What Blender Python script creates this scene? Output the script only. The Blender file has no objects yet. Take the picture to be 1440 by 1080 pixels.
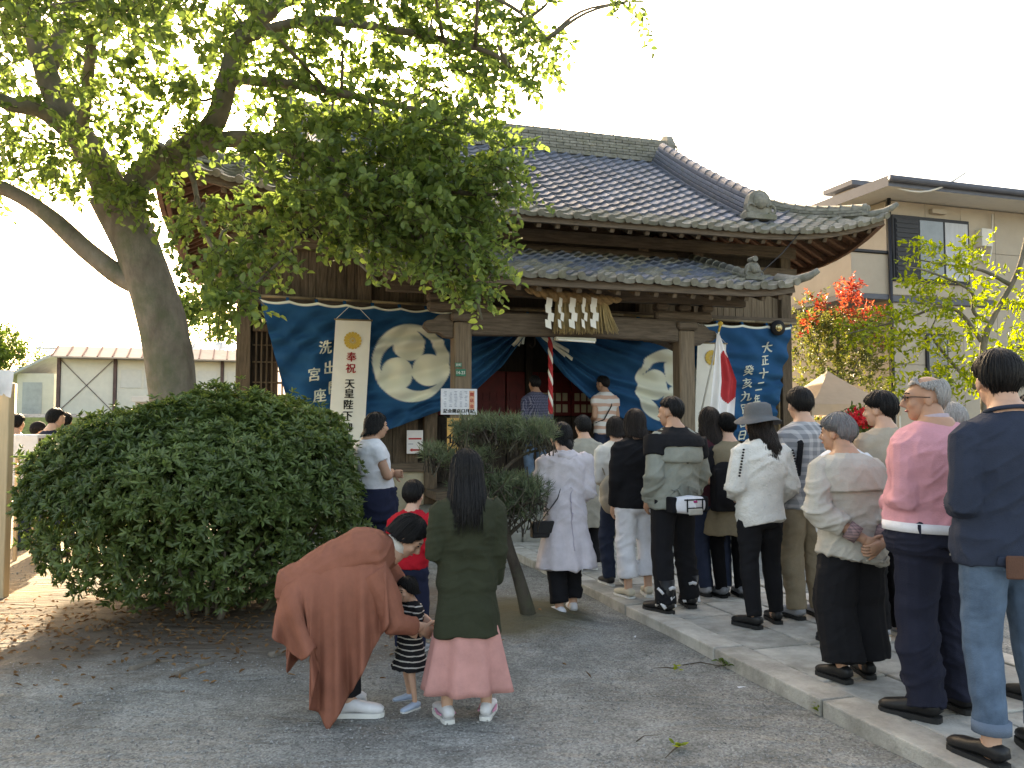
import bpy, bmesh, math, random
import numpy as np
from mathutils import Vector, Matrix, noise as mnoise
R = math.radians
rng = np.random.default_rng(7)
random.seed(7)
scn = bpy.context.scene
COL = scn.collection

# ---------------------------------------------------------------- camera, sky, sun, exposure
CAM_H, FPX, PITCH = 1.55, 1175.0, R(2.92)
cam_d = bpy.data.cameras.new('camera')
cam_d.sensor_width = 36.0
cam_d.lens = 36.0 * FPX / 1440.0
cam_d.clip_start, cam_d.clip_end = 0.05, 2000
cam = bpy.data.objects.new('camera', cam_d)
COL.objects.link(cam)
cam.location = (0, 0, CAM_H)
cam.rotation_euler = (R(90) + PITCH, 0, 0)
scn.camera = cam

SUN_AZ, SUN_EL = R(-16), R(22.5)          # azimuth measured from +Y towards +X
world = bpy.data.worlds.new('World')
scn.world = world
world.use_nodes = True
wn = world.node_tree.nodes
sky = wn.new('ShaderNodeTexSky')
sky.sky_type = 'NISHITA'
sky.sun_disc = False
sky.sun_elevation, sky.sun_rotation = SUN_EL, SUN_AZ
sky.air_density, sky.dust_density, sky.ozone_density = 1.0, 4.0, 0.8
wn['Background'].inputs['Strength'].default_value = 0.15
world.node_tree.links.new(sky.outputs[0], wn['Background'].inputs['Color'])
sun_d = bpy.data.lights.new('sun', 'SUN')
sun_d.energy, sun_d.angle, sun_d.color = 4.5, R(0.6), (1.0, 0.93, 0.80)
sun = bpy.data.objects.new('sun', sun_d)
COL.objects.link(sun)
sdir = Vector((math.sin(SUN_AZ) * math.cos(SUN_EL), math.cos(SUN_AZ) * math.cos(SUN_EL), math.sin(SUN_EL)))
sun.rotation_euler = sdir.to_track_quat('Z', 'Y').to_euler()
sun.location = sdir * 60
scn.view_settings.view_transform = 'Standard'
scn.view_settings.look = 'None'
scn.view_settings.gamma = 1.0
scn.view_settings.use_curve_mapping = False
scn.view_settings.exposure = 2.45
scn.view_settings.use_white_balance = True        # the camera's white balance was set for the shade
scn.view_settings.white_balance_temperature = 8600
scn.view_settings.white_balance_tint = 12
scn.cycles.max_bounces = 8
scn.cycles.transparent_max_bounces = 8
scn.cycles.use_denoising = True

# ---------------------------------------------------------------- helpers
def pix(px, py, depth):
    """world point seen at photo pixel (px,py) at forward depth"""
    u, v = (px - 720) / FPX, (540 - py) / FPX
    c, s = math.cos(PITCH), math.sin(PITCH)
    return Vector((u * depth, depth * (c - v * s), CAM_H + depth * (s + v * c)))
def ground(px, py, z=0.0):
    a = pix(px, py, 1.0) - cam.location
    t = (z - CAM_H) / a.z
    return cam.location + a * t

TH = R(17.0)
S0 = Vector((0.467, 13.53, 0.0))
SHM = Matrix.Translation(S0) @ Matrix.Rotation(TH, 4, 'Z')
SHI = SHM.inverted()
def onwall(px, py, yl):
    """photo pixel -> (x, z) on the plane y = yl of the shrine's own frame"""
    o = SHI @ cam.location
    d = (SHI @ pix(px, py, 1.0)) - o
    p = o + d * ((yl - o.y) / d.y)
    return p.x, p.z
def shl(x, y, z=0.0):
    return SHM @ Vector((x, y, z))

def tag(o, label=None, cat=None, group=None, kind=None):
    if label: o['label'] = label
    if cat: o['category'] = cat
    if group: o['group'] = group
    if kind: o['kind'] = kind
    return o
def empty(name, loc=(0, 0, 0), rz=0.0, parent=None):
    o = bpy.data.objects.new(name, None)
    COL.objects.link(o)
    o.location = loc
    o.rotation_euler = (0, 0, rz)
    o.empty_display_size = 0.1
    o.parent = parent
    return o
def link(name, me, parent=None, matrix=None, kind=None):
    o = bpy.data.objects.new(name, me)
    COL.objects.link(o)
    o.parent = parent
    if matrix is not None: o.matrix_local = matrix
    if kind: o['kind'] = kind
    return o

def np_mesh(name, V, F, mats=(), smooth=False, fm=None):
    """V (n,3); F (m,3) or (m,4) array, or list of lists"""
    me = bpy.data.meshes.new(name)
    V = np.asarray(V, dtype=np.float32)
    if isinstance(F, np.ndarray):
        k = F.shape[1]
        me.vertices.add(len(V)); me.vertices.foreach_set('co', V.ravel())
        me.loops.add(F.size); me.loops.foreach_set('vertex_index', F.astype(np.int32).ravel())
        me.polygons.add(len(F))
        me.polygons.foreach_set('loop_start', np.arange(0, F.size, k, dtype=np.int32))
        me.update(calc_edges=True)
    else:
        me.from_pydata(V.tolist(), [], F)
    if not isinstance(mats, (list, tuple)): mats = [mats]
    for m in mats: me.materials.append(m)
    if smooth: me.polygons.foreach_set('use_smooth', np.ones(len(me.polygons), dtype=bool))
    if fm is not None: me.polygons.foreach_set('material_index', np.asarray(fm, dtype=np.int32))
    me.update()
    return me

class MB:
    """mesh builder: collects shapes, builds one mesh"""
    def __init__(s):
        s.v, s.f, s.m = [], [], []
        s.mi = 0
    def add(s, V, F):
        o = len(s.v)
        s.v.extend([tuple(map(float, p)) for p in V])
        for f in F:
            s.f.append([i + o for i in f]); s.m.append(s.mi)
        return s
    def box(s, c, d, rz=0.0, mat=None):
        x, y, z = d[0] / 2, d[1] / 2, d[2] / 2
        P = [Vector(p) for p in ((-x, -y, -z), (x, -y, -z), (x, y, -z), (-x, y, -z), (-x, -y, z), (x, -y, z), (x, y, z), (-x, y, z))]
        m = mat if mat is not None else Matrix.Rotation(rz, 4, 'Z')
        P = [m @ p + Vector(c) for p in P]
        return s.add(P, [(0, 3, 2, 1), (4, 5, 6, 7), (0, 1, 5, 4), (1, 2, 6, 5), (2, 3, 7, 6), (3, 0, 4, 7)])
    def bar(s, a, b, w, h, up=(0, 0, 1)):
        """square-section bar from a to b: w across, h along up"""
        a, b = Vector(a), Vector(b)
        t = (b - a).normalized(); x = t.cross(Vector(up)).normalized(); u = x.cross(t)
        P = []
        for p in (a, b):
            for i, j in ((-1, -1), (1, -1), (1, 1), (-1, 1)):
                P.append(p + x * (i * w / 2) + u * (j * h / 2))
        return s.add(P, [(0, 1, 2, 3), (7, 6, 5, 4), (0, 4, 5, 1), (1, 5, 6, 2), (2, 6, 7, 3), (3, 7, 4, 0)])
    def tube(s, pts, rad, n=8, right=None, cap=True, sq=2.0, twist=None):
        """loft along pts; rad: list of r or (rx, ry)"""
        pts = [Vector(p) for p in pts]
        V, F = [], []
        ref = Vector(right) if right is not None else None
        prevx = None
        for i, p in enumerate(pts):
            t = (pts[min(i + 1, len(pts) - 1)] - pts[max(i - 1, 0)])
            if t.length < 1e-9: t = Vector((0, 0, 1))
            t.normalize()
            if ref is not None: x = ref - t * ref.dot(t)
            elif prevx is not None: x = prevx - t * prevx.dot(t)
            else: x = t.orthogonal()
            if x.length < 1e-6: x = t.orthogonal()
            x.normalize(); prevx = x
            y = t.cross(x)
            r = rad[i] if i < len(rad) else rad[-1]
            rx, ry = r if isinstance(r, (tuple, list)) else (r, r)
            for k in range(n):
                a = 2 * math.pi * k / n
                c, q = math.cos(a), math.sin(a)
                if sq != 2.0:
                    c = math.copysign(abs(c) ** (2 / sq), c); q = math.copysign(abs(q) ** (2 / sq), q)
                V.append(p + x * (c * rx) + y * (q * ry))
        m = len(pts)
        for i in range(m - 1):
            for k in range(n):
                F.append((i * n + k, i * n + (k + 1) % n, (i + 1) * n + (k + 1) % n, (i + 1) * n + k))
        if cap:
            F.append(tuple(range(n - 1, -1, -1))); F.append(tuple(range((m - 1) * n, m * n)))
        return s.add(V, F)
    def ball(s, c, r, nu=12, nv=8, mat=None):
        rx, ry, rz = r if isinstance(r, (tuple, list)) else (r, r, r)
        V, F = [], []
        c = Vector(c)
        for j in range(1, nv):
            th = math.pi * j / nv
            for i in range(nu):
                ph = 2 * math.pi * i / nu
                p = Vector((rx * math.sin(th) * math.cos(ph), ry * math.sin(th) * math.sin(ph), rz * math.cos(th)))
                V.append(c + (mat @ p if mat is not None else p))
        a = len(V); tp = Vector((0, 0, rz)); bt = Vector((0, 0, -rz))
        V += [c + (mat @ tp if mat is not None else tp), c + (mat @ bt if mat is not None else bt)]
        for j in range(nv - 2):
            for i in range(nu):
                F.append((j * nu + i, (j + 1) * nu + i, (j + 1) * nu + (i + 1) % nu, j * nu + (i + 1) % nu))
        for i in range(nu):
            F.append((a, i, (i + 1) % nu)); F.append((a + 1, (nv - 2) * nu + (i + 1) % nu, (nv - 2) * nu + i))
        return s.add(V, F)
    def prism(s, poly, y0, y1, m=None):
        """polygon in (x,z) extruded along y"""
        n = len(poly)
        V = [Vector((p[0], y0, p[1])) for p in poly] + [Vector((p[0], y1, p[1])) for p in poly]
        if m is not None: V = [m @ v for v in V]
        F = [tuple(range(n)), tuple(range(2 * n - 1, n - 1, -1))]
        F += [(i, i + n, (i + 1) % n + n, (i + 1) % n) for i in range(n)]
        return s.add(V, F)
    def mesh(s, name, mats=(), smooth=False):
        return np_mesh(name, np.array(s.v, dtype=np.float32).reshape(-1, 3), s.f, mats, smooth, s.m)
    def build(s, name, mats, parent=None, smooth=False, kind=None):
        return link(name, s.mesh(name, mats, smooth), parent, None, kind)

def bevel(o, w=0.008, seg=1):
    md = o.modifiers.new('bevel', 'BEVEL'); md.width = w; md.segments = seg; md.limit_method = 'ANGLE'
    return o

TMP = bpy.data.collections.new('tmp_build')
def remesh(mb, voxel, smooth_it=2):
    """union of the builder's closed shapes as one continuous surface: (V, quads)"""
    me = mb.mesh('tmp')
    o = bpy.data.objects.new('tmp', me); COL.objects.link(o)
    md = o.modifiers.new('r', 'REMESH'); md.mode = 'VOXEL'; md.voxel_size = voxel; md.adaptivity = 0
    if smooth_it:
        ms = o.modifiers.new('s', 'SMOOTH'); ms.factor = 0.5; ms.iterations = smooth_it
    dg = bpy.context.evaluated_depsgraph_get()
    ev = o.evaluated_get(dg); m2 = ev.to_mesh()
    V = np.empty(len(m2.vertices) * 3, dtype=np.float32); m2.vertices.foreach_get('co', V); V = V.reshape(-1, 3).astype(float)
    N = np.empty(len(m2.vertices) * 3, dtype=np.float32); m2.vertices.foreach_get('normal', N); N = N.reshape(-1, 3).astype(float)
    F = np.empty(len(m2.loops), dtype=np.int32); m2.loops.foreach_get('vertex_index', F)
    nl = len(m2.polygons)
    F = F.reshape(nl, -1) if nl and len(F) % nl == 0 else [list(p.vertices) for p in m2.polygons]
    ev.to_mesh_clear()
    bpy.data.objects.remove(o); bpy.data.meshes.remove(me)
    return V, N, F

# vectorised value noise
_perm = np.random.default_rng(3).random((64, 64, 64)).astype(np.float32)
def vnoise(P):
    P = np.asarray(P, dtype=float)
    i = np.floor(P).astype(int); f = P - i; f = f * f * (3 - 2 * f)
    i &= 63; j = (i + 1) & 63
    def g(a, b, c): return _perm[a, b, c]
    x0, y0, z0, x1, y1, z1 = i[:, 0], i[:, 1], i[:, 2], j[:, 0], j[:, 1], j[:, 2]
    fx, fy, fz = f[:, 0], f[:, 1], f[:, 2]
    a = g(x0, y0, z0) * (1 - fx) + g(x1, y0, z0) * fx
    b = g(x0, y1, z0) * (1 - fx) + g(x1, y1, z0) * fx
    c = g(x0, y0, z1) * (1 - fx) + g(x1, y0, z1) * fx
    d = g(x0, y1, z1) * (1 - fx) + g(x1, y1, z1) * fx
    return ((a * (1 - fy) + b * fy) * (1 - fz) + (c * (1 - fy) + d * fy) * fz) * 2 - 1

# ---------------------------------------------------------------- materials
_mats = {}
def nodes_of(name):
    m = bpy.data.materials.new(name); m.use_nodes = True
    nt = m.node_tree
    return m, nt, nt.nodes['Principled BSDF'], nt.nodes, nt.links
def M(name, col=(.5, .5, .5), rough=.8, var=.18, scale=6.0, bump=.25, bscale=60.0, col2=None, rand=0.0, spec=.3,
      stretch=(1, 1, 1), metal=0.0, sheen=0.0, trans=0.0, stain=None, stain_scale=2.0, detail=6.0):
    if name in _mats: return _mats[name]
    m, nt, b, n, l = nodes_of(name)
    tc = n.new('ShaderNodeTexCoord'); mp = n.new('ShaderNodeMapping'); mp.inputs['Scale'].default_value = stretch
    oi = n.new('ShaderNodeObjectInfo')
    ad = n.new('ShaderNodeVectorMath'); ad.operation = 'MULTIPLY_ADD'; ad.inputs[1].default_value = (37, 53, 71)
    cx = n.new('ShaderNodeCombineXYZ')
    if rand:
        for k in range(3): l.new(oi.outputs['Random'], cx.inputs[k])
    l.new(cx.outputs[0], ad.inputs[0]); l.new(tc.outputs['Object'], ad.inputs[2])
    l.new(ad.outputs[0], mp.inputs['Vector'])
    t = n.new('ShaderNodeTexNoise'); t.inputs['Scale'].default_value = scale; t.inputs['Detail'].default_value = detail; t.inputs['Roughness'].default_value = .65
    l.new(mp.outputs[0], t.inputs['Vector'])
    rp = n.new('ShaderNodeValToRGB')
    c1 = [c * (1 - var) for c in col]; c2 = [min(1, c * (1 + var)) for c in col] if col2 is None else col2
    rp.color_ramp.elements[0].position, rp.color_ramp.elements[1].position = .3, .7
    rp.color_ramp.elements[0].color = (*c1, 1); rp.color_ramp.elements[1].color = (*c2, 1)
    l.new(t.outputs['Fac'], rp.inputs['Fac'])
    out = rp.outputs['Color']
    if stain is not None:
        t3 = n.new('ShaderNodeTexNoise'); t3.inputs['Scale'].default_value = stain_scale; t3.inputs['Detail'].default_value = 8; t3.inputs['Roughness'].default_value = .7
        l.new(ad.outputs[0], t3.inputs['Vector'])
        r3 = n.new('ShaderNodeValToRGB'); r3.color_ramp.elements[0].position, r3.color_ramp.elements[1].position = .48, .68
        mx = n.new('ShaderNodeMix'); mx.data_type = 'RGBA'
        l.new(t3.outputs['Fac'], r3.inputs['Fac']); l.new(r3.outputs['Color'], mx.inputs['Factor'])
        l.new(out, mx.inputs['A']); mx.inputs['B'].default_value = (*stain, 1)
        out = mx.outputs['Result']
    if rand:
        hs = n.new('ShaderNodeHueSaturation')
        mr = n.new('ShaderNodeMapRange'); mr.inputs['To Min'].default_value = 1 - rand; mr.inputs['To Max'].default_value = 1 + rand
        l.new(oi.outputs['Random'], mr.inputs['Value']); l.new(mr.outputs[0], hs.inputs['Value']); l.new(out, hs.inputs['Color'])
        out = hs.outputs['Color']
    l.new(out, b.inputs['Base Color'])
    b.inputs['Roughness'].default_value = rough
    b.inputs['Specular IOR Level'].default_value = spec
    b.inputs['Metallic'].default_value = metal
    if sheen: b.inputs['Sheen Weight'].default_value = sheen
    if bump:
        t2 = n.new('ShaderNodeTexNoise'); t2.inputs['Scale'].default_value = bscale; t2.inputs['Detail'].default_value = 4
        l.new(mp.outputs[0], t2.inputs['Vector'])
        bp = n.new('ShaderNodeBump'); bp.inputs['Strength'].default_value = bump; bp.inputs['Distance'].default_value = .01
        l.new(t2.outputs['Fac'], bp.inputs['Height']); l.new(bp.outputs[0], b.inputs['Normal'])
    if trans:
        tr = n.new('ShaderNodeBsdfTranslucent'); ms = n.new('ShaderNodeMixShader'); ms.inputs[0].default_value = trans
        l.new(out, tr.inputs['Color']); l.new(b.outputs[0], ms.inputs[1]); l.new(tr.outputs[0], ms.inputs[2])
        l.new(ms.outputs[0], n['Material Output'].inputs['Surface'])
    _mats[name] = m
    return m

def leaf_mat(name, front, back, var=.35, trans=.45, rough=.45, spec=.4):
    """leaf: colour varies leaf by leaf, light comes through it"""
    if name in _mats: return _mats[name]
    m, nt, b, n, l = nodes_of(name)
    at = n.new('ShaderNodeAttribute'); at.attribute_name = 'leaf_tone'
    rp = n.new('ShaderNodeValToRGB')
    rp.color_ramp.elements[0].color = (*[c * (1 - var) for c in front], 1); rp.color_ramp.elements[1].color = (*back, 1)
    l.new(at.outputs['Fac'], rp.inputs['Fac'])
    l.new(rp.outputs['Color'], b.inputs['Base Color'])
    b.inputs['Roughness'].default_value = rough; b.inputs['Specular IOR Level'].default_value = spec
    tr = n.new('ShaderNodeBsdfTranslucent')
    hs = n.new('ShaderNodeHueSaturation'); hs.inputs['Hue'].default_value = .488; hs.inputs['Saturation'].default_value = 1.1; hs.inputs['Value'].default_value = 1.65
    l.new(rp.outputs['Color'], hs.inputs['Color']); l.new(hs.outputs['Color'], tr.inputs['Color'])
    ms = n.new('ShaderNodeMixShader'); ms.inputs[0].default_value = trans
    l.new(b.outputs[0], ms.inputs[1]); l.new(tr.outputs[0], ms.inputs[2]); l.new(ms.outputs[0], n['Material Output'].inputs['Surface'])
    _mats[name] = m
    return m

def text_geo(txt, size, bold=0.0, fine=0):
    bold_, bold = bold, 0.0
    cu = bpy.data.curves.new('t', 'FONT'); cu.body = txt; cu.size = size; cu.align_x = 'CENTER'; cu.align_y = 'CENTER'
    cu.offset = bold; cu.resolution_u = 3
    o = bpy.data.objects.new('t', cu); COL.objects.link(o)
    dg = bpy.context.evaluated_depsgraph_get()
    me = bpy.data.meshes.new_from_object(o.evaluated_get(dg))
    bm = bmesh.new(); bm.from_mesh(me)
    bmesh.ops.triangulate(bm, faces=bm.faces)
    for _ in range(fine):                     # extra points so that the letter can follow folds
        es = [e for e in bm.edges if e.calc_length() > size * .10]
        if es: bmesh.ops.subdivide_edges(bm, edges=es, cuts=1)
        bmesh.ops.triangulate(bm, faces=bm.faces)
    bm.verts.index_update()
    V = [(v.co.x, v.co.y) for v in bm.verts]; F = [[v.index for v in f.verts] for f in bm.faces]
    bm.free(); bpy.data.objects.remove(o); bpy.data.curves.remove(cu); bpy.data.meshes.remove(me)
    V = np.array(V).reshape(-1, 2)
    if bold_ and len(V):                      # heavier strokes: the same glyph laid again a hair to each side
        n0 = len(V); F = F + [[i + n0 for i in f] for f in F] + [[i + 2 * n0 for i in f] for f in F]
        V = np.concatenate([V, V + [bold_, bold_ * .4], V - [bold_, bold_ * .4]])
    if len(V):  # centre each word on its own box
        V -= (V.max(0) + V.min(0)) / 2
    return V, F
# ================================================================ ground, path
m_gravel = M('gravel_ground', (.225, .227, .212), rough=.95, var=.30, scale=1.6, bump=.9, bscale=95, stain=(.135, .135, .125), stain_scale=2.3, spec=.1)
def gravel_nodes(m):
    nt = m.node_tree; n, l = nt.nodes, nt.links
    b = n['Principled BSDF']
    src = b.inputs['Base Color'].links[0].from_socket
    tc = n.new('ShaderNodeTexCoord')
    vo = n.new('ShaderNodeTexVoronoi'); vo.inputs['Scale'].default_value = 95
    l.new(tc.outputs['Object'], vo.inputs['Vector'])
    rp = n.new('ShaderNodeValToRGB'); rp.color_ramp.elements[0].color = (.25, .25, .25, 1); rp.color_ramp.elements[1].color = (1.7, 1.7, 1.7, 1)
    l.new(vo.outputs['Color'], rp.inputs['Fac'])
    mx = n.new('ShaderNodeMix'); mx.data_type = 'RGBA'; mx.blend_type = 'MULTIPLY'; mx.inputs['Factor'].default_value = .62
    l.new(src, mx.inputs['A']); l.new(rp.outputs['Color'], mx.inputs['B'])
    # bare brown earth near the trees
    sp = n.new('ShaderNodeSeparateXYZ'); l.new(tc.outputs['Object'], sp.inputs[0])
    ns = n.new('ShaderNodeTexNoise'); ns.inputs['Scale'].default_value = 1.3; ns.inputs['Detail'].default_value = 7
    l.new(tc.outputs['Object'], ns.inputs['Vector'])
    out = mx.outputs['Result']
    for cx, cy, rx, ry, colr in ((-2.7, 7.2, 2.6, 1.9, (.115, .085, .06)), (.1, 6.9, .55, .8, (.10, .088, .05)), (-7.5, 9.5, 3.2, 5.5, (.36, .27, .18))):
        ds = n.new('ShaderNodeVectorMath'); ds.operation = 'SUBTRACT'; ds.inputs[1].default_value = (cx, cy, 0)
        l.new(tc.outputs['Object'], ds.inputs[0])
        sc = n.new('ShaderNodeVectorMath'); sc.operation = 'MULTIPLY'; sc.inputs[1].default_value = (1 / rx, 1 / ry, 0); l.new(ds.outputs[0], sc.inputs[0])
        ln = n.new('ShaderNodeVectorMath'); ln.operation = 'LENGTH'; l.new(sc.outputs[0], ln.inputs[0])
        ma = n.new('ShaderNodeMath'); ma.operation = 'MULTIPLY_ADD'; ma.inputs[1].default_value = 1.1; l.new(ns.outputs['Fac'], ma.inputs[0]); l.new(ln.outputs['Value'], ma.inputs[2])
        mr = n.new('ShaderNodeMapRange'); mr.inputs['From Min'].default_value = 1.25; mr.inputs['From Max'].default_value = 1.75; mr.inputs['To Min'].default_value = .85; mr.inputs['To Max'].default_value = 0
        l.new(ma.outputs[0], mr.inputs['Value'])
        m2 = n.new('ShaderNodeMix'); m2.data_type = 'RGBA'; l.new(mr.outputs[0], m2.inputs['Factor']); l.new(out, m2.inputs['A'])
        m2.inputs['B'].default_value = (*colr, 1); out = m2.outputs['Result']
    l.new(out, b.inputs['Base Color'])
    # scuffed tracks as low relief
    bp = b.inputs['Normal'].links[0].from_node
    mp = n.new('ShaderNodeMapping'); mp.inputs['Scale'].default_value = (1, 3.2, 1); mp.inputs['Rotation'].default_value = (0, 0, -.35)
    l.new(tc.outputs['Object'], mp.inputs['Vector'])
    n3 = n.new('ShaderNodeTexNoise'); n3.inputs['Scale'].default_value = 1.7; n3.inputs['Detail'].default_value = 3; n3.inputs['Distortion'].default_value = 1.2
    l.new(mp.outputs[0], n3.inputs['Vector'])
    b2 = n.new('ShaderNodeBump'); b2.inputs['Strength'].default_value = .8; b2.inputs['Distance'].default_value = .07
    l.new(n3.outputs['Fac'], b2.inputs['Height']); l.new(bp.outputs[0], b2.inputs['Normal']); l.new(b2.outputs[0], b.inputs['Normal'])
gravel_nodes(m_gravel)
def gz(x, y):
    """height of the ground: flat court, low mound under the bush, bank behind it on the left"""
    z = 0.05 * np.exp(-(((x + 2.6) / 2.0) ** 2 + ((y - 7.4) / 1.4) ** 2))
    z += 0.10 * np.exp(-(((x - .15) / .4) ** 2 + ((y - 6.75) / .45) ** 2))
    return z + np.where(y > 25, np.clip((y - 27) / 6, 0, 1) * np.clip((-x + 2) / 6, 0, 1) * 2.05, 0)
xs = np.concatenate([np.linspace(-420, -30, 12), np.linspace(-28, 14, 169), np.linspace(17, 420, 12)])
ys = np.concatenate([np.linspace(-120, -4, 6), np.linspace(-2, 14, 65), np.linspace(15, 42, 55), np.linspace(50, 520, 12)])
X, Y = np.meshgrid(xs, ys)
Z = gz(X, Y) + .012 * vnoise(np.stack([X.ravel() * 1.3, Y.ravel() * 2.1, X.ravel() * 0], 1)).reshape(X.shape) * (np.abs(X) < 12) * (Y < 13)
nx, ny = len(xs), len(ys)
idx = np.arange(nx * ny).reshape(ny, nx)
Fg = np.stack([idx[:-1, :-1], idx[:-1, 1:], idx[1:, 1:], idx[1:, :-1]], -1).reshape(-1, 4)
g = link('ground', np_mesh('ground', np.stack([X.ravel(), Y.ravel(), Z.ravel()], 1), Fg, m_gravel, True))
tag(g, kind='structure')
# grass on the bank at the back left
m_grass = M('bank_grass', (.07, .11, .03), rough=.95, var=.5, scale=9, bump=.8, bscale=40, spec=.1)
def sheet(name, x0, x1, y0, y1, dz, m, n=40):
    a = np.linspace(x0, x1, n); b = np.linspace(y0, y1, n); A, B = np.meshgrid(a, b)
    V = np.stack([A.ravel(), B.ravel(), gz(A, B).ravel() + dz], 1)
    i = np.arange(n * n).reshape(n, n)
    return tag(link(name, np_mesh(name, V, np.stack([i[:-1, :-1], i[:-1, 1:], i[1:, 1:], i[1:, :-1]], -1).reshape(-1, 4), m, True)), kind='structure')
sheet('grass_bank', -60, 3, 26.5, 60, .012, m_grass)
# the approach path: rows of stone slabs between kerbs, in the shrine's frame
m_stone = M('path_stone', (.37, .355, .32), rough=.9, var=.28, scale=5, bump=.7, bscale=70, rand=.16, stain=(.22, .21, .18), stain_scale=3)
m_mortar = M('path_bed', (.09, .085, .075), rough=1, var=.3, scale=20, bump=.6)
path = MB().box((-.59, -8.55, .010), (1.70, 12.1, .062)).build('stone_path', m_mortar)
path.matrix_world = SHM; tag(path, kind='structure')
PX0, PX1, PY0, PY1, PZ = -1.48, .30, -14.5, -2.55, .072
def slab(x0, x1, y0, y1, z, name='paving_stone', h=.10):
    j = lambda: random.uniform(-.004, .004)
    mb = MB(); c = ((x0 + x1) / 2, (y0 + y1) / 2, z - h / 2 + random.uniform(-.004, .004))
    mb.box(c, (x1 - x0 - .017, y1 - y0 - .017, h), mat=Matrix.Rotation(random.uniform(-.004, .004), 4, 'X') @ Matrix.Rotation(random.uniform(-.004, .004), 4, 'Y'))
    return bevel(mb.build(name, m_stone, path), .009, 2)
y = PY0
while y < PY1 - .2:                                   # long kerb stones down each side
    L = random.uniform(1.0, 1.5); e = min(y + L, PY1)
    slab(PX0, PX0 + .24, y, e, PZ + .008, 'kerb_stone', .16)
    slab(PX1 - .20, PX1, y + .02, e, PZ + .006, 'kerb_stone', .16)
    y = e
cols = [PX0 + .24, PX0 + .24 + .46, PX0 + .24 + .88, PX1 - .20]
for c in range(3):
    y = PY0 + random.uniform(0, .3)
    while y < PY1 - .25:
        L = random.uniform(.42, .78); e = min(y + L, PY1)
        slab(cols[c], cols[c + 1], y, e, PZ); y = e

# ================================================================ the shrine hall
m_wood = M('weathered_wood', (.105, .078, .055), rough=.85, var=.45, scale=5, bump=.5, bscale=30, stretch=(7, 7, .7), rand=.14, spec=.2)
m_woodx = M('weathered_beam', (.115, .088, .066), rough=.85, var=.4, scale=5, bump=.5, bscale=30, stretch=(.7, 7, 7), rand=.12, spec=.2)
m_post = M('post_wood', (.17, .128, .09), rough=.8, var=.4, scale=4, bump=.5, bscale=24, stretch=(9, 9, .5), spec=.2)
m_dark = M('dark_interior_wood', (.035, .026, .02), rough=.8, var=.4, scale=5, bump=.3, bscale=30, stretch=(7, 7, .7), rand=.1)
m_raft = M('red_brown_wood', (.135, .075, .055), rough=.8, var=.4, scale=6, bump=.4, bscale=30, stretch=(1, 6, 6), rand=.15)
m_red = M('vermilion_paint', (.10, .007, .007), rough=.6, var=.3, scale=6, bump=.1)
m_plaster = M('cream_plaster', (.42, .38, .28), rough=.9, var=.12, scale=3, bump=.3, stain=(.30, .26, .18), stain_scale=2.2)
m_tile = M('grey_roof_tile', (.095, .112, .148), rough=.5, var=.35, scale=9, bump=.25, bscale=45, rand=.28, spec=.55, stain=(.10, .108, .115), stain_scale=3.5)
m_tile_old = M('mossy_roof_tile', (.185, .178, .15), rough=.7, var=.35, scale=9, bump=.4, bscale=40, rand=.2, spec=.35, stain=(.12, .12, .08), stain_scale=4)
m_stonew = M('foundation_stone', (.26, .25, .22), rough=.9, var=.25, scale=4, bump=.5, bscale=40, stain=(.15, .145, .12), stain_scale=2)

shrine = empty('shrine_hall', S0, TH)
tag(shrine, 'old wooden shrine hall with grey tiled roof and porch behind the queue', 'shrine')
def part(mb, name, m, parent=None, smooth=False, bev=.006):
    o = mb.build(name, m, parent or shrine, smooth)
    if bev: bevel(o, bev)
    return o
EX, EY, WX = 5.75, -1.25, 4.6            # half width of eaves, eave line, half width of walls
DEPTH = 6.0
def zroof(x, d):
    up = .42 * max(0.0, (abs(x) - 2.9) / 2.85) ** 2.6 * math.exp(-max(d, 0) / 1.5)
    return 4.70 + .525 * d + .013 * d * d + up
# --- main roof deck (what one sees from below) : front, back, sides
def deck_pts(sx):
    pass
mb = MB()
NX, ND = 46, 16
def quadgrid(fn, nu, nv, flip=False):
    V = [fn(u / nu, v / nv) for v in range(nv + 1) for u in range(nu + 1)]
    F = []
    for v in range(nv):
        for u in range(nu):
            a = v * (nu + 1) + u
            q = (a, a + 1, a + nu + 2, a + nu + 1)
            F.append(q[::-1] if flip else q)
    return V, F
HD = 1.92                                 # depth of the hip skirt at the sides
RYD = 4.25                                # eave to ridge
def front_deck(off, back=False):
    def f(u, v):
        d = v * RYD
        w = EX - min(d, HD) if d < HD else EX - HD
        if d >= HD: w = EX - HD + .12
        x = (2 * u - 1) * w
        y = EY + d
        if back: y = 2 * (EY + RYD) - y
        return (x, y, zroof(x, d) - off)
    return f
def side_deck(off, sgn):
    def f(u, v):
        d = v * HD
        y0, y1 = EY + d, EY + 2 * RYD - d
        y = y0 + (y1 - y0) * u
        xe = EX - d
        yc = (y - EY - RYD) / RYD * EX
        return (sgn * xe, y, zroof(yc, d) - off)
    return f
for off in (.03, .075):
    mb.add(*quadgrid(front_deck(off), NX, ND, off == .075)); mb.add(*quadgrid(front_deck(off, True), NX, ND, off != .075))
    for sg in (-1, 1): mb.add(*quadgrid(side_deck(off, sg), NX, 8, (sg > 0) == (off == .075)))
roof = part(mb, 'main_roof', m_raft, bev=0)
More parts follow.
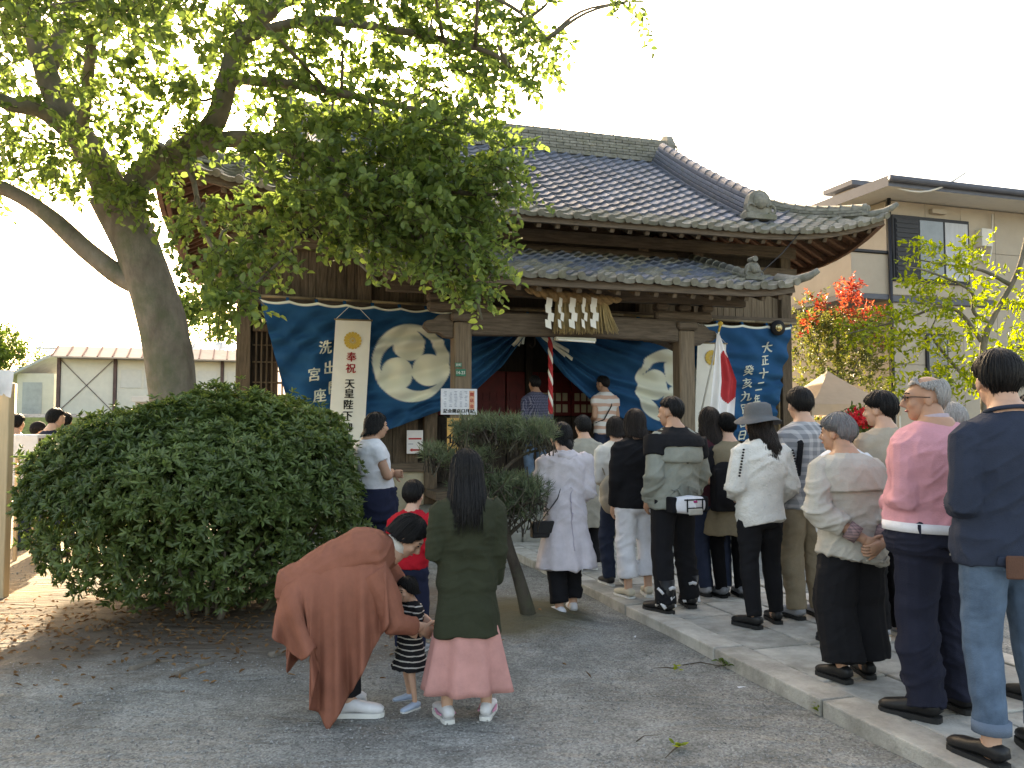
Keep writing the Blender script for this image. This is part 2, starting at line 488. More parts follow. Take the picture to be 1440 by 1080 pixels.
# --- tiles
def tile_geo(eave=False, W=.29, L=.29, th=.036):
    prof = [(-.145, .016), (-.115, .003), (-.07, -.007), (-.02, -.008), (.03, -.002), (.06, .016), (.085, .034), (.105, .038), (.13, .030), (.15, .014)]
    prof = [(x * W / .29, z) for x, z in prof]
    n = len(prof); V = []
    for y, dz in ((-.015, .042), (L, 0.0)):
        V += [(x, y, z + dz) for x, z in prof]
    lip = .062 if eave else th
    V += [(x, -.015, z + .042 - lip) for x, z in prof]
    F = []
    for i in range(n - 1):
        F.append((i, i + 1, n + i + 1, n + i)); F.append((2 * n + i, 2 * n + i + 1, i + 1, i))
    F.append((0, n, 2 * n)); F.append((n - 1, 3 * n - 1, 2 * n - 1))
    if eave:                                            # round end cap on the roll
        o = len(V); k = 10; cx, cz, r = .10, .042, .056
        for y in (-.045, .0):
            V += [(cx + r * math.cos(2 * math.pi * i / k), y, cz + r * math.sin(2 * math.pi * i / k)) for i in range(k)]
        F.append(tuple(range(o, o + k)))
        F += [(o + i, o + k + i, o + k + (i + 1) % k, o + (i + 1) % k) for i in range(k)]
    return V, F
T_MESH = {}
for e in (False, True):
    for mm, key in ((m_tile, 'a'), (m_tile_old, 'b')):
        V, F = tile_geo(e); T_MESH[e, key] = np_mesh('roof_tile', V, F, mm, False)
def tile_matrix(fn, x, d, y0, ex=.02):
    p = Vector((x, y0 + d, fn(x, d)))
    tx = Vector((1, 0, (fn(x + ex, d) - fn(x - ex, d)) / (2 * ex))).normalized()
    ty = Vector((0, 1, (fn(x, d + .05) - fn(x, d)) / .05)).normalized()
    n = tx.cross(ty).normalized(); ty = n.cross(tx)
    rj = random.uniform(-.006, .006)
    return Matrix(((tx.x, ty.x, n.x, p.x), (tx.y, ty.y, n.y, p.y + rj), (tx.z, ty.z, n.z, p.z + random.uniform(-.003, .003)), (0, 0, 0, 1)))
ROW, PIT = .222, .28
tiles = []
ncol = int(2 * EX / PIT)
for j in range(int(RYD / ROW)):
    d = j * ROW - .06
    for i in range(ncol):
        x = -EX + (i + .5) * 2 * EX / ncol
        w = EX - max(d, 0) if d < HD else EX - HD + .02
        if abs(x) > w: continue
        tiles.append((tile_matrix(zroof, x, d, EY), j == 0, 'b' if (j < 2 or abs(x) > 4.4 and j < 5) else 'a', x, d))
def lay(tiles, parent, limit, seen):
    camp = SHI @ cam.location
    front = sorted([t for t in tiles if seen(t)], key=lambda t: (t[0].translation - camp).length)[:limit]
    ids = {id(t) for t in front}
    for t in front:
        link('roof_tile', T_MESH[t[1], t[2]], parent, t[0])
    V, F, fm, n0 = [], [], [], 0
    for t in tiles:
        if id(t) in ids: continue
        me = T_MESH[t[1], t[2]]
        v = np.array([tuple(t[0] @ p.co) for p in me.vertices]); V.append(v)
        for p in me.polygons: F.append([n0 + i for i in p.vertices]); fm.append(0 if t[2] == 'a' else 1)
        n0 += len(v)
    if V: link('roof_tile', np_mesh('roof_tile', np.concatenate(V), F, (m_tile, m_tile_old), False, fm), parent, None, 'stuff')
lay(tiles, roof, 300, lambda t: t[3] > -1.1 or t[4] < .1)
# side skirts: coarse pantile relief, seen edge-on only
for sg in (-1, 1):
    def f(u, v, sg=sg):
        x, y, z = side_deck(0, sg)(u, v)
        return (x, y, z + .03 * math.sin(y * 2 * math.pi / .28) + .02 + (.03 if (v * 8) % 2 < 1 else 0))
    V, F = quadgrid(f, 160, 8, sg < 0)
    link('side_roof_tiles', np_mesh('side_roof_tiles', V, F, m_tile_old, True), roof, None, 'stuff')
V, F = quadgrid(lambda u, v: (front_deck(0, True)(u, v)[0], front_deck(0, True)(u, v)[1], front_deck(0, True)(u, v)[2] + .03 * math.sin(u * 2 * math.pi * 40) + .02), 160, 8, True)
link('back_roof_tiles', np_mesh('back_roof_tiles', V, F, m_tile_old, True), roof, None, 'stuff')
# gable ends
for sg in (-1, 1):
    mb = MB(); xg = sg * (EX - HD + .05)
    yr = EY + RYD
    mb.add([(xg, EY + HD, zroof(0, HD) - .1), (xg, 2 * yr - EY - HD, zroof(0, HD) - .1), (xg, yr, zroof(0, RYD))], [(0, 1, 2)])
    part(mb, 'gable_board', m_wood, roof, bev=0)
# --- ridge: courses of flat tiles under a row of round caps
def ridge_line(p0, p1, ncourse, hc, w0, w1, capr, m, segs, name, par, curve=None):
    p0, p1 = Vector(p0), Vector(p1)
    t = (p1 - p0); Lh = t.length; t.normalize()
    side = Vector((t.y, -t.x, 0)).normalized(); up = side.cross(t)
    if up.z < 0: up = -up
    P = lambda s, h: p0 + t * (s * Lh) + up * (h + (curve(s) if curve else 0))
    for c in range(ncourse):
        w = w0 + (w1 - w0) * c / max(1, ncourse - 1) + (.012 if c % 2 else 0)
        mb = MB()
        k = segs
        off = .5 / k if c % 2 else 0
        for i in range(k + (1 if off else 0)):
            a, b = max(0, i / k - off) + .0006, min(1, (i + 1) / k - off) - .0006
            if b <= a: continue
            mb.bar(P(a, (c + .5) * hc), P(b, (c + .5) * hc), w, hc * .86, up)
        part(mb, 'ridge_course', m, par, bev=.006)
    for i in range(segs):
        a, b = i / segs, (i + 1) / segs
        mb = MB(); h = ncourse * hc
        mb.tube([P(a, h), P(a, h), P(b - .08 / segs, h), P(b - .08 / segs, h), P(b, h)], [capr * .94, capr, capr * .97, capr * 1.12, capr * 1.12], 10)
        mb.build('ridge_cap', m, par, True)
    return P
yr = EY + RYD
zr = zroof(0, RYD)
HRX = 3.72
ridge_line((-HRX - .1, yr, zr - .04), (HRX + .1, yr, zr - .04), 7, .062, .34, .22, .075, m_tile_old, 26, 'main_ridge', roof)
ridge_line((-HRX + .3, yr, zr - .1), (HRX - .3, yr, zr - .1), 1, .08, .46, .46, .01, m_tile_old, 26, 'ridge_base', roof)
def oni(loc, s, yaw, par, crest=True, m=m_tile_old):
    """ridge-end ornament: footed block, round boss with curls"""
    mt = Matrix.Translation(loc) @ Matrix.Rotation(yaw, 4, 'Z') @ Matrix.Scale(s, 4)
    mb = MB()
    poly = [(-.26, 0), (.26, 0), (.30, .10), (.24, .16), (.25, .26), (.20, .42), (.12, .50), (0, .53), (-.12, .50), (-.20, .42), (-.25, .26), (-.24, .16), (-.30, .10)]
    mb.prism(poly, -.07, .09, mt)
    for sg in (-1, 1):
        mb.tube([mt @ Vector((sg * (.20 + .09 * math.cos(a)), -.10, .16 + .09 * math.sin(a))) for a in np.linspace(-2.2, 2.6, 10)], [.035 * s * (1 - .06 * i) for i in range(10)], 6)
    mb.ball(mt @ Vector((0, -.08, .32)), (.15 * s, .10 * s, .15 * s), 12, 8)
    if crest: mb.tube([mt @ Vector((0, -.16, .60)), mt @ Vector((0, .16, .60))], [.09 * s, .09 * s], 12)
    mb.box(mt @ Vector((0, -.01, .03)), (.62 * s, .24 * s, .10 * s), yaw)
    return part(mb, 'ridge_ornament', m, par, bev=.008 * s)
for sg in (-1, 1):
    oni((sg * (HRX + .16), yr, zr + .06), .95, sg * R(90), roof, False)
    # descending ridge on the front slope
    xk = sg * 3.55
    ya, yb = yr - .25, EY + .52
    Pk = ridge_line((xk, ya, zroof(xk, ya - EY) + .0), (xk, yb, zroof(xk, yb - EY) + .02), 5, .074, .32, .20, .085, m_tile, 15, 'descending_ridge', roof,
               lambda s: -.05 * math.sin(math.pi * s))
    oni((xk, yb - .10, zroof(xk, yb - EY) + .02), .92, 0, roof, False)
    # hip ridge to the corner
    q0 = Vector((sg * (EX - HD + .1), EY + HD - .1, zroof(0, HD) - .02)); q1 = Vector((sg * (EX - .25), EY + .25, zroof(EX - .25, .25) + .03))
    ridge_line(q0, q1, 3, .055, .22, .16, .065, m_tile_old, 12, 'hip_ridge', roof, lambda s: -.16 * math.sin(math.pi * s))
    oni(q1 + Vector((sg * .03, -.03, .01)), .42, sg * R(45), roof, False)
    # upturned corner tile
    mb = MB(); c0 = Vector((sg * (EX - .45), EY + .45, zroof(EX - .45, .45) + .03)); dr = Vector((sg, -1, 0)).normalized()
    mb.tube([c0, c0 + dr * .4 + Vector((0, 0, -.0)), c0 + dr * .62 + Vector((0, 0, .03)), c0 + dr * .74 + Vector((0, 0, .08)), c0 + dr * .84 + Vector((0, 0, .14))], [(.09, .06), (.10, .06), (.09, .055), (.075, .05), (.05, .035)], 10)
    part(mb, 'corner_tile', m_tile_old, roof, True, 0)
# --- eave boards and rafters
def eave_strip(name, pts, w, h, m, par):
    mb = MB()
    for a, b in zip(pts[:-1], pts[1:]): mb.bar(a, b, w, h)
    return part(mb, name, m, par, bev=0)
N = 24
fr = [(x, EY + .03, zroof(x, 0) - .085) for x in np.linspace(-EX + .03, EX - .03, N)]
eave_strip('eave_board', fr, .07, .10, m_woodx, roof)
for sg in (-1, 1):
    ss = [(sg * (EX - .03), yy, zroof((yy - yr) / RYD * EX, 0) - .085) for yy in np.linspace(EY + .03, 2 * yr - EY - .03, N)]
    eave_strip('eave_board', ss, .07, .10, m_raft, roof)
    eave_strip('eave_board', [(x - sg * .10, y, z - .075) for x, y, z in ss], .06, .07, m_raft, roof)
for x in np.arange(-5.45, 5.5, .295):
    mb = MB(); d0, d1 = .05, 2.0 if abs(x) < WX else max(.15, EX - abs(x))
    mb.bar((x, EY + d0, zroof(x, d0) - .185), (x, EY + d1, zroof(x, d1) - .15), .075, .085)
    part(mb, 'rafter', m_wood, roof)
for sg in (-1, 1):
    for y in np.arange(EY + .55, 2 * yr - EY - .5, .295):
        yc = (y - yr) / RYD * EX
        d1 = min(2.0, y - EY, 2 * yr - EY - y)
        mb = MB(); mb.bar((sg * (EX - .10), y, zroof(yc, .1) - .135), (sg * (EX - d1), y, zroof(yc, d1) - .135), .075, .085)
        part(mb, 'rafter', m_raft, roof)
    mb = MB(); mb.bar((sg * (EX - .15), EY + .15, zroof(EX, .1) - .17), (sg * (WX - .3), EY + EX - WX + .3 - .0, zroof(2, 1.5) - .19), .12, .14)
    part(mb, 'hip_rafter', m_raft, roof)
# --- walls and frame
def box_part(name, x0, x1, y0, y1, z0, z1, m, par=None, bev=.006):
    return part(MB().box(((x0 + x1) / 2, (y0 + y1) / 2, (z0 + z1) / 2), (x1 - x0, y1 - y0, z1 - z0)), name, m, par, bev=bev)
WT = 4.78
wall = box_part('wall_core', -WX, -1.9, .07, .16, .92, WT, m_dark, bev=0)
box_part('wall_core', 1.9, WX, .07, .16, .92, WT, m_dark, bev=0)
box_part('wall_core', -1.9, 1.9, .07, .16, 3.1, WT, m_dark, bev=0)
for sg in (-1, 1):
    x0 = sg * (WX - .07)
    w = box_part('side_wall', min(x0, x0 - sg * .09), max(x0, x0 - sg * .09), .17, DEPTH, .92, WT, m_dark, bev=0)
    y = .2
    while y < DEPTH - .05:
        b = random.uniform(.16, .22)
        part(MB().box((sg * (WX - .045), y + b / 2, 2.85), (.03, b - .006, 3.8)), 'plank', m_wood, w, bev=.003); y += b
    box_part('foundation_wall', min(x0, x0 - sg * .12), max(x0, x0 - sg * .12), .18, DEPTH, 0, .86, m_plaster)
    box_part('ground_sill', min(x0 + sg * .05, x0 - sg * .13), max(x0 + sg * .05, x0 - sg * .13), .13, DEPTH, .86, .98, m_wood)
    for yy in (2.0, 4.0, 6.0): box_part('post', sg * WX - .09, sg * WX + .09, yy - .09, yy + .09, 0, WT, m_wood)
box_part('back_wall', -WX, WX, DEPTH - .05, DEPTH + .05, 0, WT, m_dark)
# planked front walls: upper boards above the curtain, lower boards below it
def planks(x0, x1, z0, z1, y, m, par, wmin=.11, wmax=.17):
    x = x0
    while x < x1 - .03:
        b = min(random.uniform(wmin, wmax), x1 - x)
        part(MB().box((x + b / 2, y - random.uniform(0, .006), (z0 + z1) / 2), (b - .007, .026, z1 - z0)), 'plank', m, par, bev=.003); x += b
for x0, x1 in ((-4.5, -2.95), (-2.75, -1.9), (1.9, 2.75), (2.95, 4.5)):
    planks(x0, x1, 3.46, 4.2, .05, m_post if x0 > 0 else m_wood, wall)
planks(-3.55, -2.0, .98, 2.9, .05, m_wood, wall, .16, .24)
planks(2.0, 4.5, .98, 3.4, .05, m_wood, wall, .16, .24)
for x in (-4.6, -2.85, -1.82, 1.82, 2.85, 4.6):
    box_part('post', x - .10, x + .10, -.08, .10, 0.02, WT, m_wood)
for z0, z1, yy in ((3.36, 3.47, -.10), (4.2, 4.36, -.12), (4.55, 4.75, -.11)):
    box_part('tie_beam', -WX - .2, WX + .2, yy, .085, z0, z1, m_woodx)
box_part('ground_sill', -WX, -1.7, -.1, .1, .86, .99, m_woodx)
box_part('ground_sill', 1.7, WX, -.1, .1, .86, .99, m_woodx)
box_part('foundation_wall', -WX + .02, -1.72, -.02, .12, 0, .86, m_plaster)
box_part('foundation_wall', 1.72, WX - .02, -.02, .12, 0, .86, m_plaster)
box_part('foundation_stone', -WX - .1, -1.6, -.14, .2, -.02, .10, m_stonew)
box_part('foundation_stone', 1.6, WX + .1, -.14, .2, -.02, .10, m_stonew)
# lattice window at the left end; pale panes glow in place of daylight through the far side
win = box_part('lattice_window', -4.47, -3.6, .035, .065, 1.45, 1.55, m_wood)
box_part('window_frame', -4.47, -3.6, -.06, .06, 2.95, 3.05, m_wood, win)
box_part('window_frame', -4.47, -3.6, -.06, .06, 1.52, 1.60, m_wood, win)
for x in np.arange(-4.42, -3.6, .075): box_part('lattice_bar', x - .012, x + .012, -.03, 0, 1.6, 2.95, m_wood, win, 0)
for z in (1.9, 2.2, 2.5, 2.75): box_part('lattice_bar', -4.47, -3.6, -.012, .01, z - .01, z + .01, m_wood, win, 0)
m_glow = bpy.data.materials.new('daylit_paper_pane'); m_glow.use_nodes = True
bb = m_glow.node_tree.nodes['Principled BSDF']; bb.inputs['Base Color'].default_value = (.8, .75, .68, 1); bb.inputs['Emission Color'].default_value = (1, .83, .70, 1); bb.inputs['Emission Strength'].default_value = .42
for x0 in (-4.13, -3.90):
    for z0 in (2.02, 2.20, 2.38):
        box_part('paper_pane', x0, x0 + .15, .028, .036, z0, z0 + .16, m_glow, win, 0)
    box_part('paper_pane', x0, x0 + .15, .028, .036, 2.56, 2.66, m_red, win, 0)
# recessed entrance: dark doors, red panels with pale lattice
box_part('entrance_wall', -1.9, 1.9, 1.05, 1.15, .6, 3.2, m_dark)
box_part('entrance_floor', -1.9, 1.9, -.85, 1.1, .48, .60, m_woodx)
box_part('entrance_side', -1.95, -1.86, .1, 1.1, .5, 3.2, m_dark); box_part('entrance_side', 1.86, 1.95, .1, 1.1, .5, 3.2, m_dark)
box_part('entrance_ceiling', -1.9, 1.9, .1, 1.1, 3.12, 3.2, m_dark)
for x in (-1.2, -.6, 0, .6, 1.2):
    d = box_part('door', x - .29, x + .29, .96, 1.02, .62, 1.72, m_dark)
    box_part('door_panel', x - .24, x + .24, .94, .96, .72, 1.6, m_dark, d)
    p = box_part('red_panel', x - .29, x + .29, .97, 1.03, 1.74, 2.5, m_red)
    for k in range(4):
        for q in range(2):
            box_part('paper_pane', x - .24 + k * .125, x - .15 + k * .125, .955, .968, 1.80 + q * .2, 1.94 + q * .2, m_plaster if x > .2 else m_red, p, 0)
for x in (-.9, .1): box_part('entrance_post', x - .06, x + .06, .9, 1.02, .6, 3.1, m_dark)
# steps and stone platform
m_step = M('step_stone', (.25, .24, .21), rough=.9, var=.25, scale=4, bump=.5, bscale=50, rand=.1, stain=(.15, .15, .13), stain_scale=3)
box_part('foundation_stone', -2.15, 2.35, -1.98, -.1, 0, .36, m_step, bev=.015)
for x0, x1 in ((-2.25, -1.1), (-1.1, .2), (.2, 1.4), (1.4, 2.45)):
    box_part('stone_step', x0 + .006, x1 - .006, -2.46, -1.99, 0, .19, m_step, bev=.015)
# --- porch: posts, beams, roof
PXP, PYP = 1.715, -1.6
for sg in (-1, 1):
    box_part('porch_post', sg * PXP - .125, sg * PXP + .125, PYP - .125, PYP + .125, .40, 2.98, m_post, bev=.02)
    part(MB().box((sg * PXP, PYP, .395), (.44, .44, .12)), 'post_base', m_stonew, bev=.04)
    part(MB().box((sg * PXP, PYP, 3.05), (.34, .34, .12)), 'bearing_block', m_woodx, bev=.03)
    part(MB().box((sg * PXP, PYP, 3.20), (.95, .14, .15)), 'bracket_arm', m_woodx, bev=.04)
    for k in (-.38, 0, .38): part(MB().box((sg * PXP + k, PYP, 3.33), (.19, .19, .10)), 'bearing_block', m_woodx, bev=.025)
    mb = MB()                                           # curved tie from post to wall, carved nose forward
    pts = [(sg * PXP, PYP + .1 + t * 1.5, 2.75 + .35 * math.sin(t * 1.5)) for t in np.linspace(0, 1, 8)]
    mb.tube(pts, [(.09, .13)] * 8, 8, sq=4); part(mb, 'tie_beam', m_woodx, bev=0, smooth=False)
    mb = MB()                                           # carved beam nose outside the post
    poly = [(0, -.17), (.12, -.16), (.22, -.10), (.33, -.10), (.42, -.02), (.38, .06), (.28, .08), (.20, .15), (0, .17)]
    mb.prism([(sg * (PXP + .12 + a), 2.93 + b) for a, b in poly][::sg], PYP - .08, PYP + .08); part(mb, 'beam_nose', m_woodx, bev=.012)
mb = MB()                                               # rainbow beam between the posts
prof = [(x, 2.80 + .035 * math.cos(x / PXP * 1.4)) for x in np.linspace(-PXP + .12, PXP - .12, 13)]
mb.prism(prof + [(x, 3.12 + .03 * math.cos(x / PXP * 1.4)) for x in np.linspace(PXP - .12, -PXP + .12, 13)], PYP - .10, PYP + .10)
part(mb, 'porch_beam', m_woodx, bev=.02)
box_part('porch_purlin', -2.75, 2.75, PYP - .08, PYP + .08, 3.38, 3.54, m_woodx)
QX, QY, QD = 3.06, -2.5, 2.42
def zp(x, d):
    return 3.53 + .33 * d + .012 * d * d + .10 * max(0, (abs(x) - 1.9) / 1.16) ** 3 * math.exp(-max(d, 0) / .8)
mb = MB()
for off, fl in ((.03, False), (.065, True)):
    mb.add(*quadgrid(lambda u, v, o=off: ((2 * u - 1) * (QX - .04), QY + v * QD, zp((2 * u - 1) * QX, v * QD) - o), 24, 8, fl))
porch = part(mb, 'porch_roof', m_raft, bev=0)
pt = []
nc = 22
for j in range(11):
    d = j * ROW - .05
    for i in range(nc):
        x = -QX + (i + .5) * 2 * QX / nc
        pt.append((tile_matrix(zp, x, d, QY), j == 0, 'b' if j < 1 or random.random() < .35 else 'a', x, d))
lay(pt, porch, 250, lambda t: True)
fr = [(x, QY + .04, zp(x, 0) - .08) for x in np.linspace(-QX + .02, QX - .02, 18)]
eave_strip('eave_board', fr, .07, .10, m_woodx, porch)
for x in np.arange(-2.85, 2.9, .285):
    part(MB().bar((x, QY + .07, zp(x, .07) - .175), (x, QY + QD, zp(x, QD) - .125), .075, .085), 'rafter', m_wood, porch)
for sg in (-1, 1):
    part(MB().bar((sg * (QX - .03), QY + .06, zp(QX, 0) - .10), (sg * (QX - .03), QY + QD, zp(QX, QD) - .10), .05, .16), 'barge_board', m_woodx, porch)
    xk = sg * 2.60
    ridge_line((xk, -.28, zp(xk, 2.2) + .03), (xk, -2.05, zp(xk, .45) + .05), 1, .05, .16, .16, .07, m_tile_old, 9, 'porch_ridge', porch)
    o = oni((xk, -2.10, zp(xk, .42) + .04), .50, 0, porch, True)
    mb = MB()
    mb.tube([(sg * (QX - .1), QY + .35, zp(QX, .35) + .05), (sg * (QX + .02), QY + .06, zp(QX, 0) + .05), (sg * (QX + .14), QY - .12, zp(QX, 0) + .09), (sg * (QX + .22), QY - .22, zp(QX, 0) + .16)], [(.09, .05), (.09, .055), (.075, .05), (.05, .04)], 8)
    part(mb, 'corner_tile', m_tile_old, porch, True, 0)
mb = MB(); mb.tube([(-2.95, -.12, 4.43), (2.4, -.12, 4.43)], [(.10, .05), (.10, .05)], 8); part(mb, 'flashing', m_woodx, porch, bev=0)
# ================================================================ cloths and signs on the shrine
def in_shrine(o):
    o.matrix_world = SHM
    return o
m_rope = M('hemp_rope', (.30, .20, .10), rough=.9, var=.35, scale=20, bump=.6, bscale=80)
m_straw = M('rice_straw', (.34, .25, .12), rough=.9, var=.45, scale=14, bump=.4, bscale=90, stretch=(8, 8, .6))
m_white = M('white_paper', (.74, .72, .66), rough=.8, var=.05, scale=4, bump=.05)
m_bamboo = M('bamboo_pole', (.22, .17, .10), rough=.6, var=.3, scale=6, bump=.2)
m_black = M('black_ink', (.012, .012, .014), rough=.7, var=.1, bump=0)
m_redink = M('red_ink', (.42, .03, .035), rough=.7, var=.1, bump=0)
m_gold = M('gold_paint', (.55, .36, .06), rough=.45, var=.15, bump=.1)
m_cream = M('undyed_cotton', (.66, .67, .58), rough=.9, var=.1, scale=5, bump=.25, bscale=150)
m_flag = M('flag_cotton', (.76, .74, .74), rough=.85, var=.05, bump=.15, bscale=120)

def curtain_material(name):
    m, nt, b, n, l = nodes_of(name)
    at = n.new('ShaderNodeAttribute'); at.attribute_name = 'print'
    tc = n.new('ShaderNodeTexCoord'); t = n.new('ShaderNodeTexNoise'); t.inputs['Scale'].default_value = 2.5; t.inputs['Detail'].default_value = 6
    l.new(tc.outputs['Object'], t.inputs['Vector'])
    rp = n.new('ShaderNodeValToRGB'); rp.color_ramp.elements[0].position, rp.color_ramp.elements[1].position = .3, .75
    rp.color_ramp.elements[0].color = (.010, .060, .145, 1); rp.color_ramp.elements[1].color = (.016, .095, .215, 1)
    l.new(t.outputs['Fac'], rp.inputs['Fac'])
    mx = n.new('ShaderNodeMix'); mx.data_type = 'RGBA'; l.new(at.outputs['Fac'], mx.inputs['Factor']); l.new(rp.outputs['Color'], mx.inputs['A'])
    mx.inputs['B'].default_value = (.72, .73, .62, 1)
    l.new(mx.outputs['Result'], b.inputs['Base Color']); b.inputs['Roughness'].default_value = .9; b.inputs['Specular IOR Level'].default_value = .15
    wv = n.new('ShaderNodeTexNoise'); wv.inputs['Scale'].default_value = 160; l.new(tc.outputs['Object'], wv.inputs['Vector'])
    bp = n.new('ShaderNodeBump'); bp.inputs['Strength'].default_value = .2; bp.inputs['Distance'].default_value = .004; l.new(wv.outputs['Fac'], bp.inputs['Height']); l.new(bp.outputs[0], b.inputs['Normal'])
    return m
m_curtain = curtain_material('indigo_curtain')

def tomoe(x, z, R0):
    """three-comma crest: 1 inside the pale shapes"""
    rho = np.hypot(x, z) / R0; phi = np.arctan2(z, x)
    out = np.zeros_like(x)
    e = .02
    for k in range(3):
        th = k * 2 * math.pi / 3 + 1.9
        hx, hz = .46 * math.cos(th) * R0, .46 * math.sin(th) * R0
        hd = np.hypot(x - hx, z - hz) / R0
        out = np.maximum(out, np.clip((.415 - hd) / e, 0, 1))
        a = (phi - th) % (2 * math.pi)
        a = np.where(a > 2 * math.pi - .55, a - 2 * math.pi, a)
        lim = R(150)
        inner = .42 + .52 * np.clip((a + .3) / (lim + .3), 0, 1) ** .8
        tail = np.clip((rho - inner) / e, 0, 1) * np.clip((1.0 - rho) / e, 0, 1) * np.clip((lim - a) / .05, 0, 1) * np.clip((a + .35) / .05, 0, 1)
        out = np.maximum(out, tail)
    return out

def interp_poly(P, u):
    P = np.array(P, float)
    d = np.r_[0, np.cumsum(np.hypot(*np.diff(P, axis=0).T))]; d /= d[-1]
    return np.stack([np.interp(u, d, P[:, 0]), np.interp(u, d, P[:, 1])], -1)
YC = -.19
class Curtain:
    def __init__(s, top, bot, fold, nu=200, nv=130):
        s.nu, s.nv = nu, nv
        T = [onwall(*p, YC) for p in top]; B = [onwall(*p, YC) for p in bot]
        u = np.linspace(0, 1, nu); s.T = interp_poly(T, u); s.B = interp_poly(B, u)
        v = np.linspace(0, 1, nv)
        s.U, s.Vv = np.meshgrid(u, v)
        s.XZ = s.T[None] * (1 - s.Vv[..., None]) + s.B[None] * s.Vv[..., None]
        # scalloped top edge between the loops
        s.XZ[..., 1] -= (np.abs(np.sin(u * math.pi * 10))[None] * .035) * (1 - s.Vv) ** 8
        s.Y = YC + fold(s.U, s.Vv)
        s.uu, s.vv = u, v
    def at(s, x, z):
        """depth of the cloth's face at the flat position (x, z): nearest grid point"""
        d = (s.XZ[..., 0] - x) ** 2 + (s.XZ[..., 1] - z) ** 2
        i = np.unravel_index(np.argmin(d), d.shape)
        return s.Y[i]
    def mesh(s, name, crest):
        V = np.stack([s.XZ[..., 0], s.Y, s.XZ[..., 1]], -1).reshape(-1, 3)
        i = np.arange(s.nu * s.nv).reshape(s.nv, s.nu)
        F = np.stack([i[:-1, :-1], i[1:, :-1], i[1:, 1:], i[:-1, 1:]], -1).reshape(-1, 4)
        me = np_mesh(name, V, F, m_curtain, True)
        pr = np.zeros(len(V))
        for cx, cz, r, rot, sq in crest:
            x, z = (V[:, 0] - cx) / sq, V[:, 2] - cz
            c, q = math.cos(rot), math.sin(rot)
            pr = np.maximum(pr, tomoe(x * c - z * q, x * q + z * c, r))
        # pale selvedge along the top
        pr = np.maximum(pr, (s.Vv.ravel() < .022) * 1.0)
        a = me.attributes.new('print', 'FLOAT', 'POINT'); a.data.foreach_set('value', pr.astype(np.float32))
        return me
def letters(cur, txt, px0, py0, px1, py1, size, par, m, lean=0.0):
    """a column of brush letters printed on the cloth"""
    a, b = onwall(px0, py0, YC), onwall(px1, py1, YC)
    for k, ch in enumerate(txt):
        t = k / max(1, len(txt) - 1)
        cx, cz = a[0] + (b[0] - a[0]) * t, a[1] + (b[1] - a[1]) * t
        V, F = text_geo(ch, size, .006, 3)
        if not len(V): continue
        W = []
        for x, z in V:
            X, Zz = cx + x * .95 + z * lean, cz + z * 1.05 + x * .12
            W.append((X, cur.at(X, Zz) - .014, Zz))
        link('letter', np_mesh('letter', W, F, m), par)
def foldL(U, V):
    w = vnoise(np.stack([U.ravel() * 4, V.ravel() * 5, U.ravel() * 0 + 1], 1)).reshape(U.shape)
    sw = np.sin(2 * math.pi * (7.5 * V * (1 - .25 * U) + 1.6 * U + .55 * w)) * .060 * (.3 + U) * np.clip(V * 4, 0, 1)
    dg = np.sin(2 * math.pi * (9 * U + 3.8 * V + .8 * w)) * .055 * (1 - U) ** 1.2 * np.clip(V * 5, .25, 1)
    return -(.09 + sw + dg + .10 * V * U - .02)
cl = Curtain([(365, 421), (480, 428), (600, 436), (742, 445)], [(412, 596), (432, 612), (475, 618), (545, 604), (617, 578), (665, 550), (700, 517), (737, 470)], foldL)
crL = onwall(577, 511, YC)
o = in_shrine(link('shrine_curtain', cl.mesh('shrine_curtain', [(crL[0], crL[1], .60, .2, 1.0)])))
tag(o, 'deep blue shrine curtain with pale three-comma crest, gathered up beside the pine', 'curtain', 'blue curtains drawn across the hall')
letters(cl, '洗出閤', 457, 489, 470, 545, .20, o, m_cream)
letters(cl, '宮座中', 441, 527, 457, 585, .20, o, m_cream)
def foldR(U, V):
    w = vnoise(np.stack([U.ravel() * 4 + 9, V.ravel() * 5, U.ravel() * 0 + 3], 1)).reshape(U.shape)
    sw = np.sin(2 * math.pi * (7.5 * V * (.75 + .25 * U) - 1.6 * U + .55 * w)) * .060 * (1.3 - U) * np.clip(V * 4, 0, 1)
    dg = np.sin(2 * math.pi * (7 * U - 2 * V + .8 * w)) * .045 * U * np.clip(V * 5, .25, 1)
    return -(.09 + sw + dg + .08 * V * (1 - U) - .02)
cr = Curtain([(742, 445), (880, 450), (1000, 455), (1110, 460)], [(747, 470), (790, 530), (835, 572), (905, 605), (1000, 618), (1082, 622)], foldR)
crR = onwall(938, 543, YC)
o2 = in_shrine(link('shrine_curtain', cr.mesh('shrine_curtain', [(crR[0], crR[1], .62, .9, 1.0)])))
tag(o2, 'deep blue shrine curtain with brush lettering behind the national flag', 'curtain', 'blue curtains drawn across the hall')
letters(cr, '大正十二年', 1076, 489, 1060, 562, .185, o2, m_cream)
letters(cr, '癸亥九月吉日', 1049, 521, 1038, 612, .175, o2, m_cream)
for c, o_ in ((cl, o), (cr, o2)):                     # cloth loops round the pole
    for k in range(11):
        u = min(int(k / 10 * (c.nu - 1)), c.nu - 1); x, z = c.T[u]
        mb = MB(); mb.tube([(x, YC - .055, z - .03), (x, YC - .05, z + .035), (x, YC - .0, z + .065), (x, YC + .03, z + .03)], [(.022, .004)] * 4, 6, right=(1, 0, 0)); mb.build('loop', m_curtain, o_)
pole = MB(); a, b = onwall(362, 419, YC), onwall(1118, 458, YC)
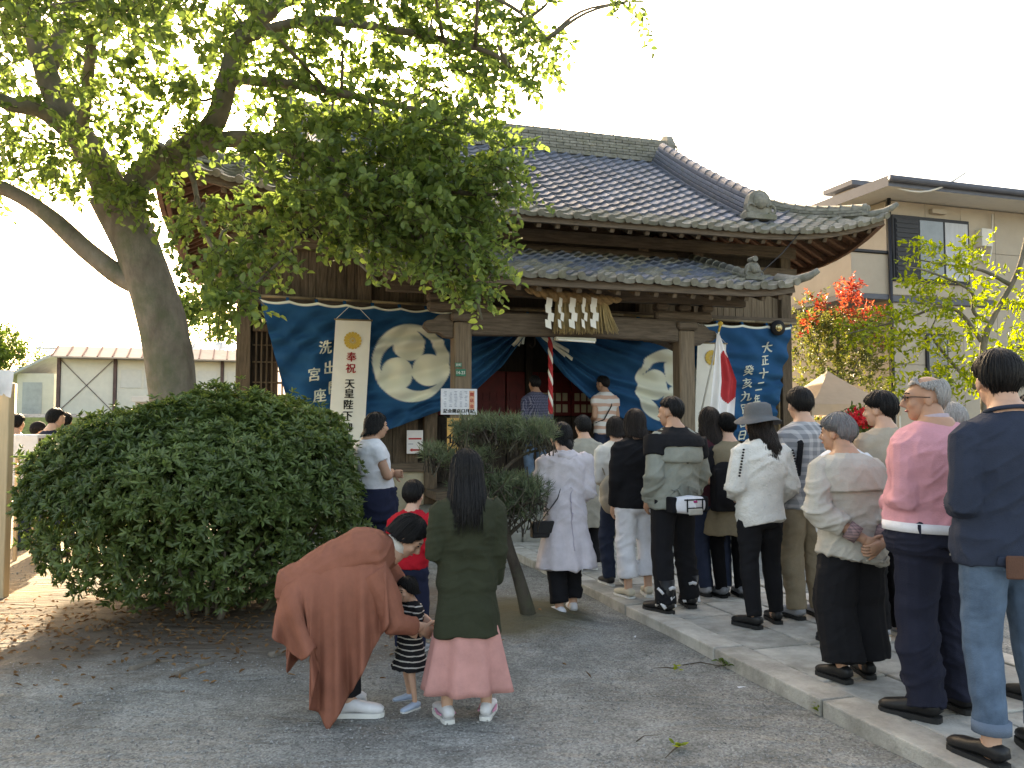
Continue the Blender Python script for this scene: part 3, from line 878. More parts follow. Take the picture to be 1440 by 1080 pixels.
for s0, s1 in zip(np.linspace(0, 1, 12)[:-1], np.linspace(0, 1, 12)[1:]):
    p, q = (a[0] + (b[0] - a[0]) * s0, YC - .01, a[1] + (b[1] - a[1]) * s0 + .03), (a[0] + (b[0] - a[0]) * s1, YC - .01, a[1] + (b[1] - a[1]) * s1 + .03)
    m_ = [(p[i] + q[i]) / 2 for i in range(3)]
    pole.tube([p, m_, q], [.024, .020, .023], 8)
tag(in_shrine(pole.build('curtain_pole', m_bamboo, None, True)), 'long bamboo pole that carries the blue curtains', 'pole')
# gathered tie with rope and fanned pale cloth ends
tie = empty('curtain_tie'); in_shrine(tie); tag(tie, 'gathered pale cloth ends fanning out where the curtains are tied up', 'curtain tie')
for (p0, fan) in (((737, 466), [(722, 487), (728, 486), (735, 484)]), ((752, 468), [(800, 494), (805, 505), (795, 500), (786, 488)])):
    A0 = onwall(*p0, -.36)
    for q in fan:
        B0 = onwall(*q, -.38); mb = MB()
        mb.tube([(A0[0], -.36, A0[1]), ((A0[0] + B0[0]) / 2, -.40, (A0[1] + B0[1]) / 2 + .01), (B0[0], -.38, B0[1])], [(.012, .006), (.035, .008), (.05, .006)], 6); mb.build('cloth_end', m_cream, tie, True)
A0 = onwall(752, 475, -.4); mb = MB()
mb.tube([(A0[0], -.4, A0[1] + .1), (A0[0], -.4, A0[1] - .12), (A0[0] - .05, -.4, A0[1] - .16), (A0[0] - .09, -.4, A0[1] - .12), (A0[0] - .05, -.4, A0[1] - .08)], [.012] * 5, 6); mb.build('hook', m_dark, tie, True)

# white celebration banners with gold crest
def chrys(par, cx, cz, r, y):
    for k in range(16):
        a = 2 * math.pi * k / 16; mb = MB()
        pts = [(cx + .18 * r * math.cos(a), cz + .18 * r * math.sin(a))]
        for d, w in ((.55, .11), (.86, .165), (.97, .13), (1.0, 0), (.97, -.13), (.86, -.165), (.55, -.11)):
            pts.append((cx + r * (d * math.cos(a) - w * math.sin(a)), cz + r * (d * math.sin(a) + w * math.cos(a))))
        mb.prism(pts, y, y - .002); mb.build('petal', m_gold, par)
    mb = MB(); mb.prism([(cx + .16 * r * math.cos(t), cz + .16 * r * math.sin(t)) for t in np.linspace(0, 2 * math.pi, 13)[:-1]], y, y - .003); mb.build('crest_boss', m_gold, par)
def banner(label, tl, tr, drop, y, txt1, txt2, crest_py):
    xl, zt = onwall(*tl, y); xr, _ = onwall(*tr, y)
    w = xr - xl; n = 24
    e = empty('celebration_banner'); in_shrine(e); tag(e, label, 'banner', 'white celebration banners')
    V, F = quadgrid(lambda u, v: (xl + w * u - .10 * v * drop / 2, y + .012 * math.sin(u * 5 + v * 4) * v, zt - v * drop), 8, 20)
    link('cloth', np_mesh('cloth', V, F[::1], m_white, True), e)
    mb = MB(); mb.tube([(xl - .02, y - .005, zt), (xr + .02, y - .005, zt)], [.012, .012], 6); mb.build('rod', m_bamboo, e, True)
    mb = MB(); xm = (xl + xr) / 2
    mb.tube([(xl, y, zt), (xm - .06, y + .01, zt + .20)], [.004, .004], 5); mb.tube([(xr, y, zt), (xm + .06, y + .01, zt + .20)], [.004, .004], 5); mb.build('cord', m_white, e)
    chrys(e, xm - .01, onwall(*crest_py, y)[1], .13, y - .012)
    for txt, m in ((txt1, m_redink), (txt2, m_black)):
        for ch, py in txt:
            cx_, cz_ = onwall(498, py, y)
            V, F = text_geo(ch, .15, .004)
            sh = -.10 * (zt - cz_) / 2
            link('letter', np_mesh('letter', [(xm + sh + px_, y - .016 + .0 * pz_, cz_ + pz_) for px_, pz_ in V], F, m), e)
    return e
banner('tall white banner with gold chrysanthemum crest and vertical lettering over the bush', (472, 449), (522, 452), 2.45, -.42,
       [('奉', 502), ('祝', 518)], [('天', 540), ('皇', 553), ('陛', 569), ('下', 585), ('御', 601), ('即', 618), ('位', 633)], (497, 479))
banner('white banner with gold crest half hidden by the national flag', (981, 482), (1021, 479), 1.6, -.42, [], [], (997, 503))

# national flag on its pole by the porch post
fl = empty('national_flag'); in_shrine(fl); tag(fl, 'furled white flag with red disc hanging from slanted pole by the porch post', 'flag')
top = Vector((onwall(1013, 457, -1.75)[0], -1.75, onwall(1013, 457, -1.75)[1])); bot_ = Vector((onwall(985, 585, -1.45)[0], -1.45, onwall(985, 585, -1.45)[1]))
mb = MB(); mb.tube([top, bot_], [.014, .014], 8); mb.build('flag_pole', m_white, fl, True)
mb = MB(); mb.ball(top + Vector((0, 0, .02)), .04, 12, 8); mb.tube([top, top + Vector((-.03, 0, -.10))], [.02, .016], 8); mb.build('finial', m_gold, fl, True)
nu, nv = 60, 80
fx0, fz0 = onwall(1012, 470, -1.72)
V, fm = [], []
for v in range(nv + 1):
    t = v / nv
    wdt = .05 + .36 * min(1, t * 2.2) * (1 - .15 * t)
    for u in range(nu + 1):
        s = u / nu
        x = fx0 - .24 * t + (s) * wdt + .04 * t - .06 * (1 - t)
        V.append((x, -1.74 + .045 * math.sin(s * 15 + t * 2) * (.3 + t), fz0 - 1.55 * t))
Ff = []
for v in range(nv):
    for u in range(nu):
        a = v * (nu + 1) + u; Ff.append((a, a + nu + 1, a + nu + 2, a + 1))
        s, t = (u + .5) / nu, (v + .5) / nv
        fm.append(1 if ((s - .72) / .40) ** 2 + ((t - .42) / .26) ** 2 < 1 else 0)
link('cloth', np_mesh('cloth', V, Ff, (m_flag, m_redink), True, fm), fl)

# sacred straw rope with paper streamers, under the porch eave
rp = empty('sacred_straw_rope'); in_shrine(rp); tag(rp, 'twisted straw rope with white zigzag paper streamers and tassels under the porch eave', 'straw rope')
YR = -1.88
A0, B0 = onwall(738, 407, YR), onwall(874, 422, YR)
for ph in (0, math.pi):
    pts, rad = [], []
    for t in np.linspace(0, 1, 60):
        th = .055 * (math.sin(math.pi * t) ** .5 + .15); a = 2 * math.pi * 5.5 * t + ph
        pts.append((A0[0] + (B0[0] - A0[0]) * t, YR + th * .6 * math.cos(a), A0[1] + (B0[1] - A0[1]) * t - .05 * math.sin(math.pi * t) + th * .6 * math.sin(a))); rad.append(th)
    mb = MB(); mb.tube(pts, rad, 8); mb.build('strand', m_rope, rp, True)
for px, n, ww in ((786, 46, .16), (797, 46, .17), (812, 46, .17), (826, 46, .17), (838, 40, .15), (848, 60, .24)):
    x0, z0 = onwall(px, 424, YR); mb = MB()
    for k in range(n):
        s, q = random.uniform(-1, 1), random.uniform(-1, 1)
        lean = .10 if px == 848 else 0
        ln = random.uniform(.40, .47)
        mb.tube([(x0 + s * .045, YR + q * .03, z0), (x0 + s * ww * .36 + lean * .4, YR + q * .05, z0 - ln * .5), (x0 + s * ww * .55 + lean, YR + q * .07, z0 - ln)], [.008, .007, .003], 4)
    mb.build('tassel', m_straw, rp)
for px, sk in ((771, .5), (787, .55), (804, .1), (820, .3), (834, .25)):
    x0, z0 = onwall(px, 418, YR - .1); mb = MB(); y0 = YR - .10
    w = .085 if px not in (787, 820) else .045
    x = x0 + .02
    for k in range(4):
        h = .125
        dx = (.03 if k % 2 else -.035)
        mb.prism([(x - w / 2, z0 - k * h * .82), (x + w / 2, z0 - k * h * .82 - .02), (x + w / 2 + dx * .3, z0 - (k + 1) * h * .82 - .035), (x - w / 2 + dx * .3, z0 - (k + 1) * h * .82 - .005)], y0 - .006 * k, y0 - .006 * k - .003)
        x += dx * 1.1 + .012 * (1 if k < 2 else -1)
    mb.build('paper_streamer', m_white, rp)
# fluorescent lamp batten below the rope, on the beam
lb = empty('lamp_batten'); in_shrine(lb); tag(lb, 'unlit fluorescent lamp batten fixed under the porch beam', 'lamp')
x0, z0 = onwall(780, 475, -1.74); x1, z1 = onwall(837, 480, -1.74)
mb = MB(); mb.box(((x0 + x1) / 2, -1.74, (z0 + z1) / 2), (x1 - x0, .10, .055)); bevel(mb.build('housing', M('cream_enamel', (.45, .43, .34), rough=.5, var=.12, bump=.05), lb), .01)
mb = MB(); mb.tube([(x0 + .03, -1.80, z0 - .03), (x1 - .03, -1.80, z1 - .02)], [.015, .015], 8); mb.build('tube', m_white, lb, True)
# red and white bell rope
br = empty('bell_rope'); in_shrine(br); tag(br, 'red and white twisted bell rope hanging over the entrance', 'rope')
xb, zb = onwall(774, 468, -1.1); _, ze = onwall(774, 582, -1.1)
for ph, m in ((0, m_redink), (2.1, m_redink), (4.2, m_white)):
    pts = [(xb + .018 * math.cos(9.5 * t * 2 * math.pi / 2 + ph), -1.1 + .018 * math.sin(9.5 * t * 2 * math.pi / 2 + ph), zb + .3 + (ze - zb - .3) * t) for t in np.linspace(0, 1, 90)]
    mb = MB(); mb.tube(pts, [.021] * 90, 8); mb.build('strand', m, br, True)
# floodlight at the right corner post
fd = empty('floodlight'); in_shrine(fd); tag(fd, 'round black floodlight mounted at the top corner of the lettered curtain', 'floodlight')
xf, zf = onwall(1094, 461, -.34)
mb = MB(); mb.tube([(xf, -.22, zf), (xf, -.30, zf), (xf, -.36, zf)], [.06, .13, .135], 16); mb.build('housing', m_black, fd, True)
mb = MB(); mb.tube([(xf, -.355, zf), (xf, -.372, zf)], [.07, .065], 14); mb.ball((xf, -.372, zf), (.045, .02, .045)); mb.build('lens', M('brass_lens', (.5, .40, .2), rough=.25, metal=.8, var=.1, bump=0), fd, True)
mb = MB(); mb.tube([(xf + .10, -.2, zf), (xf + .14, -.14, zf - .15), (xf + .13, -.13, zf - 2.4)], [.022] * 3, 8); mb.build('conduit', m_bamboo, fd, True)
# notices
def board(name, label, cat, px0, py0, px1, py1, y, m, th=.012):
    x0, z0 = onwall(px0, py1, y); x1, z1 = onwall(px1, py0, y)
    e = empty(name); in_shrine(e); tag(e, label, cat)
    bevel(MB().box(((x0 + x1) / 2, y + th / 2, (z0 + z1) / 2), (x1 - x0, th, z1 - z0)).build('sheet', m, e), .002)
    return e, x0, x1, z0, z1
yb = PYP - .15
m_print = M('printed_grey', (.30, .33, .42), rough=.8, var=.3, scale=30, bump=0)
m_print2 = M('printed_orange', (.62, .33, .22), rough=.8, var=.2, scale=30, bump=0)
e, x0, x1, z0, z1 = board('notice_sheet', 'pale printed notice sheet pinned on the porch post above the pine', 'notice', 620, 547, 671, 583, yb, M('notice_paper', (.60, .62, .68), rough=.7, var=.08, scale=9, bump=.05))
for k in range(5):
    xx = x0 + .06 + k * .072; mb = MB()
    for j in range(11):
        if random.random() < .85: mb.box((xx + random.uniform(-.006, .006), yb - .002, z1 - .04 - j * .020), (.034 + random.uniform(-.012, .01), .002, .009))
    mb.build('print_column', m_print, e)
MB().box((x1 - .075, yb - .001, (z0 + z1) / 2 + .02), (.075, .004, .26)).build('print_block', m_print2, e)
for k, ch in enumerate('開店会'):
    V, F = text_geo(ch, .055, .002); link('letter', np_mesh('letter', [(x1 - .075 + a, yb - .005, (z0 + z1) / 2 + .10 - k * .08 + b) for a, b in V], F, m_redink), e)
for k in range(7):
    V, F = text_geo('記会開店口尺記'[k], .058, .003); link('letter', np_mesh('letter', [(x0 + .06 + k * .062 + a, yb - .004, z0 + .05 + b) for a, b in V], F, m_black), e)
e, x0, x1, z0, z1 = board('arrow_sign', 'small white sign with red arrow on the dark plank wall', 'sign', 572, 605, 595, 638, -.10, M('sign_white', (.70, .69, .71), rough=.6, var=.04, bump=.02))
MB().box(((x0 + x1) / 2, -.102, z1 - .13), (.20, .004, .025)).build('red_line', m_redink, e)
MB().box((x0 + .06, -.102, z1 - .21), (.075, .004, .012)).build('text_line', m_print, e)
mb = MB(); zc = z0 + .055; mb.prism([(x0 + .04, zc), (x0 + .085, zc + .028), (x0 + .085, zc + .014), (x1 - .045, zc + .014), (x1 - .045, zc - .014), (x0 + .085, zc - .014), (x0 + .085, zc - .028)], -.101, -.104); mb.build('arrow', m_redink, e)
e, x0, x1, z0, z1 = board('address_plate', 'small green address plate on the weathered porch post', 'address plate', 641, 519, 655, 529, yb + .01, M('green_enamel', (.02, .16, .10), rough=.5, var=.1, bump=0))
V, F = text_geo('14-23', .062, .002); link('letter', np_mesh('letter', [((x0 + x1) / 2 + a * .9, yb + .007, (z0 + z1) / 2 + b) for a, b in V], F, m_white), e)
x2, z2 = onwall(643, 513, yb)
bevel(MB().box((x2 + .02, yb + .015, z2), (.09, .012, .06)).build('upper_plate', _mats['green_enamel'], e), .002)
for k, ch in enumerate('京町'):
    V, F = text_geo(ch, .04, .001); link('letter', np_mesh('letter', [(x2 + (k - .0) * .04 + a, yb + .006, z2 + b) for a, b in V], F, m_white), e)
e, x0, x1, z0, z1 = board('wooden_name_board', 'narrow honey coloured board with brush lettering half hidden by pine needles', 'sign board', 629, 588, 648, 652, PYP - .22, M('honey_wood', (.55, .31, .09), rough=.6, var=.2, scale=4, bump=.2, stretch=(8, 8, .6)), .03)
for k, ch in enumerate('一坂太'):
    V, F = text_geo(ch, .18, .006); link('letter', np_mesh('letter', [((x0 + x1) / 2 + a, PYP - .224, z1 - .10 - k * .20 + b) for a, b in V], F, m_black), e)
# wire from the roof to the corner
mb = MB(); A_ = Vector((4.05, EY, 4.72)); B_ = Vector((2.9, -1.9, 3.9))
mb.tube([A_, (A_ + B_) / 2 + Vector((0, 0, -.04)), B_], [.008] * 3, 5); in_shrine(tag(mb.build('stay_wire', m_black), 'thin dark wire slanting from main eave to porch ridge', 'wire'))
# ================================================================ vegetation
def unit(v): return v / np.maximum(np.linalg.norm(v, axis=-1, keepdims=True), 1e-9)
def leaves_mesh(name, P, D, Nn, L, W, mat, fold=.25, tone=None, droop=.12):
    """one folded six-point leaf per row"""
    n = len(P); D = unit(D); S = unit(np.cross(D, Nn)); U = np.cross(S, D)
    L = L.reshape(-1, 1); W = W.reshape(-1, 1)
    B = P; T = P + D * L - U * L * droop
    A1 = P + D * L * .30 + S * W * .42 + U * W * fold; C1 = P + D * L * .30 - S * W * .42 + U * W * fold
    A2 = P + D * L * .66 + S * W * .40 + U * (W * fold - L * droop * .5); C2 = P + D * L * .66 - S * W * .40 + U * (W * fold - L * droop * .5)
    V = np.stack([B, A1, A2, T, C2, C1], 1).reshape(-1, 3)
    o = np.arange(n)[:, None] * 6
    F = np.concatenate([o + np.array([[0, 1, 2, 3]]), o + np.array([[0, 3, 4, 5]])], 0)
    me = np_mesh(name, V, F, mat, False)
    tone = rng.random(n) if tone is None else tone
    a = me.attributes.new('leaf_tone', 'FLOAT', 'POINT'); a.data.foreach_set('value', np.repeat(tone, 6).astype(np.float32))
    return me
def sph(n):
    v = rng.normal(size=(n, 3)); return unit(v)
def sprays(C, Dn, per, length, leafL, leafW, spread=.9, up=.6, jit=.45):
    """leaves set alternately along short twigs. returns leaf arrays and twig polylines"""
    n = len(C)
    t = (np.arange(per) + .5) / per
    side = unit(np.cross(Dn, rng.normal(size=(n, 3))))
    len_ = length * rng.uniform(.6, 1.3, (n, 1, 1))
    base = C[:, None, :] + Dn[:, None, :] * (t[None, :, None] * len_)
    base[..., 2] -= (t[None, :] ** 2) * .12 * len_[..., 0]
    sgn = np.where(np.arange(per) % 2 == 0, 1, -1)[None, :, None]
    dirs = Dn[:, None, :] * .55 + side[:, None, :] * sgn * spread + rng.normal(size=(n, per, 3)) * jit
    nr = np.zeros((n, per, 3)); nr[..., 2] = 1; nr = nr * up + rng.normal(size=(n, per, 3)) * .5
    sz = rng.uniform(.65, 1.25, (n, per))
    tw = np.stack([C, C + Dn * len_[:, 0] * .5 - [0, 0, .03], C + Dn * len_[:, 0] * 1.0 - [0, 0, .12] * len_[:, 0]], 1)
    return base.reshape(-1, 3), dirs.reshape(-1, 3), nr.reshape(-1, 3), (leafL * sz).ravel(), (leafW * sz).ravel(), tw
def twig_mesh(name, tw, r0, mat):
    """three-sided twigs, vectorised: tw (n,k,3)"""
    n, k, _ = tw.shape
    d = unit(tw[:, -1] - tw[:, 0]); s = unit(np.cross(d, np.array([.3, .5, .8]))); u = np.cross(d, s)
    V = []
    for j in range(k):
        r = r0 * (1 - .75 * j / (k - 1))
        for a in (0, 2.094, 4.189): V.append(tw[:, j] + (s * math.cos(a) + u * math.sin(a)) * r)
    V = np.stack(V, 1).reshape(-1, 3)
    o = np.arange(n)[:, None] * (3 * k); F = []
    for j in range(k - 1):
        for a in range(3):
            b = (a + 1) % 3; F.append(o + np.array([[j * 3 + a, j * 3 + b, j * 3 + 3 + b, j * 3 + 3 + a]]))
    return np_mesh(name, V, np.concatenate(F, 0), mat, True)
def smooth_path(P, k=4):
    """Catmull-Rom through rows of P"""
    P = np.array(P, float); Q = np.vstack([2 * P[0] - P[1], P, 2 * P[-1] - P[-2]]); out = []
    for i in range(1, len(Q) - 2):
        for t in np.linspace(0, 1, k, endpoint=False):
            a, b, c, d = Q[i - 1], Q[i], Q[i + 1], Q[i + 2]
            out.append(.5 * ((2 * b) + (c - a) * t + (2 * a - 5 * b + 4 * c - d) * t * t + (3 * b - a - 3 * c + d) * t ** 3))
    out.append(P[-1]); return np.array(out)
def limb(mb, pts, r0, r1, n=14, bark=.06, k=5, flare=0):
    P = smooth_path(pts, k); m = len(P)
    rad = [r0 + (r1 - r0) * (i / (m - 1)) ** .85 for i in range(m)]
    if flare:
        for i in range(m): rad[i] *= 1 + flare * math.exp(-i / (m * .09))
    o = len(mb.v)
    mb.tube([Vector(p) for p in P], rad, n)
    for i in range(o, len(mb.v)):
        p = np.array(mb.v[i]); j = min((i - o) // n, m - 1); c = P[j]
        q = vnoise(np.array([[p[0] * 9, p[1] * 9, p[2] * 3]]))[0] * .6 + vnoise(np.array([[p[0] * 3, p[1] * 3, p[2] * 1.2]]))[0]
        mb.v[i] = tuple(c + (p - c) * (1 + bark * q))
    return P
def bark_material(name, c1, c2, moss):
    m = M(name, c1, rough=.95, var=.35, scale=3.5, bump=1.0, bscale=22, col2=c2, stretch=(1.2, 1.2, .55), stain=moss, stain_scale=2.4, spec=.1)
    return m
m_bark = bark_material('grey_bark', (.15, .125, .10), (.23, .20, .165), (.10, .11, .07))
m_leaf = leaf_mat('broad_leaf', (.10, .17, .05), (.18, .255, .07), trans=.48)
m_twig = M('twig', (.07, .055, .04), rough=.95, var=.3, scale=8, bump=0)

# ---- the big tree over the bush
TD = 8.6
tb = ground(243, 838); tb = Vector((pix(243, 600, TD).x, TD, 0))
tree = empty('broadleaf_tree', tb); tag(tree, 'large leafy tree with curved forked grey trunk behind the clipped bush', 'tree')
def tp(px, py, d): return np.array(pix(px, py, d) - tb)
mb = MB()
trunk_pts = [tp(258, 845, TD), tp(252, 700, TD), tp(247, 600, TD), tp(240, 520, TD), tp(222, 430, TD), tp(190, 340, TD), tp(160, 275, TD)]
trunk_pts[0][2] = -.1
P_tr = limb(mb, trunk_pts, .225, .235, 20, .07, 6, .25)
LIMBS = []
def L_(pts, r0, r1, n=12):
    LIMBS.append(limb(mb, pts, r0, r1, n)); return LIMBS[-1]
L_([tp(170, 300, TD), tp(140, 235, TD), tp(105, 180, TD), tp(75, 130, TD), tp(52, 60, TD - .1), tp(25, -20, TD - .2), tp(-30, -140, TD - .4), tp(-60, -260, TD - .3)], .18, .06, 14)
L_([tp(178, 295, TD), tp(205, 240, TD), tp(255, 215, TD - .2), tp(300, 175, TD - .4), tp(318, 120, TD - .5), tp(338, 55, TD - .6), tp(385, 10, TD - .7), tp(450, -70, TD - .8), tp(540, -180, TD - .8)], .155, .05, 14)
L_([tp(205, 405, TD), tp(165, 385, TD - .05), tp(120, 350, TD - .1), tp(70, 305, TD - .2), tp(20, 272, TD - .3), tp(-60, 240, TD - .5), tp(-160, 190, TD - .7)], .125, .05)
L_([tp(110, 190, TD), tp(60, 155, TD - .2), tp(10, 145, TD - .4), tp(-60, 110, TD - .6), tp(-150, 60, TD - .8)], .12, .03)
L_([tp(65, 100, TD), tp(100, 20, TD + .4), tp(128, -40, TD + .7), tp(180, -160, TD + 1)], .10, .03)
L_([tp(115, 195, TD), tp(128, 70, TD - .6), tp(130, 38, TD - .8), tp(160, 25, TD - .9), tp(187, 0, TD - 1), tp(230, -60, TD - 1.1)], .06, .02)
L_([tp(128, 55, TD - .7), tp(110, 25, TD - .8), tp(70, 5, TD - .9), tp(20, -20, TD - 1)], .035, .012, 8)
# hanging boughs to the right, in front of the roof
L_([tp(265, 210, TD - .2), tp(330, 195, TD - .6), tp(400, 205, TD - .9), tp(480, 235, TD - 1.1), tp(560, 255, TD - 1.2), tp(640, 270, TD - 1.2), tp(715, 275, TD - 1.2)], .10, .012)
L_([tp(400, 205, TD - .9), tp(470, 265, TD - 1.0), tp(540, 310, TD - 1.1), tp(610, 345, TD - 1.2), tp(660, 395, TD - 1.2), tp(678, 450, TD - 1.2)], .055, .010, 8)
L_([tp(330, 195, TD - .6), tp(390, 255, TD - .8), tp(430, 300, TD - .9), tp(480, 345, TD - 1.0), tp(530, 395, TD - 1.0)], .05, .010, 8)
L_([tp(320, 110, TD - .5), tp(420, 120, TD - .9), tp(520, 140, TD - 1.1), tp(620, 165, TD - 1.2), tp(700, 205, TD - 1.2)], .06, .010, 8)
L_([tp(338, 55, TD - .6), tp(430, 30, TD - .9), tp(540, 40, TD - 1.1), tp(640, 60, TD - 1.2), tp(700, 80, TD - 1.2), tp(735, 115, TD - 1.2)], .06, .010, 8)
L_([tp(385, 10, TD - .7), tp(500, -30, TD - .9), tp(640, -20, TD - 1.0), tp(720, 10, TD - 1.0), tp(770, 55, TD - 1.0)], .05, .010, 8)
L_([tp(265, 215, TD - .2), tp(280, 290, TD - .6), tp(300, 350, TD - .9), tp(345, 400, TD - 1.2), tp(372, 430, TD - 1.3)], .03, .008, 8)
mb.build('trunk', m_bark, tree, True)
# crown: leaf sprays in blobs (px, py, depth, rx px, ry px, rd m, sprays, direction bias)
BL = [ # upper left, over the trunk
 (60, 60, 8.4, 130, 90, 1.6, 74, (-0.3, -0.2, 0.1)), (180, 60, 8.0, 130, 80, 1.4, 74, (0, -0.2, 0)), (60, 210, 8.3, 95, 60, 1.0, 46, (-0.4, -0.2, -0.3)),
 (190, 160, 7.9, 110, 70, 0.9, 66, (0.1, -0.3, -0.2)), (40, 220, 8.8, 90, 40, 0.8, 23, (-0.3, 0, -0.4)), (300, 60, 7.9, 110, 90, 1.2, 66, (0.3, -0.1, 0)),
 (240, 190, 7.8, 70, 40, 0.5, 23, (0.2, -0.2, -0.3)), (110, 240, 8.0, 50, 30, 0.4, 18, (0, -0.3, -0.4)), (200, 270, 8.2, 45, 22, 0.3, 26, (0, -0.4, -0.3)),
 # upper right
 (420, 60, 7.7, 110, 80, 1.1, 75, (0.5, 0, -0.1)), (540, 50, 7.5, 120, 75, 1.0, 75, (0.5, 0, -0.1)), (622, 40, 7.5, 110, 60, 0.9, 55, (0.5, 0, -0.2)), (732, 30, 7.6, 70, 55, 0.7, 35, (0.5, 0, -0.4)),
 (722, 105, 7.5, 50, 45, 0.5, 17, (0.4, 0, -0.8)), (880, 5, 7.6, 30, 18, 0.3, 6, (0.6, 0, -0.4)), (602, 110, 7.5, 90, 35, 0.6, 25, (0.5, 0, -0.4)), (440, 130, 7.7, 90, 35, 0.7, 30, (0.4, 0, -0.3)),
 # hanging mass in front of the roof
 (420, 204, 7.7, 80, 60, 0.84, 86, (0.5, -0.3, -0.18)), (520, 195, 7.5, 95, 60, 0.84, 113, (0.6, -0.3, -0.12)), (620, 208, 7.4, 85, 55, 0.72, 95, (0.6, -0.2, -0.18)), (685, 240, 7.4, 47, 50, 0.48, 40, (0.7, -0.1, -0.24)),
 (470, 276, 7.5, 90, 50, 0.72, 99, (0.5, -0.3, -0.24)), (570, 281, 7.4, 85, 50, 0.72, 99, (0.6, -0.2, -0.24)), (655, 279, 7.4, 47, 40, 0.48, 34, (0.6, 0, -0.36)),
 (520, 315, 7.5, 71, 32, 0.6, 47, (0.4, -0.2, -0.36)), (610, 329, 7.4, 57, 40, 0.6, 51, (0.5, -0.1, -0.42)), (655, 356, 7.3, 36, 35, 0.42, 25, (0.4, 0, -0.48)), (675, 392, 7.3, 22, 22, 0.3, 10, (0.4, 0, -0.48)),
 (385, 281, 7.7, 47, 55, 0.6, 34, (0.2, -0.3, -0.3)), (480, 328, 7.5, 38, 18, 0.36, 8, (0.2, -0.2, -0.42)), (560, 351, 7.4, 38, 24, 0.36, 12, (0.3, -0.2, -0.42)), (620, 379, 7.3, 38, 25, 0.36, 18, (0.4, -0.1, -0.48)),
 (275, 300, 7.9, 35, 40, 0.3, 22, (0.1, -0.3, -0.6)), (300, 370, 7.6, 40, 40, 0.3, 30, (0.2, -0.3, -0.6)), (330, 430, 7.3, 35, 30, 0.25, 22, (0.3, -0.3, -0.5)), (355, 345, 7.6, 40, 40, 0.3, 30, (0.1, -0.3, -0.6)), (390, 356, 7.5, 33, 25, 0.36, 7, (0.1, -0.2, -0.42)),
 # crown out of the picture, above and left, filled out to shade the court
 (-150, 100, 8.2, 150, 130, 1.8, 124, (-0.3, 0, 0)), (-120, 220, 8.0, 110, 60, 1.2, 31, (-0.4, 0, -0.3)), (-330, 40, 8.0, 160, 130, 1.8, 101, (-0.3, 0, 0)), (0, -140, 8.4, 220, 130, 2.2, 260, (0, 0, 0.3)), (280, -140, 8.2, 220, 130, 2.2, 260, (0, 0, 0.3)), (540, -120, 7.8, 200, 110, 1.8, 200, (0.3, 0, 0.2)),
 (700, -100, 7.6, 140, 80, 1.2, 44, (0.4, 0, 0)), (60, -360, 8.4, 260, 140, 2.4, 220, (0, 0, 0.5)), (380, -340, 8.2, 260, 140, 2.4, 220, (0, 0, 0.5)), (-220, -160, 8.2, 180, 140, 2.0, 180, (-0.2, 0, 0.2)),
 (150, 0, 10.3, 260, 130, 1.0, 190, (0, 0.4, 0.1)), (420, -30, 10.0, 180, 90, 0.9, 110, (0.2, 0.4, 0.1)), (-100, 30, 10.4, 170, 120, 1.0, 110, (-0.2, 0.4, 0)), (-60, 40, 6.2, 150, 110, 1.0, 70, (-0.2, -0.4, 0)), (200, -60, 6.0, 300, 120, 1.0, 160, (0.1, -0.4, 0)), (560, -120, 6.0, 200, 90, 0.9, 90, (0.3, -0.3, 0)),
 (-330, 160, 8.6, 120, 90, 1.2, 85, (-0.3, 0, -0.1)), (40, -40, 7.0, 200, 60, 0.8, 90, (0, -0.3, 0)),
]
Pc, Dc = [], []
for px, py, d, rx, ry, rd, n, bias in BL:
    c = np.array(pix(px, py, d) - tb); k = d / FPX
    q = sph(n) * rng.random((n, 1)) ** .42
    Pc.append(c + q * np.array([rx * k, rd, ry * k])); Dc.append(unit(q * .5 + np.array(bias) + rng.normal(size=(n, 3)) * .35))
Pc, Dc = np.concatenate(Pc), np.concatenate(Dc)
lp, ld, ln_, lL, lW, tw = sprays(Pc, Dc, 13, .30, .080, .056)
link('crown', leaves_mesh('crown', lp, ld, ln_, lL, lW, m_leaf), tree, None, 'stuff')
link('twigs', twig_mesh('twigs', tw, .005, m_twig), tree, None, 'stuff')
# boughs joining the blobs to the nearest limb
allP = np.concatenate(LIMBS)
mb = MB()
for px, py, d, rx, ry, rd, n, bias in BL:
    c = np.array(pix(px, py, d) - tb)
    for _ in range(max(2, n // 36)):
        e = c + (rng.random(3) - .5) * np.array([rx, 0, ry]) * d / FPX * 1.3
        j = np.argmin(((allP - e) ** 2).sum(1)); a = allP[j]
        mid = (a + e) / 2 + rng.normal(size=3) * .08 + [0, 0, .06]
        limb(mb, [a, mid, e], .020, .006, 5, .02, 4)
mb.build('boughs', m_bark, tree, True, 'stuff')

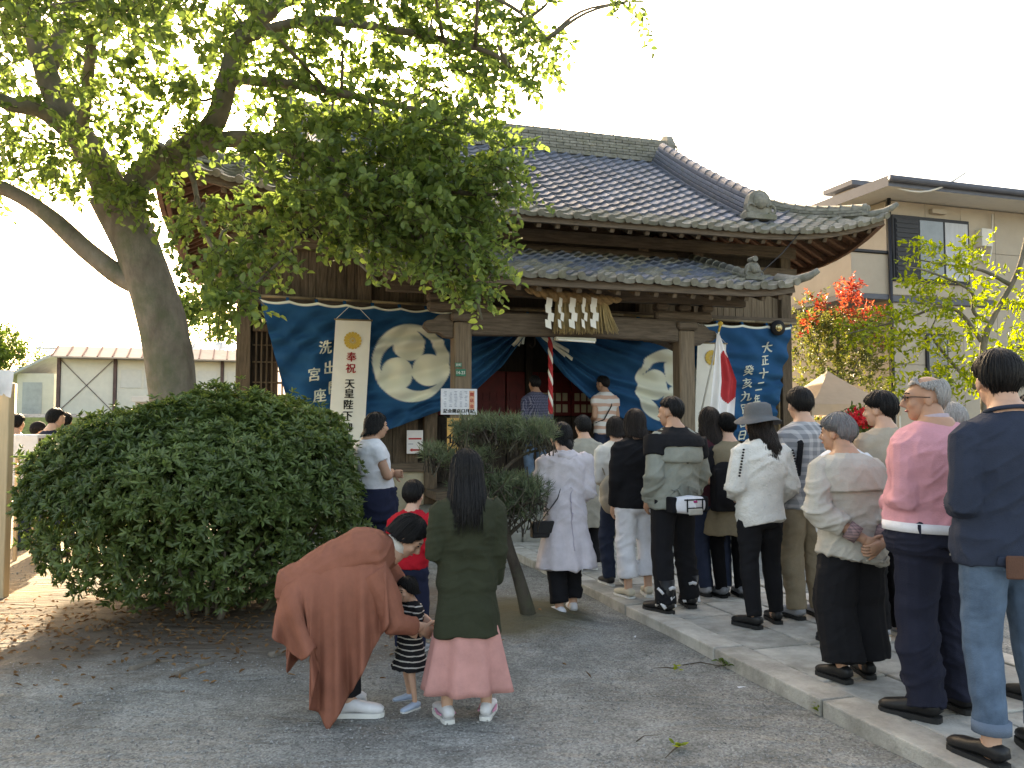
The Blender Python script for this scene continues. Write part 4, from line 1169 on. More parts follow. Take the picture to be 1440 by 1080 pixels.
# ---- clipped azalea bush
bc = Vector((-2.58, 7.05, 0))
bush = empty('clipped_bush', bc); tag(bush, 'big rounded clipped evergreen bush in front of the tree trunk', 'bush')
m_azalea = leaf_mat('azalea_leaf', (.066, .115, .034), (.13, .19, .058), trans=.34, rough=.42, spec=.45)
def bush_pt(n, shell):
    v = sph(n); v[:, 2] = np.abs(v[:, 2]) * np.where(rng.random(n) < .80, 1, -1)
    r = (np.abs(v[:, 0]) ** 2.5 + np.abs(v[:, 1]) ** 2.5 + np.abs(v[:, 2]) ** 2.5) ** (-1 / 2.5)
    q = v * r[:, None] * shell[:, None]
    low = q[:, 2] < 0
    P = q * np.array([1.31, 1.10, .88])
    P[:, 2] = np.where(low, q[:, 2] * .76, P[:, 2]) + .88
    lump = vnoise(P * 1.9 + 5) * .55 + vnoise(P * 4.7) * .28
    return P * (1 + .15 * lump[:, None]), unit(v / np.array([1.47, 1.12, .92]))
nR = 6600
C, Nn = bush_pt(nR, rng.uniform(.90, 1.0, nR) + (rng.random(nR) < .07) * rng.uniform(.02, .09, nR))
keep = (C[:, 2] > .12 + .14 * vnoise(C * 1.7 + 3)) ; C, Nn = C[keep], Nn[keep]
nR = len(C)
ax = unit(Nn * 1.0 + np.array([0, 0, .45]) + rng.normal(size=C.shape) * .35)
per = 9
th = rng.random((nR, per)) * 6.283; s1 = unit(np.cross(ax, rng.normal(size=C.shape))); s2 = np.cross(ax, s1)
lift = rng.uniform(.25, 1.1, (nR, per, 1))
D = unit((s1[:, None] * np.cos(th)[..., None] + s2[:, None] * np.sin(th)[..., None]) + ax[:, None] * lift)
Nl = ax[:, None] - D * (D * ax[:, None]).sum(-1, keepdims=True)
sz = rng.uniform(.7, 1.25, (nR, per))
lump_t = np.clip(.45 + .35 * vnoise(C * 2.0 + 11) + rng.normal(size=nR) * .12, 0, 1)
tone = np.clip(np.repeat(lump_t, per) + rng.normal(size=nR * per) * .18, 0, 1)
link('foliage', leaves_mesh('foliage', np.repeat(C, per, 0) + D.reshape(-1, 3) * .006, D.reshape(-1, 3), Nl.reshape(-1, 3), (.060 * sz).ravel(), (.021 * sz).ravel(), m_azalea, tone=tone), bush, None, 'stuff')
C2, N2 = bush_pt(27000, rng.uniform(.40, .92, 27000)); C2 = C2[C2[:, 2] > .16]
link('inner_foliage', leaves_mesh('inner_foliage', C2, sph(len(C2)), sph(len(C2)), rng.uniform(.06, .10, len(C2)), rng.uniform(.03, .045, len(C2)), m_azalea), bush, None, 'stuff')
mb = MB()
for k in range(26):
    a = random.uniform(0, 6.28); r = random.uniform(.05, .45)
    b0 = np.array([r * math.cos(a) * 1.4, r * math.sin(a), .0]); e = np.array([math.cos(a) * random.uniform(.6, 1.25), math.sin(a) * random.uniform(.4, .95), random.uniform(.5, 1.3)])
    limb(mb, [b0, b0 * 1.3 + [0, 0, .2], (b0 + e) / 2 + rng.normal(size=3) * .08, e], random.uniform(.018, .035), .008, 6, .05, 4)
mb.build('stems', m_bark, bush, True)
# fallen leaves and litter under the bush
m_litter = leaf_mat('dead_leaf', (.16, .085, .04), (.26, .15, .07), trans=.15, rough=.8, spec=.1)
n = 1000
P = np.stack([rng.normal(-2.95, 1.05, n), rng.normal(6.35, .55, n), np.zeros(n)], 1); P[:, 2] = gz(P[:, 0], P[:, 1]) + rng.uniform(.012, .03, n)
D = sph(n); D[:, 2] *= .25
Nl = np.tile([0, 0, 1.0], (n, 1)) + rng.normal(size=(n, 3)) * .25
tag(link('leaf_litter', leaves_mesh('leaf_litter', P, D, Nl, rng.uniform(.03, .065, n), rng.uniform(.015, .032, n), m_litter)), 'brown dead leaves scattered below the clipped bush', 'leaf litter', kind='stuff')

# ---- pruned pine by the path
pb = ground(748, 892)
pine = empty('pruned_pine', pb); tag(pine, 'small pruned pine with leaning scaly trunk between the girl and the queue', 'pine tree')
m_pbark = bark_material('pine_bark', (.040, .032, .026), (.09, .075, .06), (.075, .08, .05))
m_needle = leaf_mat('pine_needle', (.075, .115, .055), (.125, .165, .085), trans=.15, rough=.5)
PD = 6.55
def pp(px, py, d=PD): return np.array(pix(px, py, d) - pb)
mb = MB(); PL = []
base = pp(750, 895); base[2] = -.12
PL.append(limb(mb, [base, pp(742, 862), pp(730, 815), pp(716, 770), pp(706, 730), pp(697, 690), pp(688, 660), pp(690, 635)], .052, .034, 12, .20, 5, .5))
for pts in ([pp(695, 690), pp(710, 660), pp(735, 640), pp(768, 630)], [pp(690, 650), pp(705, 632), pp(740, 630), pp(772, 622)], [pp(690, 655), pp(660, 650), pp(630, 650), pp(608, 648)], [pp(690, 640), pp(675, 620), pp(655, 605), pp(640, 600)],
            [pp(705, 735), pp(725, 715), pp(750, 700)], [pp(700, 705), pp(680, 695), pp(655, 690)], [pp(690, 637), pp(705, 612), pp(730, 598), pp(748, 592)], [pp(712, 755), pp(735, 735), pp(752, 725)]):
    PL.append(limb(mb, pts, .022, .007, 7, .12))
mb.build('trunk', m_pbark, pine, True)
PADS = [(665, 600, 24, 6, 44), (700, 596, 30, 7, 58), (745, 602, 30, 7, 64), (765, 612, 16, 6, 26), (720, 612, 34, 6, 52), (655, 616, 16, 8, 22), (615, 636, 20, 7, 40), (640, 646, 20, 6, 26), (672, 640, 22, 5, 22),
        (665, 662, 24, 8, 36), (700, 676, 34, 9, 66), (738, 682, 26, 8, 54), (755, 694, 14, 6, 22), (680, 694, 28, 8, 44), (722, 702, 30, 7, 48), (700, 720, 24, 6, 30), (738, 722, 20, 5, 24), (650, 684, 14, 6, 16)]
T0, TDir = [], []
for px, py, rx, ry, n in PADS:
    c = pp(px, py); k = PD / FPX; q = sph(n) * rng.random((n, 1)) ** .4
    T0.append(c + q * np.array([rx * k * 1.2, .30, ry * k * .95])); TDir.append(unit(q * .4 + np.array([0, 0, .8]) + rng.normal(size=(n, 3)) * .4))
T0, TDir = np.concatenate(T0), np.concatenate(TDir)
per = 17; nT = len(T0)
D = unit(TDir[:, None] * .75 + rng.normal(size=(nT, per, 3)) * .55)
Pn = T0[:, None] + TDir[:, None] * rng.uniform(-.05, .05, (nT, per, 1))
link('needles', leaves_mesh('needles', Pn.reshape(-1, 3), D.reshape(-1, 3), sph(nT * per), rng.uniform(.05, .10, nT * per), np.full(nT * per, .0038), m_needle, fold=.1, tone=np.clip(np.repeat(rng.random(nT), per) * .6 + rng.random(nT * per) * .4, 0, 1)), pine, None, 'stuff')
tw = np.stack([T0 - TDir * .16, T0 - TDir * .06, T0 + TDir * .05], 1)
link('twigs', twig_mesh('twigs', tw, .006, m_pbark), pine, None, 'stuff')

# ---- generic small tree
def small_tree(name, label, cat, base, limbs, blobs, leaf, mats, per=11, sp_len=.22, group=None, r0=.05, kids=('crown', 'twigs', 'trunk'), up=.6):
    e = empty(name, base); tag(e, label, cat, group)
    mb = MB(); b = np.array(base); LP = []
    for i, pts in enumerate(limbs):
        LP.append(limb(mb, [np.array(p) - b for p in pts], r0 if i == 0 else r0 * .5, r0 * .35 if i == 0 else r0 * .12, 8, .08))
    mb.build(kids[2], mats[1], e, True)
    Pc, Dc = [], []
    for c, r, n, bias in blobs:
        q = sph(n) * rng.random((n, 1)) ** .42
        Pc.append(np.array(c) - b + q * np.array(r)); Dc.append(unit(q * .6 + np.array(bias) + rng.normal(size=(n, 3)) * .35))
    Pc, Dc = np.concatenate(Pc), np.concatenate(Dc)
    lp, ld, ln_, lL, lW, tw = sprays(Pc, Dc, per, sp_len, leaf[0], leaf[1], up=up)
    link(kids[0], leaves_mesh(kids[0], lp, ld, ln_, lL, lW, mats[0]), e, None, 'stuff')
    link(kids[1], twig_mesh(kids[1], tw, .004, mats[1]), e, None, 'stuff')
    return e
m_young = leaf_mat('young_leaf', (.15, .22, .022), (.27, .34, .035), trans=.55, rough=.45)
m_mid = leaf_mat('mid_leaf', (.05, .095, .02), (.10, .16, .03), trans=.4)
m_redleaf = leaf_mat('red_leaf', (.30, .055, .04), (.42, .15, .07), trans=.4)
m_photinia = leaf_mat('photinia_leaf', (.055, .095, .028), (.16, .165, .04), trans=.4)
def wp(px, py, d): return tuple(pix(px, py, d))
d = 12.5
base = Vector(wp(1385, 600, d)); base.z = 0
small_tree('young_maple', 'sunlit young tree with bright yellow-green leaves in front of the beige house', 'tree', base,
    [[tuple(base), wp(1385, 560, d), wp(1383, 485, d), wp(1400, 440, d), wp(1425, 395, d), wp(1437, 362, d), wp(1450, 300, d + .1)], [wp(1395, 455, d), wp(1370, 440, d), wp(1367, 412, d - .1), wp(1340, 395, d - .2), wp(1300, 380, d - .2), wp(1275, 375, d - .2)],
     [wp(1380, 480, d), wp(1350, 440, d + .2), wp(1320, 432, d + .3), wp(1270, 450, d + .3), wp(1220, 462, d + .2), wp(1190, 470, d)], [wp(1420, 400, d), wp(1380, 380, d + .1), wp(1330, 372, d + .2), wp(1290, 365, d + .2)], [wp(1384, 540, d), wp(1430, 490, d), wp(1470, 470, d)],
     [wp(1384, 560, d), wp(1330, 500, d + .2), wp(1310, 470, d + .3), wp(1315, 450, d + .3)]],
    [(wp(1310, 352, d), (0.36, 0.39, 0.12), 16, (-.5, 0, -.1)), (wp(1350, 358, d), (0.39, 0.39, 0.13), 20, (-.3, 0, -.1)), (wp(1300, 392, d), (0.33, 0.39, 0.10), 14, (-.5, 0, -.2)), (wp(1360, 398, d), (0.33, 0.39, 0.13), 16, (-.2, 0, -.2)), (wp(1325, 425, d), (0.52, 0.39, 0.12), 27, (-.4, 0, -.2)),
     (wp(1270, 440, d), (0.39, 0.39, 0.09), 20, (-.6, 0, -.2)), (wp(1225, 462, d), (0.36, 0.39, 0.09), 19, (-.6, 0, -.2)), (wp(1300, 475, d), (0.52, 0.39, 0.13), 28, (-.4, 0, -.3)), (wp(1345, 460, d), (0.39, 0.39, 0.16), 24, (0, 0, -.2)), (wp(1420, 430, d), (0.33, 0.39, 0.23), 20, (.3, 0, 0)),
     (wp(1330, 520, d), (0.65, 0.52, 0.21), 48, (-.2, 0, -.2)), (wp(1410, 510, d), (0.45, 0.52, 0.26), 35, (.2, 0, 0)), (wp(1300, 548, d), (0.52, 0.52, 0.16), 36, (0, 0, 0)), (wp(1440, 470, d), (0.33, 0.39, 0.33), 24, (.3, 0, 0)), (wp(1470, 400, d), (0.52, 0.52, 0.52), 36, (.3, 0, 0))],
    (.095, .046), (m_young, m_bark), per=9, sp_len=.30, r0=.07)
d = 17.2
base = Vector(wp(1180, 600, d)); base.z = 0
small_tree('red_tipped_shrub', 'tall photinia shrub with red young leaves beside the shrine corner', 'shrub', base,
    [[tuple(base), wp(1180, 560, d), wp(1178, 480, d), wp(1185, 420, d)], [wp(1180, 560, d), wp(1150, 500, d), wp(1135, 450, d)], [wp(1180, 560, d), wp(1210, 500, d), wp(1225, 450, d)]],
    [(wp(1175, 500, d), (1.0, .7, .9), 330, (0, 0, .5)), (wp(1150, 460, d), (.48, .6, .6), 120, (0, 0, .6)), (wp(1215, 480, d), (.48, .6, .7), 120, (0, 0, .6)), (wp(1180, 560, d), (1.05, .7, .6), 200, (0, 0, .3))],
    (.09, .04), (m_photinia, m_bark), per=9, sp_len=.20, kids=('foliage', 'twigs', 'stems'))
e = bpy.data.objects['red_tipped_shrub']
C = []
for (px, py, rx, ry, n) in ((1193, 425, 20, 24, 44), (1200, 404, 10, 14, 16), (1150, 432, 26, 20, 18), (1228, 440, 18, 18, 13), (1135, 462, 16, 18, 10), (1240, 475, 12, 24, 8), (1195, 462, 34, 20, 16)):
    k = d / FPX; q = sph(n) * rng.random((n, 1)) ** .5; C.append(np.array(wp(px, py, d - .4)) - np.array(base) + q * np.array([rx * k, .3, ry * k]))
C = np.concatenate(C); lp, ld, ln_, lL, lW, tw = sprays(C, unit(np.array([0, 0, .9]) + rng.normal(size=C.shape) * .4), 8, .19, .085, .038)
link('red_tips', leaves_mesh('red_tips', lp, ld, ln_, lL, lW, m_redleaf), e, None, 'stuff')
# red azalea flowers low behind the queue
d = 10.5
base = Vector(wp(1213, 640, d)); base.z = 0
fe = empty('flowering_shrub', base); tag(fe, 'low shrub with bright red flowers between the queue and tent', 'shrub')
q = sph(700) * rng.random((700, 1)) ** .4; C = np.array(wp(1213, 605, d)) - np.array(base) + q * np.array([.35, .4, .35])
link('foliage', leaves_mesh('foliage', C, sph(700), sph(700), rng.uniform(.05, .09, 700), rng.uniform(.02, .04, 700), m_mid), fe, None, 'stuff')
q = sph(230) * rng.random((230, 1)) ** .4; C = np.array(wp(1214, 588, d - .2)) - np.array(base) + q * np.array([.30, .3, .13])
m_fl = leaf_mat('red_petal', (.55, .02, .03), (.75, .06, .05), trans=.4)
link('flowers', leaves_mesh('flowers', np.repeat(C, 4, 0), sph(920), sph(920), rng.uniform(.03, .05, 920), rng.uniform(.025, .04, 920), m_fl), fe, None, 'stuff')
mb = MB()
for k in range(6): limb(mb, [np.array([random.uniform(-.1, .1), 0, 0]), np.array([random.uniform(-.2, .2), 0, .6]), np.array([random.uniform(-.3, .3), random.uniform(-.2, .2), 1.2])], .015, .006, 6)
mb.build('stems', m_bark, fe, True)
# trees far behind
def far_tree(label, px, py, d, rx, rz, n, ls):
    base = Vector(wp(px, 600, d)); base.z = float(gz(np.array(base.x), np.array(base.y)))
    c = np.array(wp(px, py, d))
    small_tree('distant_tree', label, 'tree', base, [[tuple(base), tuple((np.array(base) + c) / 2), tuple(c)], [tuple((np.array(base) + c) / 2), tuple(c + [rx * .5, 0, 0])], [tuple((np.array(base) + c) / 2), tuple(c - [rx * .5, 0, 0])]],
        [((c + rng.normal(size=3) * np.array([rx, rx * .6, rz]) * .5), (rx * .55, rx * .5, rz * .55), n // 6, (0, 0, .3)) for _ in range(6)], (ls, ls * .6), (m_mid, m_bark), per=10, sp_len=ls * 2.6, group='trees beyond the shrine court', r0=.2)
far_tree('pale hazy tree rising behind the low sheds at the edge', 0, 490, 58, 3.0, 2.2, 600, .22)
far_tree('round green tree seen between tree trunk and shrine corner', 295, 455, 46, 1.6, 1.5, 420, .20)
far_tree('sunlit tree beyond the house seen low behind the queue', 1420, 520, 20, 1.8, 1.6, 420, .13)
# ================================================================ people
def pattern_mat(name, fn_kind, c1, c2, freq=(30, 30), duty=.3, rough=.9, bump=.3):
    """woven stripes or checks, from the garment's own coordinates"""
    if name in _mats: return _mats[name]
    m, nt, b, n, l = nodes_of(name)
    tc = n.new('ShaderNodeTexCoord'); sp = n.new('ShaderNodeSeparateXYZ'); l.new(tc.outputs['Object'], sp.inputs[0])
    nz = n.new('ShaderNodeTexNoise'); nz.inputs['Scale'].default_value = 5; l.new(tc.outputs['Object'], nz.inputs['Vector'])
    def band(sock, f, ph=0):
        a = n.new('ShaderNodeMath'); a.operation = 'MULTIPLY'; a.inputs[1].default_value = f; l.new(sock, a.inputs[0])
        w = n.new('ShaderNodeMath'); w.operation = 'MULTIPLY_ADD'; w.inputs[1].default_value = .5; l.new(nz.outputs['Fac'], w.inputs[0]); l.new(a.outputs[0], w.inputs[2])
        s = n.new('ShaderNodeMath'); s.operation = 'FRACT'; l.new(w.outputs[0], s.inputs[0])
        t = n.new('ShaderNodeMath'); t.operation = 'LESS_THAN'; t.inputs[1].default_value = duty; l.new(s.outputs[0], t.inputs[0])
        return t.outputs[0]
    if fn_kind == 'stripe': fac = band(sp.outputs['Z'], freq[0])
    else:
        ad = n.new('ShaderNodeMath'); ad.operation = 'ADD'; l.new(sp.outputs['X'], ad.inputs[0]); l.new(sp.outputs['Y'], ad.inputs[1])
        p, q = band(ad.outputs[0], freq[0]), band(sp.outputs['Z'], freq[1])
        mx_ = n.new('ShaderNodeMath'); mx_.operation = 'ADD'; l.new(p, mx_.inputs[0]); l.new(q, mx_.inputs[1])
        hf = n.new('ShaderNodeMath'); hf.operation = 'MULTIPLY'; hf.inputs[1].default_value = .5; l.new(mx_.outputs[0], hf.inputs[0]); fac = hf.outputs[0]
    mx = n.new('ShaderNodeMix'); mx.data_type = 'RGBA'; l.new(fac, mx.inputs['Factor']); mx.inputs['A'].default_value = (*c1, 1); mx.inputs['B'].default_value = (*c2, 1)
    l.new(mx.outputs['Result'], b.inputs['Base Color']); b.inputs['Roughness'].default_value = rough; b.inputs['Specular IOR Level'].default_value = .15
    t2 = n.new('ShaderNodeTexNoise'); t2.inputs['Scale'].default_value = 140; l.new(tc.outputs['Object'], t2.inputs['Vector'])
    bp = n.new('ShaderNodeBump'); bp.inputs['Strength'].default_value = bump; bp.inputs['Distance'].default_value = .004; l.new(t2.outputs['Fac'], bp.inputs['Height']); l.new(bp.outputs[0], b.inputs['Normal'])
    _mats[name] = m
    return m
def cloth(name, c, rough=.9, var=.14, bscale=170, bump=.35, spec=.12): return M('cloth_' + name, c, rough=rough, var=var, scale=7, bump=bump, bscale=bscale, spec=spec)
SKIN = M('skin', (.50, .30, .215), rough=.55, var=.08, scale=12, bump=.06, bscale=120, spec=.35)
SKIN_D = M('skin_tanned', (.40, .225, .15), rough=.55, var=.08, scale=12, bump=.06, bscale=120, spec=.35)
EYE = M('eye_dark', (.02, .015, .012), rough=.2, var=0, bump=0); LIP = M('lip', (.36, .13, .11), rough=.5, var=.05, bump=0)
def hair_mat(name, c, rough=.5): return M('hair_' + name, c, rough=rough, var=.4, scale=30, bump=.6, bscale=90, stretch=(6, 6, .35), spec=.22)
HB = hair_mat('black', (.008, .0075, .008)); HBR = hair_mat('dark_brown', (.015, .010, .008)); HG = hair_mat('grey', (.16, .16, .165), .6); HLG = hair_mat('light_grey', (.33, .32, .31), .6)

ARMS = {'down': ((.125, -.02, .625), (.122, .035, .485)), 'front': ((.122, -.025, .63), (.045, .135, .60)), 'back': ((.155, -.06, .64), (.022, -.115, .50)),
        'crossed': ((.135, .045, .65), (-.02, .125, .655)), 'pocket': ((.14, -.05, .635), (.125, .03, .51)), 'phone': ((.125, .02, .64), (.05, .16, .70)), 'bag': ((.13, -.03, .63), (.10, .10, .60))}
def lerp(a, b, t): return a + (b - a) * t
class Person:
    def __init__(s, label, loc, H, yaw, lean=0, girth=1.0, arms=('down', 'down'), feet=((-.055, 0, 8), (.055, 0, -8)), head_yaw=0, head_tilt=0, joints=None, skin=None, headk=1.0, vox=None, group='people queueing in the shrine court', cat='person'):
        s.H, s.g, s.skin = H, girth, skin or SKIN
        s.root = empty('person', loc, R(yaw)); tag(s.root, label, cat, group)
        s.loc = Vector(loc)
        dist = max(3.0, (s.loc - cam.location).length)
        s.vox = vox or min(.018, max(.0085, dist * .0019))
        V = lambda *a: Vector(a) * H
        J = {'pelvis': V(0, 0, .50), 'waist': V(0, 0, .60), 'chest': V(0, -.005, .725), 'neck': V(0, -.012, .838), 'headbase': V(0, .0, .87)}
        for sd, k in ((-1, 'L'), (1, 'R')):
            J['sh' + k] = V(sd * .103, -.012, .800)
            a = arms[0 if sd < 0 else 1]; a = ARMS[a] if isinstance(a, str) else a
            J['el' + k] = V(sd * a[0][0], a[0][1], a[0][2]); J['wr' + k] = V(sd * a[1][0], a[1][1], a[1][2])
            f = feet[0 if sd < 0 else 1]
            J['hip' + k] = V(sd * .052, 0, .49); J['an' + k] = V(f[0], f[1] - .02, .05 + (f[3] if len(f) > 3 else 0))
            J['kn' + k] = (J['hip' + k] + J['an' + k]) / 2 + V(sd * .006, .022, .005)
            setattr(s, 'foot' + k, f)
        hv = sum(map(ord, label)); sw = ((hv % 7) - 3) / 3 * .011 * H; tl = ((hv // 7 % 7) - 3) / 3 * .008 * H   # weight on one leg, shoulders not level
        for k in ('pelvis', 'hipL', 'hipR', 'waist'): J[k].x += sw * (1 if k != 'waist' else .6)
        J['shL'].z += tl; J['shR'].z -= tl; head_yaw += (hv % 11) - 5
        for k in 'LR': J['kn' + k].y += (.012 * H if (k == 'L') == (sw > 0) else 0)
        if lean:
            rot = Matrix.Rotation(-R(lean), 4, 'X'); p0 = J['pelvis'].copy()
            for k in ('waist', 'chest', 'neck', 'headbase', 'shL', 'shR', 'elL', 'elR', 'wrL', 'wrR'):
                J[k] = p0 + rot @ (J[k] - p0)
        if joints:
            for k, v in joints.items(): J[k] = Vector(v)
        s.J = J
        up = (J['headbase'] - J['neck']).normalized()
        s.hk = H / 1.70 * headk * 1.0
        hc = J['headbase'] + (up * .09 + Vector((0, .015, 0))) * s.hk
        s.HM = Matrix.Translation(hc) @ Matrix.Rotation(R(head_yaw), 4, 'Z') @ Matrix.Rotation(-R(head_tilt), 4, 'X') @ Matrix.Scale(s.hk, 4)
    # spine path, t in z-fraction units .50 .. .845
    def spine(s, zf):
        J = s.J; ks = [(.38, J['pelvis'] + (J['pelvis'] - J['waist']) * 1.2), (.50, J['pelvis']), (.60, J['waist']), (.725, J['chest']), (.838, J['neck']), (.90, J['neck'] * 2 - J['chest'] * 1 + (J['chest'] - J['neck']) * .45)]
        for (a, p), (b, q) in zip(ks[:-1], ks[1:]):
            if zf <= b: return lerp(p, q, (zf - a) / (b - a))
        return ks[-1][1]
    RING = [(.868, .036, .036), (.850, .044, .045), (.835, .066, .053), (.820, .094, .062), (.800, .108, .070), (.765, .110, .080), (.72, .108, .083), (.66, .101, .077), (.60, .098, .075), (.54, .104, .080), (.50, .106, .083), (.47, .100, .080)]
    def torso(s, mb, bottom=.50, ease=1.0, top=.845, belly=0, n=20):
        pts, rad = [], []
        for zf, rx, ry in s.RING:
            if zf > top + .006 or zf < bottom - .004: continue
            ease_ = 1 + (ease - 1) * .62; k = ease_ if zf < .82 else 1 + (ease - 1) * .35
            yo = belly * math.exp(-((zf - .58) / .07) ** 2)
            p = s.spine(zf) + Vector((0, yo * .5, 0)) * s.H
            pts.append(p); rad.append((rx * s.H * s.g * k, (ry + yo * .5) * s.H * s.g * k))
        mb.tube(pts[::-1], rad[::-1], n, right=(1, 0, 0), sq=2.25)
    def arm(s, mb, k, r, upto=1.0, n=12):
        J = s.J; a, b, c = J['sh' + k], J['el' + k], J['wr' + k]
        sd = -1 if k == 'L' else 1
        a0 = a + Vector((-sd * .02, 0, .0)) * s.H
        P = [a0, lerp(a, b, .12), lerp(a, b, .5), lerp(a, b, .88), b + (b - (a + c) / 2).normalized() * .006, lerp(b, c, .15), lerp(b, c, .55), c]
        rr = [r[0] * .85, r[0], lerp(r[0], r[1], .55), r[1] * 1.02, r[1] * 1.02, r[1], lerp(r[1], r[2], .55), r[2]]
        m = len(P)
        if upto < 1: m = {0.45: 3, 0.6: 4, .8: 7}.get(upto, 4)
        mb.tube(P[:m], [x * s.H * (.88 if r[0] > .04 else 1) for x in rr[:m]], n)
    def leg(s, mb, k, r, upto=1.0, low=None, n=14, y_sq=1.0):
        J = s.J; a, b, c = J['hip' + k].copy(), J['kn' + k], J['an' + k].copy()
        if low is not None: c = Vector((c.x, c.y, c.z + low * s.H))
        P = [a + Vector((0, 0, .035 * s.H)), a, lerp(a, b, .4), lerp(a, b, .85), b, lerp(b, c, .18), lerp(b, c, .6), c]
        rr = [r[0] * .95, r[0], lerp(r[0], r[1], .45), r[1] * 1.03, r[1], r[1], lerp(r[1], r[2], .6), r[2]]
        m = 8 if upto >= 1 else {.5: 5, .35: 3}.get(upto, 5)
        mb.tube(P[:m], [(x * s.H, x * s.H * y_sq) for x in rr[:m]], n, right=(1, 0, 0))
    def finish(s, mb, name, mat, wr=(.005, 9, 9, 14), vert=0.0, ridge=.007, smooth=2, kf=.9):
        V, N, F = remesh(mb, s.vox * kf, smooth)
        seed = (sum(map(ord, s.root.name + name)) * 7) % 97
        q = vnoise(V * np.array([wr[1], wr[2], wr[3]]) + seed)
        Wp = V + .07 * np.stack([vnoise(V * 4 + seed + k * 9) for k in range(3)], 1)
        sh_ = np.where(V[:, 0] > 0, 1, -1)[:, None] * np.array([[0, 0, .55]]) * V[:, :1]     # creases slant towards the middle
        def rid(fx, fz, o): return np.clip(1 - np.abs(vnoise((Wp + sh_) * np.array([fx, fx, fz]) / s.H * 1.6 + seed + o)) * 2.4, 0, 1) ** 1.6
        mask = np.clip(.55 + vnoise(V * 3.1 + seed + 5) * .9, .1, 1.2)
        d = wr[0] * q + ridge * 1.25 * (rid(4.5, 13, 7) * mask + .55 * rid(9, 24, 17) * mask - .45)
        if vert:
            zt = np.clip((.55 * s.H - V[:, 2]) / (.3 * s.H), 0, 1)
            d += vert * zt * vnoise(np.stack([V[:, 0] * 13, V[:, 1] * 13, V[:, 2] * 1.6], 1) + seed)
        V = V + N * d[:, None]
        return link(name, np_mesh(name, V, F, mat, True), s.root)
    def top(s, name, mat, bottom=.47, ease=1.12, sleeve='long', sr=(.047, .040, .031), belly=0, neck=.845, wr=(.006, 9, 9, 14), ridge=.008, hem=None, vert=0):
        mb = MB(); s.torso(mb, max(bottom, .47), ease, neck, belly)
        if hem: # coat skirts below the hips: list of (zf, rx, ry, yoff)
            pts = [s.spine(.50)] + [Vector((0, y, z)) * s.H for z, _, _, y in hem]
            ek = 1 + (ease - 1) * .62; rad = [(.106 * s.H * s.g * ek, .083 * s.H * s.g * ek)] + [(rx * s.H, ry * s.H) for _, rx, ry, _ in hem]
            mb.tube(pts[::-1], rad[::-1], 28, right=(1, 0, 0), sq=2.2)
        if sleeve != 'none':
            for k in 'LR': s.arm(mb, k, sr, {'long': 1.0, 'short': .45, 'elbow': .6, 'three': .8}[sleeve])
        return s.finish(mb, name, mat, wr, vert, ridge)
    def trousers(s, name, mat, r=(.061, .046, .038), top=.525, ease=.99, low=-.01, belly=0, vert=0, wr=(.005, 9, 9, 16), ridge=.008):
        mb = MB(); pts, rad = [], []
        for zf, rx, ry in ((top, .092, .072) if top < .55 else (top, .098, .078), (.535, .103, .081), (.50, .106, .085), (.465, .098, .08), (.445, .07, .06)):
            if zf == .535 and top < .55: continue
            pts.append(s.spine(zf)); rad.append((rx * s.H * s.g * ease, ry * s.H * s.g * ease))
        mb.tube(pts[::-1], rad[::-1], 18, right=(1, 0, 0), sq=2.3)
        for k in 'LR': s.leg(mb, k, r, low=low)
        return s.finish(mb, name, mat, wr, vert, ridge)
    def skirt(s, name, mat, z1, r1, z0=.56, folds=11, amp=.10, r0=(.10, .08), y1=0.0, seed=0):
        n, m = 72, 16; V, F = [], []
        rs = np.random.default_rng(seed); ph = rs.random(3) * 6.28
        for j in range(m + 1):
            t = j / m; z = lerp(z0, z1, t)
            for i in range(n):
                a = 2 * math.pi * i / n
                k = 1 + amp * t ** 1.3 * (math.sin(folds * a + ph[0]) * .6 + math.sin((folds * .6 // 1) * a + ph[1]) * .5)
                V.append((lerp(r0[0], r1[0], t ** .8) * k * math.cos(a) * s.H, (lerp(r0[1], r1[1], t ** .8) * k * math.sin(a) + y1 * t) * s.H, z * s.H + .004 * math.sin(a * 3 + ph[2]) * t))
        for j in range(m):
            for i in range(n): F.append((j * n + i, (j + 1) * n + i, (j + 1) * n + (i + 1) % n, j * n + (i + 1) % n))
        F.append(list(range(n))[::1])
        o = link(name, np_mesh(name, V, F, mat, True), s.root)
        md = o.modifiers.new('t', 'SOLIDIFY'); md.thickness = .006
        return o
    def hand(s, mb, k, curl=.5, palm=None, dirn=None):
        J = s.J; w = J['wr' + k]; f = Vector(dirn) if dirn else (w - J['el' + k]); f.normalize()
        sd = -1 if k == 'L' else 1
        nrm = Vector(palm) if palm else Vector((-sd, 0, 0)); nrm = (nrm - f * nrm.dot(f)).normalized(); sdv = f.cross(nrm)
        if sdv.y < 0 and not dirn: sdv = -sdv
        h = s.H
        mb.tube([w - f * .012 * h, w + f * .014 * h, w + f * .052 * h], [(.016 * h, .012 * h), (.024 * h, .011 * h), (.024 * h, .009 * h)], 8, right=sdv)
        for i, (o, L) in enumerate(((.018, .040), (.006, .046), (-.006, .043), (-.017, .034))):
            b = w + f * .050 * h + sdv * o * h; d = f.copy(); P = [b - f * .01 * h, b]
            for j in range(3):
                d = (Matrix.Rotation(curl * (.55 + .2 * j), 3, sdv) @ d) if (Matrix.Rotation(.1, 3, sdv) @ f).dot(nrm) > 0 else (Matrix.Rotation(-curl * (.55 + .2 * j), 3, sdv) @ d)
                P.append(P[-1] + d * L * h / 3)
            mb.tube(P, [.0056 * h, .0056 * h, .0052 * h, .0046 * h, .0032 * h], 6)
        b = w + f * .016 * h + sdv * .019 * h; d = (f * .6 + sdv * .6 + nrm * .35).normalized()
